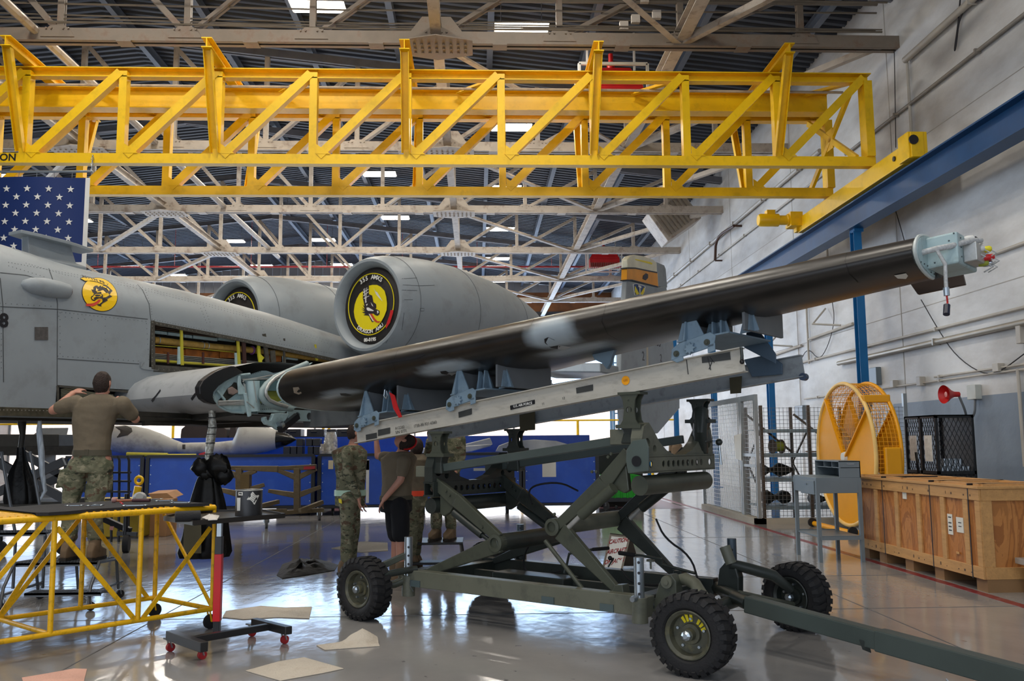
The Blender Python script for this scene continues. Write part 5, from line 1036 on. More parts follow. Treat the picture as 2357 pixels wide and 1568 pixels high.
MB().tube(TQ(1655, 1020, 1.55), TQ(1660, 1070, 1.55), .01, 8).build('tensioner_rod', M_zinc, TRL); MB().sph(TQ(1655, 1018, 1.55), .03, 12, 8).build('tensioner_knob', M_odd, TRL, smooth=60)
# blue-grey cradle brackets that clamp the wing
def cradle(pl, q, s, w_):
    """pl: pixel of the slider's left bolt on the rail, s: size, w_: contour board length to the far rail"""
    b_ = TQ(*pl, q)
    X = dR; Y = UPZ
    f = lambda x, y, o=0: b_+X*(x*s)+Y*(y*s)+Wv*o
    MB().slab([f(-.06, -.05, -.06), f(.36, -.0, -.06), f(.38, .09, -.06), f(.33, .13, -.06), f(.02, .09, -.06), f(-.05, .05, -.06)], Wv*.015).slab([f(-.05, -.05, -.06), f(.0, -.08, -.06), f(.06, -.07, -.06), f(.06, -.02, -.06)], Wv*.015).slab([f(.30, -.05, -.06), f(.37, -.04, -.06), f(.37, .03, -.06), f(.3, .02, -.06)], Wv*.015).build('slider_plate', M_cblu, TRL, bev=.004)
    for x, y in ((.0, .0), (.3, .045)): MB().lathe([(.028*s, 0), (.028*s, .008), (.014*s, .008), (.014*s, .016)], f(x, y, -.06), -Wv, 16).build('slider_bolt', M_od, TRL, smooth=30)
    st_ = [f(.14+(.06 if i % 2 == 0 else .035)*math.cos(math.pi*i/8), .02+(.06 if i % 2 == 0 else .035)*math.sin(math.pi*i/8), -.085) for i in range(16)]
    MB().slab(st_, Wv*.025).build('star_knob', M_cblu, TRL, bev=.003)
    MB().slab([f(.0, .1, -.05), f(.5, .09, -.05), f(.5, .09, w_), f(.0, .1, w_)], UPZ*.012).build('base_shelf', M_cblu, TRL)
    H = .30
    tri = MB().slab([f(.0, .1, -.04), f(.27, .1, -.04), f(.12, .1+H*1.0, -.03), f(.085, .1+H, -.03)], Wv*.012); tri.slab([f(.085, .1, -.09), f(.085, .1, .0), f(.085, .1+H, -.03)], X*.012); tri.build('triangular_gusset', M_cblu, TRL)
    for x in (.28, .36, .62): MB().slab([f(x, .1, .05), f(x, .1, .22), f(x-.02, .1+H*.95, .1)], X*.014).slab([f(x-.12, .1, .14), f(x+.06, .1, .14), f(x-.02, .1+H*.95, .12)], Wv*.01).build('triangular_gusset', M_cblu, TRL)
    # contour board across under the wing
    N = 14; bd = [f(.1, .1, 0)]+[f(.1, .1+H-.03*math.sin(math.pi*i/N), i/N*w_) for i in range(N+1)]+[f(.1, .1, w_)]
    MB().slab(bd, X*.02).slab([p+X*.5*s for p in bd], X*.02).build('contour_board', mat('cradle_board_grey', '#6E7378', .5, var=.1), TRL)
    pad = [(f(.1, .1+H-.03*math.sin(math.pi*i/N), i/N*w_)) for i in range(N+1)]
    MB().loft([[p-X*.01, p+X*(.52*s), p+X*(.52*s)+UPZ*.02, p-X*.01+UPZ*.02] for p in pad]).build('contour_pad', mat('cream_felt_pad', '#9c9684', .9), TRL)
cradle((832, 980), QS, .82, .85); cradle((1045, 932), QS, .82, .8); cradle((1566, 816), QS, .84, .72)
MB().slab(fl_([(1712, 800), (1785, 838), (1785, 815), (1735, 745), (1720, 752)], 1.25), Wv*.02).slab(fl_([(1712, 828), (1770, 815), (1800, 838), (1800, 862), (1730, 868)], QT-.06), Wv*.02).build('far_slider_bracket', mat('darker_blue_bracket', '#4E6276', .45), TRL, bev=.004)
# jack levers, hoses, small fittings
MB().path([TQ(1600, 1320, 1.0), TQ(1525, 1300, 1.0), TQ(1525, 1288, 1.0), TQ(1480, 1280, 1.0), TQ(1462, 1278, 1.0)], .012, 8).build('brake_lever', M_odd, TRL, smooth=50)
MB().tube(TQ(1462, 1278, 1.0), TQ(1425, 1273, 1.0), .018, 10).build('lever_grip', M_rub, TRL, smooth=50)
MB().path([TQ(1300, 1320, 1.2), TQ(1310, 1275, 1.2), TQ(1365, 1265, 1.2)], .012, 8).build('brake_lever', M_odd, TRL, smooth=50); MB().tube(TQ(1365, 1265, 1.2), TQ(1401, 1262, 1.2), .016, 10).build('lever_grip', M_rub, TRL, smooth=50)
MB().path([TQ(1400, 1305, 1.2), TQ(1412, 1285, 1.2)], .008, 6).build('valve_stem', M_odd, TRL); MB().sph(TQ(1404, 1285, 1.2), .02, 10, 8).build('valve_knob', M_blk, TRL, smooth=60)
MB().lathe([(.008, 0), (.008, .06), (.035, .06), (.035, .075), (0, .075)], TQ(1498, 1310, 1.0), UPZ, 12).build('valve_wheel', M_odl, TRL)
for pts in ([(1240, 1235), (1212, 1260), (1203, 1300), (1215, 1320), (1240, 1325), (1290, 1315)], [(1430, 1310), (1450, 1340), (1490, 1348), (1540, 1345)], [(1510, 1195), (1530, 1240), (1590, 1280), (1608, 1340)], [(1225, 1160), (1215, 1130), (1235, 1115), (1290, 1110), (1330, 1130)]):
    MB().path(soft([TQ(x, y, 1.2+.05*math.sin(x)) for x, y in pts]), .009, 6).build('hydraulic_hose', M_rub, TRL, smooth=50)
MB().path([T(.4, 1.62, .3), T(2.2, 1.62, .32)], .04, 8).build('far_cylinder', M_odd, TRL, smooth=50)
MB().obox(T(1.1, 1.1, .3), Lv*.4, Wv*.12, UPZ*.07).build('pump_box', M_odd, TRL, bev=.01)
for x in (930, 948): MB().path([TQ(x, 1335, QF-.06), TQ(x-4, 1350, QF-.06), TQ(x+3, 1362, QF-.06)], .004, 5).build('retaining_chain', M_zinc, TRL)
# ================================================================== PEOPLE
M_skin = mat('fair_skin', '#B98470', .5, var=.06, vs=20, bump=.1, bs=60); M_hair = mat('dark_brown_hair', '#2A1A14', .7, var=.35, vs=60, bump=.6, bs=120)
M_tan = mat('tan_cotton_shirt', '#6B604F', .85, var=.08, vs=5, bump=.7, bs=7, detail=2)
M_camo = camo('camouflage_cloth', '#6C6B55', [('#8B866E', 9, .55, 1.6), ('#50543F', 8, .56, 1.8), ('#5C4838', 7, .58, 2), ('#34362B', 13, .62, 2.2), ('#9A957E', 16, .66, 1.5)])
M_boot = mat('coyote_suede_boot', '#6E5A44', .8, var=.15); M_belt = mat('webbing_belt', '#4b4638', .8)
def capsule(mb, p, q, r1, r2, n=14):
    p, q = V(p), V(q); mb.tube(p, q, r1, n, r2); mb.sph(p, r1, n, 8); mb.sph(q, r2, n, 8); return mb
def limbs(mb, pts, rs):
    for i in range(len(pts)-1): capsule(mb, pts[i], pts[i+1], rs[i], rs[i+1])
    return mb
def erings(mb, R_, ax=(1, 0, 0), n=24):
    ax = V(ax).normalized(); ay = V((-ax.y, ax.x, 0)); return mb.loft([[V(c)+ax*(a*math.cos(2*math.pi*j/n))+ay*(b_*math.sin(2*math.pi*j/n)) for j in range(n)] for c, a, b_ in R_])
def fuse(mb, name, m, parent, vox=.009, it=4, wr=0, ws=9):
    me = bpy.data.meshes.new('t'); me.from_pydata([tuple(p) for p in mb.v], [], mb.f)
    bm = bmesh.new(); bm.from_mesh(me); bmesh.ops.recalc_face_normals(bm, faces=bm.faces[:]); bm.to_mesh(me); bm.free()
    o = bpy.data.objects.new('t', me); COL.objects.link(o)
    r = o.modifiers.new('r', 'REMESH'); r.mode = 'VOXEL'; r.voxel_size = vox; r.adaptivity = 0
    s = o.modifiers.new('s', 'SMOOTH'); s.factor = .5; s.iterations = it
    m2 = bpy.data.meshes.new_from_object(o.evaluated_get(bpy.context.evaluated_depsgraph_get())); bpy.data.objects.remove(o); bpy.data.meshes.remove(me)
    m2.name = name; off = V((0, 0, 0)); q = parent
    while q is not None: off += q.location; q = q.parent
    for v in m2.vertices:
        if wr: 
            p = v.co; w_ = noise.noise(V((p.x*ws, p.y*ws, p.z*ws*.6)))+.5*noise.noise(V((p.x*ws*2.3, p.y*ws*2.3, p.z*ws*2)))
            v.co = p+v.normal*(wr*w_)
    for v in m2.vertices: v.co = v.co-off
    m2.materials.clear(); m2.materials.append(m); m2.shade_smooth(); b = bpy.data.objects.new(name, m2); COL.objects.link(b); b.parent = parent; return b
def hand(mb, w, d, pn, side=1, curl=.5, s=1):
    """w wrist, d pointing direction, pn palm normal, side: which side the thumb leaves"""
    d = V(d).normalized(); pn = V(pn); pn = (pn-d*pn.dot(d)).normalized(); x = d.cross(pn)*side; w = V(w)
    mb.loft([[w+d*(l*s)+x*(a*wd*s)+pn*(b*th*s) for a, b in ((-1, -.6), (-.6, -1), (.6, -1), (1, -.6), (1, .6), (.6, 1), (-.6, 1), (-1, .6))] for l, wd, th in ((-.02, .026, .018), (.02, .033, .016), (.06, .041, .015), (.095, .040, .012))])
    for i, (off, ln) in enumerate(((.030, .072), (.010, .082), (-.010, .077), (-.029, .06))):
        p = w+d*(.088*s)+x*(off*s); dd = (d+x*(off*2.2)).normalized(); r = .0088*s; a = 0
        for k in range(3):
            a += curl*(.35+.35*k); q = p+(dd*math.cos(a)+pn*math.sin(a))*(ln*s*(.45, .32, .25)[k]); capsule(mb, p, q, r, r*.92, 8); p = q; r *= .92
    p = w+d*(.025*s)+x*(.03*s)
    for k, ln in enumerate((.042, .034, .026)):
        q = p+(x*(.75-.25*k)+d*.8+pn*(.25+curl*.3*k)).normalized()*(ln*s); capsule(mb, p, q, .0125*s-.0012*k, .0115*s-.0012*k, 8); p = q
def head(mb, c, fd, up=(0, 0, 1), s=1):
    f = V(fd).normalized(); u = V(up); u = (u-f*u.dot(f)).normalized(); x = f.cross(u); c = V(c); n = 20; m_ = 14; rg = []
    for i in range(1, m_):
        th = math.pi*i/m_; z = math.cos(th); rr = math.sin(th); jaw = 1-.28*max(0, -z-.1)
        rg.append([c+u*(.118*z*s)+x*(.076*rr*jaw*math.cos(2*math.pi*j/n)*s)+f*((.096*rr*math.sin(2*math.pi*j/n)*(1-.12*max(0, -z)) + .012*max(0, -z))*s) for j in range(n)])
    mb.loft(rg)
    P = lambda a, b_, e: c+x*(a*s)+f*(b_*s)+u*(e*s)
    limbs(mb, [P(0, .092, .02), P(0, .115, -.022)], [.009*s, .014*s]); capsule(mb, P(-.012, .103, -.028), P(.012, .103, -.028), .009*s, .009*s)
    capsule(mb, P(-.04, .083, .028), P(.04, .083, .028), .012*s, .012*s); capsule(mb, P(-.02, .092, -.052), P(.02, .092, -.052), .009*s, .009*s); capsule(mb, P(-.012, .085, -.092), P(.012, .085, -.092), .018*s, .018*s)
    for k in (-1, 1):
        mb.loft([[P(k*(.072+o), -.005+r_*.018*math.cos(a), r_*.032*math.sin(a)) for a in [2*math.pi*j/10 for j in range(10)]] for o, r_ in ((0, .8), (.01, 1), (.018, .9))])
    return P
def hairmesh(c, fd, par, up=(0, 0, 1), s=1, low=-.06, cap=False, m_=None):
    f = V(fd).normalized(); u = V(up); u = (u-f*u.dot(f)).normalized(); x = f.cross(u); c = V(c); mb = MB(); rg = []; n = 24
    for i in range(1, 15):
        th = math.pi*i/18; z = math.cos(th); rr = math.sin(th); row = []
        for j in range(n):
            a = 2*math.pi*j/n; fr_ = math.sin(a); zz = z
            lim = .35 if fr_ > .3 else (low/.118 if fr_ < -.1 else .0)
            zz = max(z, lim); k = math.sqrt(max(0, 1-zz*zz)) if zz > z else rr
            row.append(c+u*(.127*zz*s)+x*(.084*k*math.cos(a)*s)+f*(.104*k*fr_*s-.004))
        rg.append(row)
    mb.loft(rg); return fuse(mb, 'hair' if not cap else 'cap', m_ or M_hair, par, .007, 2, .004, 40)
def boots(par, feet, fdir):
    for a_ in feet:
        a_ = V(a_); f = V(fdir).normalized(); b = MB()
        b.loft([[a_+f*(x)+V((-f.y, f.x, 0))*(w_*k)+UPZ*(z) for k, z in ((-1, z0), (1, z0), (1, z1*.6), (.6, z1), (-.6, z1), (-1, z1*.6))] for x, w_, z0, z1 in ((-.1, .03, -.09, -.02), (-.07, .042, -.095, .05), (.0, .045, -.095, .06), (.08, .05, -.095, .0), (.15, .045, -.095, -.03), (.19, .02, -.09, -.06))])
        capsule(b, a_+UPZ*.0, a_+UPZ*.12, .058, .062)
        o = fuse(b, 'boot', M_boot, par, .01, 3)
        MB().loft([[a_+f*x+V((-f.y, f.x, 0))*w_+UPZ*z for x, w_ in ((-.105, -.035), (-.105, .035), (.0, .045), (.09, .052), (.18, .035), (.2, 0), (.18, -.035), (.09, -.052), (0, -.045))] for z in (-.115, -.088)]).build('boot_sole', mat('dark_sole', '#2b251f', .8), o)
# --- airman on the steps, back to the camera
Y1 = 9.2; S = lambda px, py, dy=0: atY(px, py, Y1+dy)
hipz = S(212, 1052)
p1 = thing('person', 'person in tan shirt and camouflage trousers, back turned, reaching up into the jet belly', 'person', tuple(S(185, 1283)))
b = MB(); hc = S(236, 883)
P_ = head(b, hc, (.12, 1, .1)); limbs(b, [S(233, 925), hc-UPZ*.03], [.062, .06])
erings(b, [(S(207, 1062), .16, .11), (S(212, 1035), .16, .105), (S(215, 990), .17, .11), (S(222, 950), .2, .11), (S(226, 928), .2, .1), (S(230, 915), .1, .07)])
LA = [S(172, 930), S(122, 945, .12), S(168, 905, .55)]; RA = [S(285, 934), S(312, 965, .15), S(272, 918, .6)]
limbs(b, LA, [.055, .045, .03]); limbs(b, RA, [.055, .045, .03])
hand(b, LA[2], V((.35, .6, .35)), V((.2, .8, -.6)), -1, .7); hand(b, RA[2], V((-.4, .7, .1)), V((0, .5, -.8)), 1, .8)
LG = [S(185, 1060), S(168, 1150, .02), S(162, 1255, .0)]; RG = [S(235, 1060), S(215, 1150), S(218, 1258)]
limbs(b, LG, [.09, .06, .045]); limbs(b, RG, [.09, .06, .045])
fuse(b, 'body', M_skin, p1, .008)
sh = MB(); erings(sh, [(S(209, 1047), .185, .13), (S(212, 1030), .18, .125), (S(213, 1000), .19, .13), (S(217, 965), .215, .135), (S(223, 938), .24, .13), (S(228, 920), .2, .11), (S(232, 908), .09, .085)])
limbs(sh, [S(175, 928), S(140, 938, .06)], [.085, .072]); limbs(sh, [S(282, 932), S(302, 953, .09)], [.088, .074])
fuse(sh, 'tan_shirt', M_tan, p1, .011, 3, .006, 8)
tr = MB(); erings(tr, [(S(207, 1088), .19, .14), (S(210, 1062), .19, .14), (S(212, 1040), .165, .12)])
limbs(tr, [S(182, 1075), S(163, 1150, .02), S(160, 1235)], [.115, .09, .075]); limbs(tr, [S(234, 1075), S(216, 1150), S(220, 1235)], [.112, .088, .075])
tr.obox(S(150, 1100), (.05, 0, .01), (0, .06, 0), (.02, 0, .09)); tr.obox(S(245, 1110), (.04, 0, 0), (0, .06, 0), (0, 0, .09))
fuse(tr, 'camouflage_trousers', M_camo, p1, .011, 3, .012, 11)
bt = MB(); erings(bt, [(S(212, 1049), .19, .136), (S(212, 1036), .185, .132)]); bt.build('belt', M_belt, p1, smooth=40); MB().obox(S(199, 1042, -.13), (.02, 0, 0), (0, .006, 0), (0, 0, .03)).build('belt_pouch', M_belt, p1)
hairmesh(hc, (.12, 1, .1), p1, low=-.085)
boots(p1, [S(158, 1262)-UPZ*.0, S(218, 1262)], (.1, 1, 0))
# --- generic standing person from pixel joints
def standing(lab, Yb, hd, fd, torso, arms, legs, shirt, pants, feet, fdir, ax=(0, 1, 0), shorts=None, hup=(0, 0, 1), hs=1.0, tr_w=1.0):
    Sx = lambda px, py, dy=0: atY(px, py, Yb+dy); root = thing('person', lab, 'person', tuple(V((Sx(*hd).x, Yb, feet[0][2] if len(feet[0]) > 2 else 0))))
    b = MB(); hc = Sx(*hd); head(b, hc, fd, hup, hs); tp = torso[-1]
    capsule(b, Sx(tp[0], tp[1]), hc-UPZ*.04, .055, .055)
    erings(b, [(Sx(x, y), a, b_) for x, y, a, b_ in torso], ax)
    for ar in arms:
        w_ = Sx(*ar[0]); e_ = Sx(*ar[1]); h_ = Sx(*ar[2]); limbs(b, [w_, e_, h_], [.05, .042, .028]); hand(b, h_, ar[3], ar[4], ar[5], .5)
    G = [[Sx(*p) for p in l] for l in legs]
    for g_ in G: limbs(b, g_, [.08, .058, .04])
    fuse(b, 'body', M_skin, root, .009)
    s_ = MB(); erings(s_, [(Sx(x, y), a+.02, b_+.02) for x, y, a, b_ in torso], ax)
    for ar in arms: w_ = Sx(*ar[0]); e_ = Sx(*ar[1]); limbs(s_, [w_, w_.lerp(e_, .62)] if shirt is M_tan else [w_, e_, e_.lerp(Sx(*ar[2]), .85)], [.078, .068] if shirt is M_tan else [.07, .06, .05])
    fuse(s_, 'tan_shirt' if shirt is M_tan else 'camouflage_jacket', shirt, root, .012, 3, .006, 9)
    t_ = MB(); x, y, a, b_ = torso[0]; c0_ = Sx(x, y); erings(t_, [(c0_-UPZ*.14, (a+.03), (b_+.03)), (c0_, a+.03, b_+.03), (c0_+UPZ*.05, a+.015, b_+.015)], ax)
    for g_ in G:
        if shorts: limbs(t_, [g_[0], g_[1]+UPZ*.05], [.11, .1])
        else: limbs(t_, [g_[0], g_[1], g_[2]+UPZ*.06], [.105*tr_w, .085*tr_w, .07*tr_w])
    fuse(t_, 'shorts' if shorts else 'camouflage_trousers', pants, root, .012, 3, .008, 10)
    erings(MB(), [(c0_+UPZ*.0, a+.036, b_+.036), (c0_+UPZ*.045, a+.03, b_+.03)], ax).build('belt', M_belt, root, smooth=40)
    hairmesh(hc, fd, root, hup, hs)
    if feet: boots(root, [g_[2] for g_ in G], fdir)
    return root, Sx
pj2, S2 = standing('person in full camouflage uniform with pale reflective belt, standing in profile behind the left tyre', 10.9, (819, 998), (1, .25, .1),
    [(806, 1137, .10, .15), (808, 1100, .11, .155), (806, 1065, .12, .18), (804, 1040, .12, .2), (812, 1025, .07, .08)],
    [((798, 1042, -.2), (802, 1095, -.22), (826, 1148, -.2), (.12, 0, -1), (1, 0, 0), 1), ((815, 1040, .2), (825, 1095, .22), (835, 1150, .2), (.1, 0, -1), (1, 0, 0), -1)],
    [[(803, 1150, -.1), (800, 1220, -.1), (797, 1300, -.1)], [(812, 1150, .1), (812, 1220, .1), (806, 1300, .1)]], M_camo, M_camo, [(0, 0, 0)], (.9, .4, 0))
erings(MB(), [(S2(806, 1141), .142, .192), (S2(806, 1128), .14, .19)], (0, 1, 0)).build('reflective_belt', mat('pale_reflective_band', '#B9D8C4', .4), pj2, smooth=40)
MB().slab([S2(779, 1148, -.24), S2(786, 1150, -.24), S2(787, 1160, -.24), S2(780, 1157, -.24)], (0, .03, 0)).build('yellow_tag', M_by, pj2)
p3, S3 = standing('person in tan shirt and black shorts looking up at the wing, one arm raised', 10.3, (931, 1018), (-.1, .3, 1),
    [(912, 1150, .12, .155), (914, 1115, .115, .15), (916, 1080, .13, .17), (918, 1055, .13, .19), (924, 1040, .08, .1)],
    [((905, 1056, .2), (870, 1050, .25), (866, 1012, .3), (.3, .2, 1), (0, 1, 0), 1), ((930, 1062, -.2), (922, 1105, -.25), (884, 1150, -.22), (-.5, 0, -.9), (1, 0, 0), -1)],
    [[(905, 1165, .1), (912, 1240, .1), (908, 1322, .1)], [(920, 1165, -.1), (922, 1240, -.1), (922, 1326, -.1)]], M_tan, mat('black_shorts', '#0E0F16', .9, var=.3), [(0, 0, 0)], (-1, .3, 0), shorts=True, hup=(.8, 0, -.1))
MB().ring(S3(938, 1018), (0, -.8, .6), .1, .012, 20, 6).build('red_head_strap', M_red, p3, smooth=50)
p4, S4 = standing('person in tan shirt with bright orange reflective belt, partly hidden behind the one in shorts', 11.3, (958, 1030), (-.6, 1, .6),
    [(950, 1140, .12, .17), (953, 1110, .12, .17), (955, 1080, .13, .19), (955, 1058, .13, .2), (957, 1046, .07, .08)],
    [((968, 1062, .0), (974, 1105, .0), (966, 1155, 0), (-.1, 0, -1), (-1, 0, 0), 1)],
    [[(947, 1155, -.1), (950, 1215, -.1), (945, 1288, -.1)], [(957, 1155, .1), (960, 1215, .1), (955, 1288, .1)]], M_tan, M_camo, [(0, 0, 0)], (-1, .5, 0), ax=(.5, 1, 0))
erings(MB(), [(S4(950, 1141), .165, .22), (S4(950, 1129), .16, .215)], (.5, 1, 0)).build('orange_reflective_belt', mat('fluorescent_orange', '#FF4A1E', .5), p4, smooth=40)
p5, S5 = standing('person in camouflage standing on the low black stool behind the rear saddle', 11.6, (1036, 965), (-.3, -1, .4),
    [(1022, 1095, .17, .13), (1025, 1065, .17, .13), (1028, 1035, .19, .13), (1030, 1012, .2, .12), (1032, 998, .08, .07)],
    [((1000, 1012), (985, 1050, -.1), (990, 1010, -.3), (0, -.4, 1), (0, -1, 0), 1), ((1060, 1012), (1062, 1050), (1050, 1085, -.1), (-.4, -.3, -1), (-1, 0, 0), 1)],
    [[(1008, 1110), (1005, 1165), (1004, 1222)], [(1035, 1110), (1036, 1165), (1038, 1222)]], M_camo, M_camo, [(0, 0, .38)], (-.4, -1, 0), ax=(1, 0, 0))
# stool under that person
sz = S5(1004, 1222).z-.115
st = thing('step_stool', 'low two-level black metal step stool behind the scissor arms', 'stool', tuple(V((S5(1010, 1222).x, 11.6, 0))))
sx = S5(1012, 1222).x
MB().box(sx-.42, sx+.3, 11.3, 11.9, sz-.03, sz).build('top_step', M_blk, st, bev=.006); MB().box(sx-.4, sx+.32, 11.05, 11.28, sz-.24, sz-.21).build('lower_step', M_blk, st, bev=.006)
for dx in (-.38, .27):
    for dy, k_ in ((11.33, -.25), (11.87, .08)): MB().tube((sx+dx, dy, sz-.02), (sx+dx*1.15, dy+k_, 0), .016, 8).build('leg', M_blk, st, smooth=40)
pf, Sf = standing('small distant person in dark clothes near the far end of the aisle', 34, (1555, 1012), (0, -1, 0),
    [(1555, 1050, .16, .1), (1555, 1030, .19, .11), (1555, 1022, .08, .07)], [((1544, 1026), (1542, 1045), (1544, 1060), (0, 0, -1), (0, -1, 0), 1), ((1566, 1026), (1568, 1045), (1566, 1060), (0, 0, -1), (0, -1, 0), 1)],
    [[(1550, 1058), (1550, 1080), (1550, 1104)], [(1560, 1058), (1560, 1080), (1560, 1104)]], M_boot, mat('black_shorts'), [(0, 0, 0)], (0, -1, 0), ax=(1, 0, 0))
# ================================================================== FOREGROUND LEFT: yellow work stand
ZS = .17
R1, L1, R2 = atZ(487, 1402, ZS), atZ(0, 1478, ZS), atZ(357, 1376, ZS)
Ds = (L1-R1).normalized(); Ws = R2-R1; Ns = V((-Ds.y, Ds.x, 0)); L1 = R1+Ds*3.4; L2 = R2+Ds*3.4
SP = lambda x, y: onpl(x/4.48, 1150+y/4.48, R1, Ns); SF = lambda x, y: onpl(x/4.48, 1150+y/4.48, R2, Ns)
zT = onpl(487, 1169, R1, Ns).z
ST = thing('maintenance_stand', 'yellow tubular work stand on casters with a black mat over its top', 'stand', tuple(V((R1.x, R1.y, 0))+Ds*1.5))
up = lambda p, z: V((p.x, p.y, z))
def tb(p, q, nm, r=.02, m_=M_stand, par=ST): MB().tube(p, q, r, 12).build(nm, m_, par, smooth=50)
tb(up(R1, zT), up(L1, zT), 'top_tube', .025); tb(up(R2, zT), up(L2, zT), 'top_tube', .025); tb(R1, L1, 'bottom_tube', .02); tb(R2, L2, 'bottom_tube', .02); tb(R1, R2, 'bottom_cross_tube'); tb(up(R1, zT), up(R2, zT), 'top_cross_tube')
for x0, y0, x1, y1, nf in ((570, 170, 515, 1385, 0), (1465, 130, 1420, 1240, 0), (590, 290, 1390, 1240, 0), (2170, 290, 1460, 1240, 0), (500, 200, -60, 860, 0), (340, 200, -200, 830, 0), (870, 190, 830, 1100, 1), (1620, 150, 1595, 1005, 1), (910, 190, 1520, 1010, 1), (820, 200, 10, 1200, 1), (560, 330, -10, 1210, 1)):
    p, q = ((SF if nf else SP)(x0, y0), (SF if nf else SP)(x1, y1)); nm_ = 'upright_tube' if abs(x0-x1) < 60 else 'diagonal_brace'
    if nm_ == 'diagonal_brace': p.z = min(p.z, zT); MB().bar(p, q, .012, .036).build(nm_, M_stand, ST)
    else: p.z = zT; q.z = ZS; tb(p, q, nm_)
tb(up(R1, zT-.01), R1, 'upright_tube', .016); tb(up(R2, zT), R1+V((0, 0, .02)), 'diagonal_brace', .016)
v3 = SP(515, 1385); tb(V((v3.x, v3.y, ZS)), V((v3.x, v3.y, ZS))+Ws, 'bottom_cross_tube', .018)
dk_ = MB().slab([up(R1, zT+.012), up(L1, zT+.012), up(L2, zT+.012), up(R2, zT+.012)], (0, 0, .006))
for i in range(60): p = up(R1, zT+.02)+Ds*(.03+i*.055); dk_.tube(p, p+Ws, .012, 6)
dk_.build('deck_plate', M_stand, ST)
# wavy black mat draped on the deck
mt_ = []; edge = [(2160, 50), (1900, 62), (1700, 66), (1450, 85), (1200, 100), (900, 118), (700, 138), (500, 150), (380, 152), (300, 120), (180, 95), (0, 85), (-200, 80)]
for x, y in edge: p = onpl(x/4.48, 1150+y/4.48, up(R1, zT+.036), UPZ); mt_.append((p, p+Ws*.98+V((0, 0, .004))))
g = MB()
g.loft([[a+V((0, 0, -.012)), a+V((0, 0, .012)), a.lerp(b_, .1)+V((0, 0, .008)), b_+V((0, 0, .008)), b_, a.lerp(b_, .1)] for a, b_ in mt_]); g.build('rubber_mat', mat('charcoal_mat', '#2b292a', .9, var=.2, bump=.3), ST, smooth=40)
def caster(c, r, par, hm=M_blk, wm=None, h=None, nm='caster'):
    c = V(c); d = Ds
    o = MB().lathe([(r*.5, -.014), (r, -.014), (r, .014), (r*.5, .014)], V((c.x, c.y, r)), V((d.y, -d.x, 0)), 20).build(nm, wm or M_rub, par, smooth=40)
    h = h or r*2.4; n_ = V((d.y, -d.x, 0)); f_ = MB()
    for s in (-1, 1): f_.bar(V((c.x, c.y, r))+n_*.022*s, V((c.x, c.y, h))+n_*.022*s+Ds*.02, .02, .006)
    f_.obox(V((c.x, c.y, h))+Ds*.02, Ds*.025, n_*.028, UPZ*.006); f_.build('caster_fork', hm, o)
for c in (R1+V((-.02, .04, 0)), R2, L1, L2): caster((c.x, c.y), .06, ST, M_stand, h=ZS)
ztp_ = zT+.05
def flat(px, py): return atZ(px, py, ztp_)
def tool(nm, lab, cat, fn, grp=None):
    t = MB(); fn(t); o = t.build(nm, fn.m, smooth=40); tag(o, lab, cat, grp); return o
hm = thing('hammer', 'ball hammer with brown wooden handle and red grip tip on the black mat', 'hammer', tuple(flat(300, 1156)))
MB().tube(flat(268, 1157)+V((0, 0, .015)), flat(305, 1156)+V((0, 0, .015)), .011, 10).build('handle', mat('hammer_wood', '#9a5c3c', .5), hm, smooth=40)
MB().tube(flat(305, 1156)+V((0, 0, .015)), flat(345, 1156)+V((0, 0, .015)), .015, 10).build('grip', mat('dark_maroon_grip', '#4a2a30', .6), hm, smooth=40)
MB().lathe([(.01, -.02), (.022, -.015), (.024, .01), (.018, .02)], flat(262, 1157)+V((0, 0, .022)), flat(305, 1156)-flat(268, 1157), 12).build('hammer_head', mat('pinkish_wood_head', '#b08078', .5), hm, smooth=40)
tag(MB().tube(flat(268, 1150), flat(282, 1160), .007, 8).build('screwdriver', M_red, smooth=40), 'small red handled screwdriver lying across the hammer on the mat', 'screwdriver')
def wrench(px, py, L_, a, lab):
    p = flat(px, py); d = V((math.cos(a), math.sin(a), 0)); n_ = V((-d.y, d.x, 0)); w = MB().bar(p, p+d*L_, .012, .006); w.ring(p-d*.015, UPZ, .014, .005, 14, 6).ring(p+d*(L_+.012), UPZ, .012, .005, 14, 6, .6, 5.6)
    tag(w.build('wrench', M_zinc, smooth=40), lab, 'wrench', 'steel tools on the black mat')
wrench(160, 1164, .08, .2, 'shiny steel wrench farthest left on the black mat'); wrench(208, 1164, .07, .5, 'shiny steel wrench second from the left on the mat'); wrench(222, 1162, .05, -.4, 'short steel wrench right beside the second one on the mat'); wrench(290, 1164, .14, .1, 'long steel wrench lying in front of the hammer on the mat'); wrench(365, 1153, .1, .4, 'bright steel wrench just right of the hammer handle'); wrench(400, 1157, .12, -.1, 'pale steel wrench nearest the right end of the mat')
wrench(345, 1150, .1, .9, 'small steel wrench behind the dark end of the hammer handle')
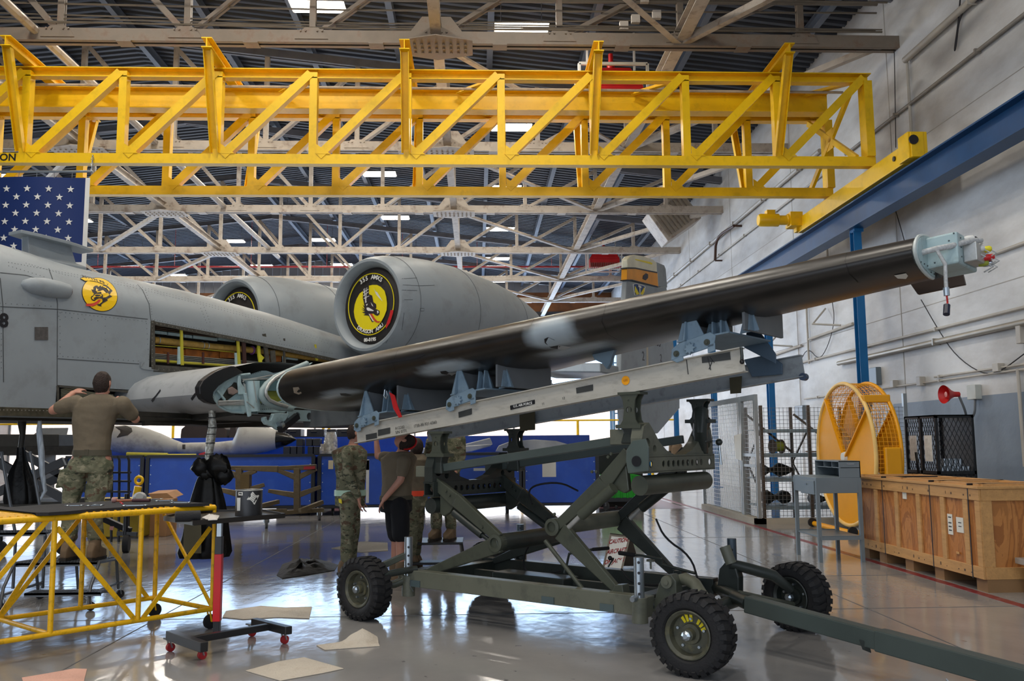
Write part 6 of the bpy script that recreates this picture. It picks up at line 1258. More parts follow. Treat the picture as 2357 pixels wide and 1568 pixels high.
# ---- rolling steps under the airman
LD = thing('rolling_steps', 'grey tubular rolling steps with grated treads carrying the airman', 'steps', tuple(V((S(150, 1270).x, 9.2, 0))))
zt1 = S(158, 1262).z-.118; M_lad = mat('grey_ladder_steel', '#565a60', .4, metal=.4)
def tread(px0, px1, Y, z, d):
    x0, x1 = atY(px0, 1280, Y).x, atY(px1, 1280, Y).x; t = MB(); t.box(x0, x1, Y-d/2, Y-d/2+.02, z-.035, z); t.box(x0, x1, Y+d/2-.02, Y+d/2, z-.035, z)
    for i in range(int((x1-x0)/.03)): t.box(x0+i*.03, x0+i*.03+.008, Y-d/2, Y+d/2, z-.02, z)
    for i in range(6): t.box(x0, x1, Y-d/2+i*d/5.2, Y-d/2+i*d/5.2+.006, z-.02, z)
    t.build('tread', M_lad, LD); return x0, x1
xa, xb = tread(60, 250, 9.22, zt1, .42); tread(72, 245, 8.82, zt1-.24, .2); xc, xd = tread(-40, 118, 9.5, zt1+.26, .3)
for x in (xa, xb): MB().path([(x, 9.4, zt1-.02), (x, 9.0, zt1), (x+.02, 8.78, zt1-.2), (x+.03, 8.72, .06)], .016, 8).build('side_tube', M_lad, LD, smooth=50); MB().path([(x, 8.76, .16), (x, 9.6, .16)], .013, 8).build('side_tube', M_lad, LD, smooth=50)
for x in (xa, xb, (xa+xb)/2): MB().path([(x, 9.42, zt1-.02), (x, 9.5, .1)], .015, 8).build('leg', M_lad, LD, smooth=50)
for x in (xa-.3, xa): MB().path([(x, 9.6, .1), (x, 9.6, zt1+.2), (x-.25, 9.7, 1.5)], .016, 8).build('hand_rail', M_lad, LD, smooth=50)
for x, y in ((xa, 8.85), (xb, 8.85), (xa, 9.55), (xb, 9.55), ((xa+xb)/2, 9.6)): caster((x, y), .04, LD, M_zinc, h=.14)
# ---- black and red T-stand with tray
TS = thing('tray_stand', 'black and red single-post rolling stand holding a dark tray', 'stand', tuple(atZ(499, 1460, 0)))
cp = atZ(499, 1448, .12); zt_t = onpl(499, 1192, cp, (0, 1, 0)).z
c1, c2, c3, c4 = atZ(390, 1462, .13), atZ(470, 1490, .13), atZ(585, 1432, .13), atZ(665, 1452, .13)
M_sb = mat('stand_black_enamel', '#1b1b1f', .35)
MB().bar(c1, c2, .06, .07).build('foot_bar', M_sb, TS, bev=.004); MB().bar(c3, c4, .06, .06).build('foot_bar', M_sb, TS, bev=.004); MB().bar((c1+c2)/2, (c3+c4)/2, .05, .05).build('base_beam', M_sb, TS, bev=.004)
P_y = lambda y: onpl(499, y, cp, (0, 1, 0)).z
for y0, y1, m_, w_ in ((1455, 1428, M_sb, .05), (1430, 1275, mat('stand_red_enamel', '#D3141B', .35), .058), (1276, 1235, M_sb, .055), (1240, 1200, M_zinc, .04)): MB().bar((cp.x, cp.y, P_y(y0)), (cp.x, cp.y, P_y(y1)), w_, w_, up=(0, 1, 0)).build('post', m_, TS, bev=.003)
for i, c in enumerate(((465, 1518), (655, 1482), (392, 1500), (580, 1465))): c_ = atZ(*c, 0); caster((c_.x, c_.y), .032, TS, M_zinc, mat('red_caster_wheel', '#a8232a', .4), h=.1)
ty = [atZ(378, 1193, zt_t), atZ(445, 1204, zt_t), atZ(655, 1187, zt_t), atZ(600, 1176, zt_t), atZ(430, 1180, zt_t)]
MB().slab(ty, (0, 0, -.02)).build('tray', mat('oily_black_tray', '#26221f', .45, var=.3), TS)
g = MB()
for i in range(5): g.bar(ty[i]+V((0, 0, .0)), ty[(i+1) % 5]+V((0, 0, .0)), .012, .035)
g.build('tray_rim', mat('oily_black_tray'), TS)
dr_c = atZ(572, 1187, zt_t+.01); rD = .105; hD = onpl(572, 1128, dr_c, (0, 1, 0)).z-dr_c.z
dr = thing('metal_drum', 'dark open metal drum with white labels standing on the tray', 'drum', tuple(dr_c))
dm_ = MB().lathe([(rD, 0), (rD, hD), (rD-.005, hD), (rD-.006, .01), (0, .01)], dr_c, UPZ, 36, cap=False); dm_.build('shell', mat('brushed_dark_drum', '#3a3a3c', .35, metal=.5, stretch=(6, 6, .5)), dr, smooth=40)
MB().ring(dr_c+UPZ*hD, UPZ, rD, .004, 36, 6).build('rim', M_alu, dr, smooth=50)
BD = bvh(dm_); g = MB()
for P in ([(549, 1133), (559, 1133), (559, 1141), (549, 1141)], [(546, 1146), (554, 1146), (553, 1176), (546, 1176)], [(581, 1132), (596, 1141), (586, 1162), (568, 1150)]): dpoly(g, BD, P, .002, 2)
g.build('paper_label', M_paper, dr, double=False)
g = MB()
for i in range(4): dline(g, BD, [(580-i*1.5+1, 1137+i*4), (591-i*1.5, 1144+i*4)], .002, .003)
dline(g, BD, [(590, 1146), (584, 1157)], .008, .003); dline(g, BD, [(551, 1136), (557, 1137)], .008, .003); g.build('label_print', M_blk, dr, double=False)
tag(MB().lathe([(.02, 0), (.04, .005), (.042, .18), (.02, .185)], atZ(402, 1190, zt_t+.045), V((1, .35, 0)), 20).build('black_canister', M_rub, smooth=40), 'black rubber cylinder lying on the left end of the tray', 'cylinder')
def rag(pts, z, h, nm, lab, cat, m_, rings=7, sc=7, seed=0, th=.006, peak=None):
    P = [atZ(a, b_, z) for a, b_ in pts]; q = []
    for i in range(len(P)):
        for k in range(5): q.append(P[i].lerp(P[(i+1) % len(P)], k/5))
    c = sum(q, V((0, 0, 0)))/len(q)
    f = lambda p, e: p+V((noise.noise(V((p.x*9, p.y*9, seed+3)))*.012*e, noise.noise(V((p.x*9, p.y*9, seed+9)))*.012*e, th+e*h*(.5+.5*noise.noise(V((p.x*sc, p.y*sc, seed))))+(max(0, 1-((p.x-peak[0].x)**2+(p.y-peak[0].y)**2)**.5/peak[1])*peak[2] if peak else 0)))
    R_ = [[f(c.lerp(p, 1-k/rings), min(1, k*1.6/rings)) for p in q] for k in range(rings)]
    mb = MB(); mb.loft([[p-V((0, 0, p.z-z-.002)) for p in R_[0]]]+R_, cap=False); n = len(q); mb.add(R_[-1]+[f(c, 1)], [(i, (i+1) % n, n) for i in range(n)])
    return tag(mb.build(nm, m_, smooth=50), lab, cat)
M_cl = mat('off_white_cotton', '#C2B9AC', .9, var=.06, vs=8, bump=.5, bs=60, stain='#9a8a78', stamt=.4, sts=8)
rag([(465, 1193), (480, 1186), (505, 1189), (500, 1198), (480, 1199)], zt_t+.01, .035, 'white_rag', 'bunched white rag lying on the dark tray', 'rag', mat('white_rag_cloth', '#D0CCC8', .9, bump=.8, bs=50), sc=22)
rag([(520, 1408), (600, 1396), (655, 1400), (718, 1398), (712, 1425), (640, 1422), (560, 1427), (512, 1422)], 0, .03, 'floor_cloth', 'wide off-white cloth spread on the floor right of the red post', 'cloth', M_cl, seed=1)
rag([(728, 1487), (780, 1480), (815, 1470), (868, 1474), (874, 1489), (800, 1494), (748, 1498)], 0, .03, 'floor_cloth', 'small white cloth folded up into a ridge in front of the left tyre', 'cloth', M_cl, seed=2, sc=10, peak=(atZ(835, 1478, 0), .16, .09))
rag([(565, 1546), (640, 1525), (700, 1515), (792, 1541), (740, 1552), (645, 1569)], 0, .02, 'floor_cloth', 'off-white square cloth lying nearest the camera at bottom centre', 'cloth', M_cl, seed=4)
rag([(50, 1562), (110, 1552), (170, 1541), (200, 1542), (192, 1575), (150, 1600), (60, 1590)], 0, .03, 'floor_cloth', 'pinkish cloth lying at the bottom left corner of the floor', 'cloth', mat('pink_cloth', '#D9A998', .9, bump=.5, bs=60), seed=5)
M_bag = mat('glossy_black_polythene', '#060607', .42, var=.2, bump=.5, bs=9, detail=5, spec=.22)
rag([(637, 1325), (650, 1300), (690, 1287), (740, 1290), (778, 1301), (770, 1314), (700, 1326), (650, 1333)], 0, .12, 'plastic_bag', 'crumpled black plastic bag lying flat on the floor left of the trailer', 'bag', mat('matt_black_polythene', '#050506', .5, spec=.08, var=.2, bump=.4, bs=12), seed=6, sc=13)
rag([(763, 1263), (830, 1248), (892, 1250), (893, 1268), (830, 1272)], 0, .012, 'floor_mat', 'white oil mat with black edge on the floor behind the uniformed person', 'mat', M_cl, seed=7)
# ---- wrapped hose and hanging bags under the jet
h0 = FS(487, 950, 2.2); hY = h0.y
HP = lambda x, y, dy=0: atY(x, y, hY+dy)
hs = thing('wrapped_hose', 'silver taped hose hanging from the wing stub into a black bag', 'hose', tuple(HP(482, 1075)))
MB().path([HP(488, 945), HP(489, 985), HP(485, 1010), HP(482, 1040), HP(477, 1082)], [.035, .045, .05, .042, .035], 14).build('wrapping', mat('silver_wrap', '#A7A79F', .35, metal=.3, var=.4, vs=25, bump=1, bs=25), hs, smooth=60)
g = MB()
for x, y in ((488, 962), (489, 985), (486, 1000), (484, 1020), (481, 1045)): g.ring(HP(x, y), UPZ, .048, .005, 18, 6)
g.build('tape_band', M_blk, hs, smooth=50)
def bag(cx, Y, prof, lab, knot):
    t = thing('hanging_bag', lab, 'bag', tuple(atY(cx, prof[-1][0], Y))); R_ = []
    for y, x0, x1 in prof:
        a, b_ = atY(x0, y, Y), atY(x1, y, Y); c = (a+b_)/2; r = (b_-a).length/2; row = []
        for j in range(40):
            an_ = 2*math.pi*j/40; rr = r*(1+.07*math.sin(an_*9+y*.01)+.05*math.sin(an_*17)); row.append(c+V((rr*math.cos(an_), rr*.7*math.sin(an_), 0)))
        R_.append(row)
    MB().loft(R_).build('bag_body', M_bag, t, smooth=60)
    if knot:
        k = MB()
        for dx, dy, r in ((-22, -6, .1), (18, -8, .13), (30, 12, .1), (0, 4, .07), (-12, 10, .07)):
            c = atY(knot[0]+dx, knot[1]+dy, Y-.05); R2_ = []
            for i in range(1, 9):
                th = math.pi*i/9
                R2_.append([c+V((math.sin(th)*math.cos(2*math.pi*j/16), .7*math.sin(th)*math.sin(2*math.pi*j/16), math.cos(th)))*r*(1+.35*noise.noise(V((i*1.3, j*.9, dx)))) for j in range(16)])
            k.loft(R2_)
        k.build('bag_knot', M_bag, t, smooth=60)
    return t
bg = bag(478, hY, [(1088, 462, 494), (1110, 452, 505), (1150, 440, 515), (1180, 432, 520), (1230, 422, 524), (1270, 410, 528), (1283, 414, 522)], 'large black plastic bag tied below the silver hose behind the tray', (485, 1082))
MB().slab([atY(424, 1200, hY-.26), atY(463, 1200, hY-.26), atY(463, 1274, hY-.27), atY(421, 1274, hY-.27)], (0, .01, 0)).build('olive_panel', mat('olive_canvas'), bg)
bag(48, 10.2, [(1030, 40, 56), (1055, 38, 60), (1085, 24, 70), (1120, 14, 84), (1150, 12, 88), (1160, 14, 86)], 'dark bin bag hanging under the fuselage at the left edge', None)
tag(MB().path([atY(93, 955, 10), atY(90, 990, 10), atY(95, 1040, 10), atY(97, 1090, 10), atY(104, 1130, 10), atY(92, 1152, 10)], [.012, .03, .032, .026, .02, .01], 10).build('cable_bundle', mat('white_blue_cable', '#A9B4C0', .5, var=.4, vs=40, stretch=(1, 1, .2)), smooth=50), 'bundle of thin white and blue wires hanging from the fuselage left of the airman', 'cable')
tag(MB().path([atY(50, 965, 10.2), atY(52, 1000, 10.2), atY(48, 1032, 10.2)], [.05, .03, .03], 10).build('drain_hose', M_dark, smooth=50), 'dark hose running down into the bin bag at the left edge', 'hose')
# ================================================================== BACKGROUND
M_blue = mat('royal_blue_panel', '#0E48B4', .35, var=.08, stain='#3a63c0', stamt=.3, sts=4)
YBn = 20.0; zb0_, zb1_ = atY(500, 1166, YBn).z, atY(500, 1051, YBn).z
bins = [(150, 328, 'blue storage bin at the far left behind the black ladder'), (338, 722, 'long blue storage bin under the two grey aircraft pods'), (734, 1000, 'blue storage bin behind the uniformed person and the shorts wearer'), (1004, 1200, 'blue storage bin behind the rear saddle of the trailer'), (1204, 1376, 'blue storage bin with a white notice, beside the green bin')]
for x0, x1, lab in bins:
    xa, xb = atY(x0, 1100, YBn).x, atY(x1, 1100, YBn).x; t = thing('storage_bin', lab, 'storage bin', ((xa+xb)/2, YBn+.7, 0), 'blue storage bins in a row')
    MB().box(xa, xb, YBn, YBn+.04, zb0_, zb1_).build('front_panel', M_blue, t, bev=.01)
    MB().box(xa, xb, YBn+1.35, YBn+1.4, zb0_, zb1_+.42).box(xa, xb, YBn+.04, YBn+1.35, zb1_-.05, zb1_-.02).build('back_panel', M_blue, t)
    f = MB(); f.box(xa-.03, xa+.05, YBn-.03, YBn+.03, zb0_-.1, zb1_).box(xb-.05, xb+.03, YBn-.03, YBn+.03, zb0_-.1, zb1_).box(xa, xb, YBn-.04, YBn+.06, zb1_-.02, zb1_+.04).box(xa, xb, YBn-.02, YBn+1.4, zb0_-.06, zb0_); f.build('frame', M_blk, t)
    for x in (xa+.3, xb-.3):
        for y in (YBn+.1, YBn+1.2): MB().lathe([(.03, -.02), (.07, -.02), (.07, .02), (.03, .02)], (x, y, .07), (1, 0, 0), 16).box(x-.03, x+.03, y-.03, y+.03, .09, zb0_-.05).build('caster', M_rub, t)
    dt = MB()
    for i in range(6): dt.lathe([(.012, 0), (.012, .01)], (xa+.08, YBn, zb0_+.1+i*.2), (0, -1, 0), 6).lathe([(.012, 0), (.012, .01)], (xb-.08, YBn, zb0_+.1+i*.2), (0, -1, 0), 6)
    dt.build('panel_screws', M_zinc, t)
def paper(px0, py0, px1, py1, Y, lab, m_=None, nm='paper_notice'):
    a, b_ = atY(px0, py0, Y), atY(px1, py1, Y); return tag(MB().box(a.x, b_.x, Y-.006, Y+.001, b_.z, a.z).build(nm, m_ or M_paper), lab, 'notice')
paper(756, 1060, 767, 1080, YBn, 'cream tag taped on the blue bin left of the uniformed person', mat('cream_tag', '#D8CCB0', .8), 'paper_tag')
n_ = paper(1248, 1062, 1280, 1098, YBn, 'white printed notice taped on the blue bin near the green bin')
paper(835, 1060, 850, 1082, YBn, 'white sheet taped on the blue bin just right of the uniformed person'); paper(1090, 1078, 1118, 1084, YBn, 'narrow white sheet on the blue bin behind the rear saddle'); paper(843, 1058, 849, 1158, YBn, 'tall white strip on the blue bin between the two standing persons', M_white, 'white_strip')
paper(1122, 1078, 1128, 1110, YBn, 'short white strip on the blue bin right of the rear saddle', M_white, 'white_strip')
# aircraft pods lying on the bins
def pod(lab, secs, Y, m_, nose=None, win=None):
    t = thing('aircraft_pod', lab, 'aircraft pod', tuple(atY(secs[0][0], secs[0][2], Y))); R_ = []
    for px, yt, yb in secs:
        a, b_ = atY(px, yt, Y), atY(px, yb, Y); h = (a.z-b_.z)/2; c = (a+b_)/2; R_.append([c+V((0, max(.05, h*.8)*math.cos(2*math.pi*j/28), h*math.sin(2*math.pi*j/28))) for j in range(28)])
    mb = MB().loft(R_); mb.build('shell', m_, t, smooth=50)
    if nose:
        R_ = []
        for px, yt, yb in nose: a, b_ = atY(px, yt, Y), atY(px, yb, Y); h = (a.z-b_.z)/2; c = (a+b_)/2; R_.append([c+V((0, max(.012, h*.8)*math.cos(2*math.pi*j/28), h*math.sin(2*math.pi*j/28))) for j in range(28)])
        MB().loft(R_).build('nose_cone', mat('gloss_black_cone', '#141414', .2), t, smooth=50)
    if win:
        g = MB(); B_ = bvh(mb)
        for w_ in win: dpoly(g, B_, w_, .01, 3)
        g.build('canopy_opening', mat('dark_brown_void', '#2e2a28', .6), t, double=False)
    return t
M_pod = mat('weathered_pod_grey', '#A3A3A0', .5, var=.06, stain='#5b5a56', stamt=.6, sts=3)
pod('weathered grey pod with a pointed black nose cone resting on the blue bins', [(411, 1020, 1043), (440, 1019, 1046), (500, 1018, 1047), (536, 1014, 1047), (543, 1000, 1047), (549, 985, 1047), (556, 976, 1047), (568, 972, 1047), (590, 976, 1045), (615, 983, 1040), (637, 990, 1034)], 20.7, M_pod, [(637, 990, 1034), (655, 996, 1028), (670, 1003, 1021), (682, 1011, 1013)], [[(541, 976), (552, 977), (563, 984), (567, 993), (560, 1003), (545, 1010), (538, 1010)], [(420, 1024), (427, 1024), (427, 1034), (420, 1034)]])
pod('rounded grey pod with an open cockpit-like end, left of the black-nosed pod', [(262, 980, 1040), (285, 979, 1044), (310, 981, 1046), (340, 987, 1047), (370, 998, 1046), (400, 1012, 1044), (425, 1021, 1040)], 21.0, M_pod, None, [[(266, 984), (290, 981), (303, 986), (305, 994), (295, 1002), (270, 1008)]])
tag(MB().tube(atY(292, 1046, 20.3), atY(386, 1048, 20.3), .05, 10).tube(atY(386, 1048, 20.3), atY(452, 1048, 20.3), .03, 10).build('tow_pole', M_grny, smooth=50), 'yellow and grey pole lying on the bin edge in front of the left pod', 'pole')
tag(MB().slab([atY(*p, 20.25) for p in ((457, 1045), (470, 1041), (474, 1049), (458, 1050))], (0, .1, 0)).build('red_block', M_red), 'small red block on the bin edge below the middle of the black-nosed pod', 'block')
for (x0, x1, yt, yb), lab in (((415, 522, 972, 1004), 'large dark brown arched cover beyond the pods'), ((527, 545, 974, 1003), 'narrow dark arched cover just left of the pod opening')):
    pts = [(x0, 1185), (x0, yb), (x0+2, (yt+yb)/2), (x0+(x1-x0)*.2, yt), (x1-(x1-x0)*.2, yt), (x1-2, (yt+yb)/2), (x1, yb), (x1, 1185)]; tag(MB().slab([atY(*p, 23.5) for p in pts], (0, .8, 0)).build('arched_cover', mat('brown_canvas', '#3c342f', .8), bev=.02), lab, 'cover')
Mc = mat('black_plastic_case', '#1d1f24', .5)
for i, (x0, y0, x1, y1) in enumerate([(652, 1028, 668, 1048), (669, 1028, 683, 1048), (684, 1028, 697, 1048), (708, 1028, 721, 1048), (722, 1028, 736, 1048), (682, 1010, 698, 1027), (704, 1010, 719, 1027), (720, 1010, 737, 1027)]):
    a, b_ = atY(x0, y0, 20.4), atY(x1-1, y1, 20.4)
    o = MB().box(a.x, b_.x, 20.4, 20.7, b_.z, a.z).build('black_case', Mc, bev=.01); tag(o, 'small black case on the blue bin beside the pod nose, %s' % ('lower row leftmost', 'lower row second', 'lower row middle', 'lower row fourth', 'lower row rightmost', 'upper row left', 'upper row middle', 'upper row right')[i], 'case', 'black cases on the blue bin')
for i, (x0, x1) in enumerate(((658, 692), (706, 745), (752, 772), (776, 800), (640, 655))):
    a, b_ = atY(x0, 988, 22.3), atY(x1, 1004, 22.3); o = MB().box(a.x, b_.x, 22.3, 22.8, zb1_+.2, a.z).box(a.x+.1, a.x+.25, 22.27, 22.3, a.z-.08, a.z-.05).build('storage_case', Mc, bev=.01)
    tag(o, 'wide black case behind the blue back panel, %s counting from the pod nose' % ('second', 'third', 'fourth', 'fifth', 'first')[i], 'case', 'black cases behind the bins')
MBr = MB().box(atY(640, 1000, 22.2).x, atY(800, 1000, 22.2).x, 22.2, 22.9, 0, atY(700, 1004, 22.3).z); tag(MBr.build('case_rack', M_blk), 'dark rack behind the blue bins carrying a row of black cases', 'rack')
bg_ = MB()
for (x0, y0, x1, y1) in ((748, 995, 772, 1047), (738, 1022, 752, 1047)):
    R_ = []
    for k in range(7):
        y = y0+(y1-y0)*k/6; a, b_ = atY(x0-(0 if k < 2 else 2), y, 20.3), atY(x1+k*1.5*(x0 == 748), y, 20.3); c = (a+b_)/2; r = (b_.x-a.x)/2
        R_.append([c+V((r*(1+.12*math.sin(j*2.4+k))*math.cos(2*math.pi*j/12), .18*math.sin(2*math.pi*j/12), 0)) for j in range(12)])
    bg_.loft(R_)
tag(bg_.build('silver_bag', mat('crinkled_silver_foil', '#C4BFB4', .3, metal=.5, var=.2, vs=12, bump=1, bs=14), smooth=40), 'crinkled silver foil bag standing on the blue bin above the uniformed person', 'bag')
# long pale fairings on the bins
def fair(pts, Y, lab, th=.12): return tag(MB().slab([atY(*p, Y) for p in pts], (0, th, 0)).build('fairing_panel', mat('pale_fairing', '#B9BBB8', .5, stain='#7f8280', stamt=.4), bev=.02), lab, 'panel')
fair([(940, 1038), (950, 1030), (1000, 1032), (1135, 1022), (1128, 1028), (1085, 1040), (1040, 1046), (960, 1046)], 20.5, 'pale curved fairing lying on the bins behind the rear pylon'); fair([(1064, 1024), (1128, 1008), (1134, 1022), (1080, 1030)], 20.9, 'pale flat panel standing behind the curved fairing')
fair([(1140, 1040), (1148, 1026), (1175, 1016), (1230, 1012), (1280, 1015), (1325, 1028), (1330, 1042), (1160, 1042)], 20.5, 'long rounded white fairing with a round port lying on the right-hand bins')
# brown cantilever carts
M_tanst = mat('worn_tan_steel', '#6F5F43', .55, var=.15, stain='#3a3024', stamt=.5, sts=8)
def cart(lab, post, Y, arms, base, cst):
    t = thing('cantilever_cart', lab, 'cart', tuple(atY(post[0], 1190, Y))); w = lambda x, y, dy=0: atY(x, y, Y+dy)
    MB().bar(w(post[0], post[1]), w(post[0], post[2]), .12, .14, up=(0, 1, 0)).build('upright', M_tanst, t, bev=.01)
    for x0, y0, x1, y1 in arms: MB().taper(w(x0, y0), w(x1, y1), .1, .07, .1, .12).build('arm', M_tanst, t, bev=.01)
    for x0, y0, x1, y1 in base: MB().bar(w(x0, y0, -.3), w(x1, y1, .2), .08, .08).build('base_rail', M_tanst, t, bev=.006)
    for x, y in cst:
        g = atZ(x, y, 0); MB().lathe([(.04, -.025), (.1, -.025), (.1, .025), (.04, .025)], (g.x, g.y, .1), (1, .3, 0), 20).build('caster', mat('grey_caster', '#5c5c5c', .5), t, smooth=40); MB().bar((g.x-.04, g.y, .1), (g.x-.04, g.y, .26), .02, .05).bar((g.x+.04, g.y, .1), (g.x+.04, g.y, .26), .02, .05).build('caster_fork', M_zinc, t)
cart('tan steel cantilever cart nearer the uniformed person, red tape on its top arm', (684, 1078, 1176), 18.3, [(635, 1078, 728, 1076), (637, 1082, 684, 1100), (728, 1080, 684, 1100), (618, 1130, 684, 1141), (738, 1121, 684, 1141)], [(604, 1184, 745, 1174), (690, 1176, 742, 1156)], [(735, 1198)])
MB().slab([atY(x, y, 18.2) for x, y in ((698, 1074), (727, 1073), (727, 1081), (698, 1082))], (0, .01, 0)); tag(MB().slab([atY(x, y, 18.22) for x, y in ((699, 1074), (725, 1073), (725, 1080), (699, 1081))], (0, .01, 0)).build('red_tape', M_red), 'strip of red tape on the top arm of the right-hand tan cart', 'tape')
cart('tan steel cantilever cart behind the drum, partly hidden', (551, 1078, 1180), 17.6, [(515, 1077, 640, 1080), (520, 1084, 551, 1098), (590, 1084, 551, 1098), (505, 1127, 551, 1138), (608, 1116, 575, 1128)], [(500, 1180, 660, 1176), (600, 1165, 640, 1155)], [(613, 1216)])
MB().box(0, 0, 0, 0, 0, 0)
cb = MB().slab([atY(x, y, 17.5) for x, y in ((553, 1092), (574, 1092), (573, 1128), (552, 1128))], (0, .2, 0)); tag(cb.build('cart_box', mat('drab_brown_box', '#6a5630', .6)), 'drab brown upright box fixed behind the left tan cart', 'box')
# black ladder rack, floor jack, yellow crates, cardboard
lt = thing('black_ladder', 'black tubular step ladder in front of the blue bin right of the airman', 'ladder', tuple(atY(272, 1190, 15)))
for x in (258, 275, 297): MB().path([up(atY(x, 1200, 15), 0), atY(x, 1060, 15), atY(x-4, 1050, 15)], .022, 8).build('rail', M_blk, lt, smooth=50)
for y in (1088, 1108, 1132, 1150): MB().bar(atY(244, y, 15), atY(300, y, 15), .1, .03).build('rung', M_blk, lt)
jk = thing('tow_dolly', 'black wheeled tow dolly with upright jack behind the yellow stand', 'dolly', tuple(atZ(290, 1272, 0)))
gj = atZ(290, 1272, 0); MB().lathe([(.05, -.04), (.13, -.04), (.13, .04), (.05, .04)], (gj.x, gj.y, .13), (1, .2, 0), 24).build('wheel', M_rub, jk, smooth=40)
MB().tube((gj.x-.02, gj.y, .2), (gj.x-.02, gj.y, .85), .035, 12).build('jack_post', M_blk, jk, smooth=40); MB().bar(atY(300, 1222, gj.y), atY(180, 1168, gj.y+.4), .06, .08).bar(atY(270, 1228, gj.y), atY(315, 1230, gj.y), .05, .06).build('drawbar', M_blk, jk)
MB().slab([atY(x, y, gj.y-.1) for x, y in ((253, 1212), (262, 1212), (260, 1221), (252, 1220))], (0, .01, 0)).build('red_white_tag', mat('pinkish_tag', '#c98a80', .6), jk)
yc = thing('yellow_crate', 'yellow parts crate with tubes on the floor under the cardboard', 'crate', tuple(atY(300, 1200, 15.5))); a, b_ = atY(195, 1180, 15.5), atY(330, 1206, 15.5)
MB().box(a.x, b_.x, 15.5, 16.2, .03, atY(250, 1150, 15.5).z).build('body', mat('dirty_yellow_box', '#A98F1E', .6, var=.2), yc, bev=.02); MB().tube(atY(306, 1180, 15.4), atY(318, 1120, 15.4), .06, 10).ring(atY(320, 1106, 15.4), (0, 1, 0), .06, .025, 16, 8).build('lifting_eye', M_yel, yc, smooth=50)
tag(MB().slab([atY(x, y, 15.2) for x, y in ((340, 1137), (384, 1135), (400, 1147), (352, 1150))], (0, .5, .03)).build('cardboard_sheet', mat('cardboard', '#B08258', .8), bev=.004), 'flat brown cardboard sheet lying right of the grey fitting', 'cardboard')
a, b_ = atY(335, 1168, 15.8), atY(385, 1200, 15.8); tag(MB().box(a.x, b_.x, 15.8, 16.3, 0, atY(350, 1150, 15.8).z).build('cardboard_box', mat('cardboard'), bev=.01), 'brown cardboard box under the cardboard sheet behind the yellow stand', 'box')
tag(MB().lathe([(.05, 0), (.1, .02), (.11, .1), (.06, .16), (.03, .16)], atY(322, 1152, 15.2), (.3, -1, .5), 16).build('grey_fitting', M_jetl, smooth=40), 'round pale grey casting beside the cardboard sheet', 'fitting')
sc = thing('scissor_platform', 'dark low scissor platform under the fuselage at the left edge', 'lift', tuple(atY(60, 1190, 13)))
w = lambda x, y: atY(x, y, 13)
MB().slab([w(-60, 1000), w(135, 1000), w(135, 1028), w(-60, 1030)], (0, 1.2, 0)).build('deck', M_dark, sc, bev=.01)
for dy in (0, 1.1): MB().bar(w(-50, 1040)+V((0, dy, 0)), w(150, 1150)+V((0, dy, 0)), .06, .12).bar(w(-40, 1150)+V((0, dy, 0)), w(148, 1062)+V((0, dy, 0)), .06, .12).build('scissor_arm', M_blk, sc)
MB().slab([w(-60, 1160), w(140, 1155), w(140, 1172), w(-60, 1176)], (0, 1.2, 0)).build('base', M_dark, sc)
for x in (-30, 120): 
    g = w(x, 1170); MB().lathe([(.04, -.03), (.1, -.03), (.1, .03), (.04, .03)], (g.x, 13.4, .1), (0, 1, 0), 16).bar((g.x, 13.4, .1), (g.x, 13.4, g.z+.05), .05, .05).build('wheel', M_rub, sc, smooth=40)
# yellow guard rail beyond, far ladders
gr = thing('guard_rail', 'thin yellow guard rail in front of the bright far doors', 'railing', (0, 38, 0))
zq = atY(1300, 968, 38).z; MB().tube((-20, 38, zq), (8.4, 38, zq), .035, 8).tube((-20, 38, zq-.9), (8.4, 38, zq-.9), .035, 8).build('rail', M_yel, gr, smooth=50)
for px in (744, 757, 1330, 1435, 398, 1200, 1500): MB().tube((atY(px, 1000, 38).x, 38, 0), (atY(px, 1000, 38).x, 38, zq), .06, 8).build('rail_post', M_yel, gr, smooth=50)
sf = thing('scaffold_tower', 'pale blue scaffold tower seen between the stabiliser and tail fin', 'scaffold', tuple(atY(1420, 1015, 42)))
xa, xb = atY(1412, 900, 42).x, atY(1430, 900, 42).x
for x in (xa, xb): MB().tube((x, 42, 0), (x, 42, 6.5), .05, 6).tube((x, 43, 0), (x, 43, 6.5), .05, 6).build('standard', mat('pale_blue_scaffold', '#6f9ac0', .4), sf)
for i in range(11): MB().tube((xa, 42, .5+i*.6), (xb, 42, .5+i*.6), .03, 6).build('rung', mat('pale_blue_scaffold'), sf)
# green bins
gb = thing('green_bin', 'bright green wheeled bin behind the front scissor arm', 'bin', tuple(atZ(1420, 1172, 0))); Yg = 20.5
a, b_ = atY(1385, 1095, Yg), atY(1474, 1150, Yg)
g = MB().box(a.x, b_.x, Yg, Yg+.9, .28, a.z)
for i in range(7): x = a.x+(b_.x-a.x)*i/6; g.box(x-.02, x+.02, Yg-.03, Yg, .28, a.z)
g.build('body', mat('bright_green', '#12A312', .4), gb, bev=.01); MB().box(a.x-.02, b_.x+.02, Yg-.02, Yg+.9, .2, .29).build('base_frame', M_blk, gb)
for x in (a.x+.1, b_.x-.25, b_.x-.05): MB().lathe([(.03, -.02), (.1, -.02), (.1, .02), (.03, .02)], (x, Yg+.05, .1), (1, .5, 0), 18).box(x-.03, x+.03, Yg, Yg+.1, .1, .2).build('caster', mat('grey_caster'), gb, smooth=40)
a, b_ = atY(1376, 1000, 21.6), atY(1480, 1100, 21.6); tag(MB().box(a.x, b_.x, 21.6, 22.2, 0, atY(1400, 1030, 21.6).z).build('brown_panel_rack', mat('dark_rack', '#2b2a26', .6), bev=.01), 'dark brown rack standing behind the green bin', 'rack')
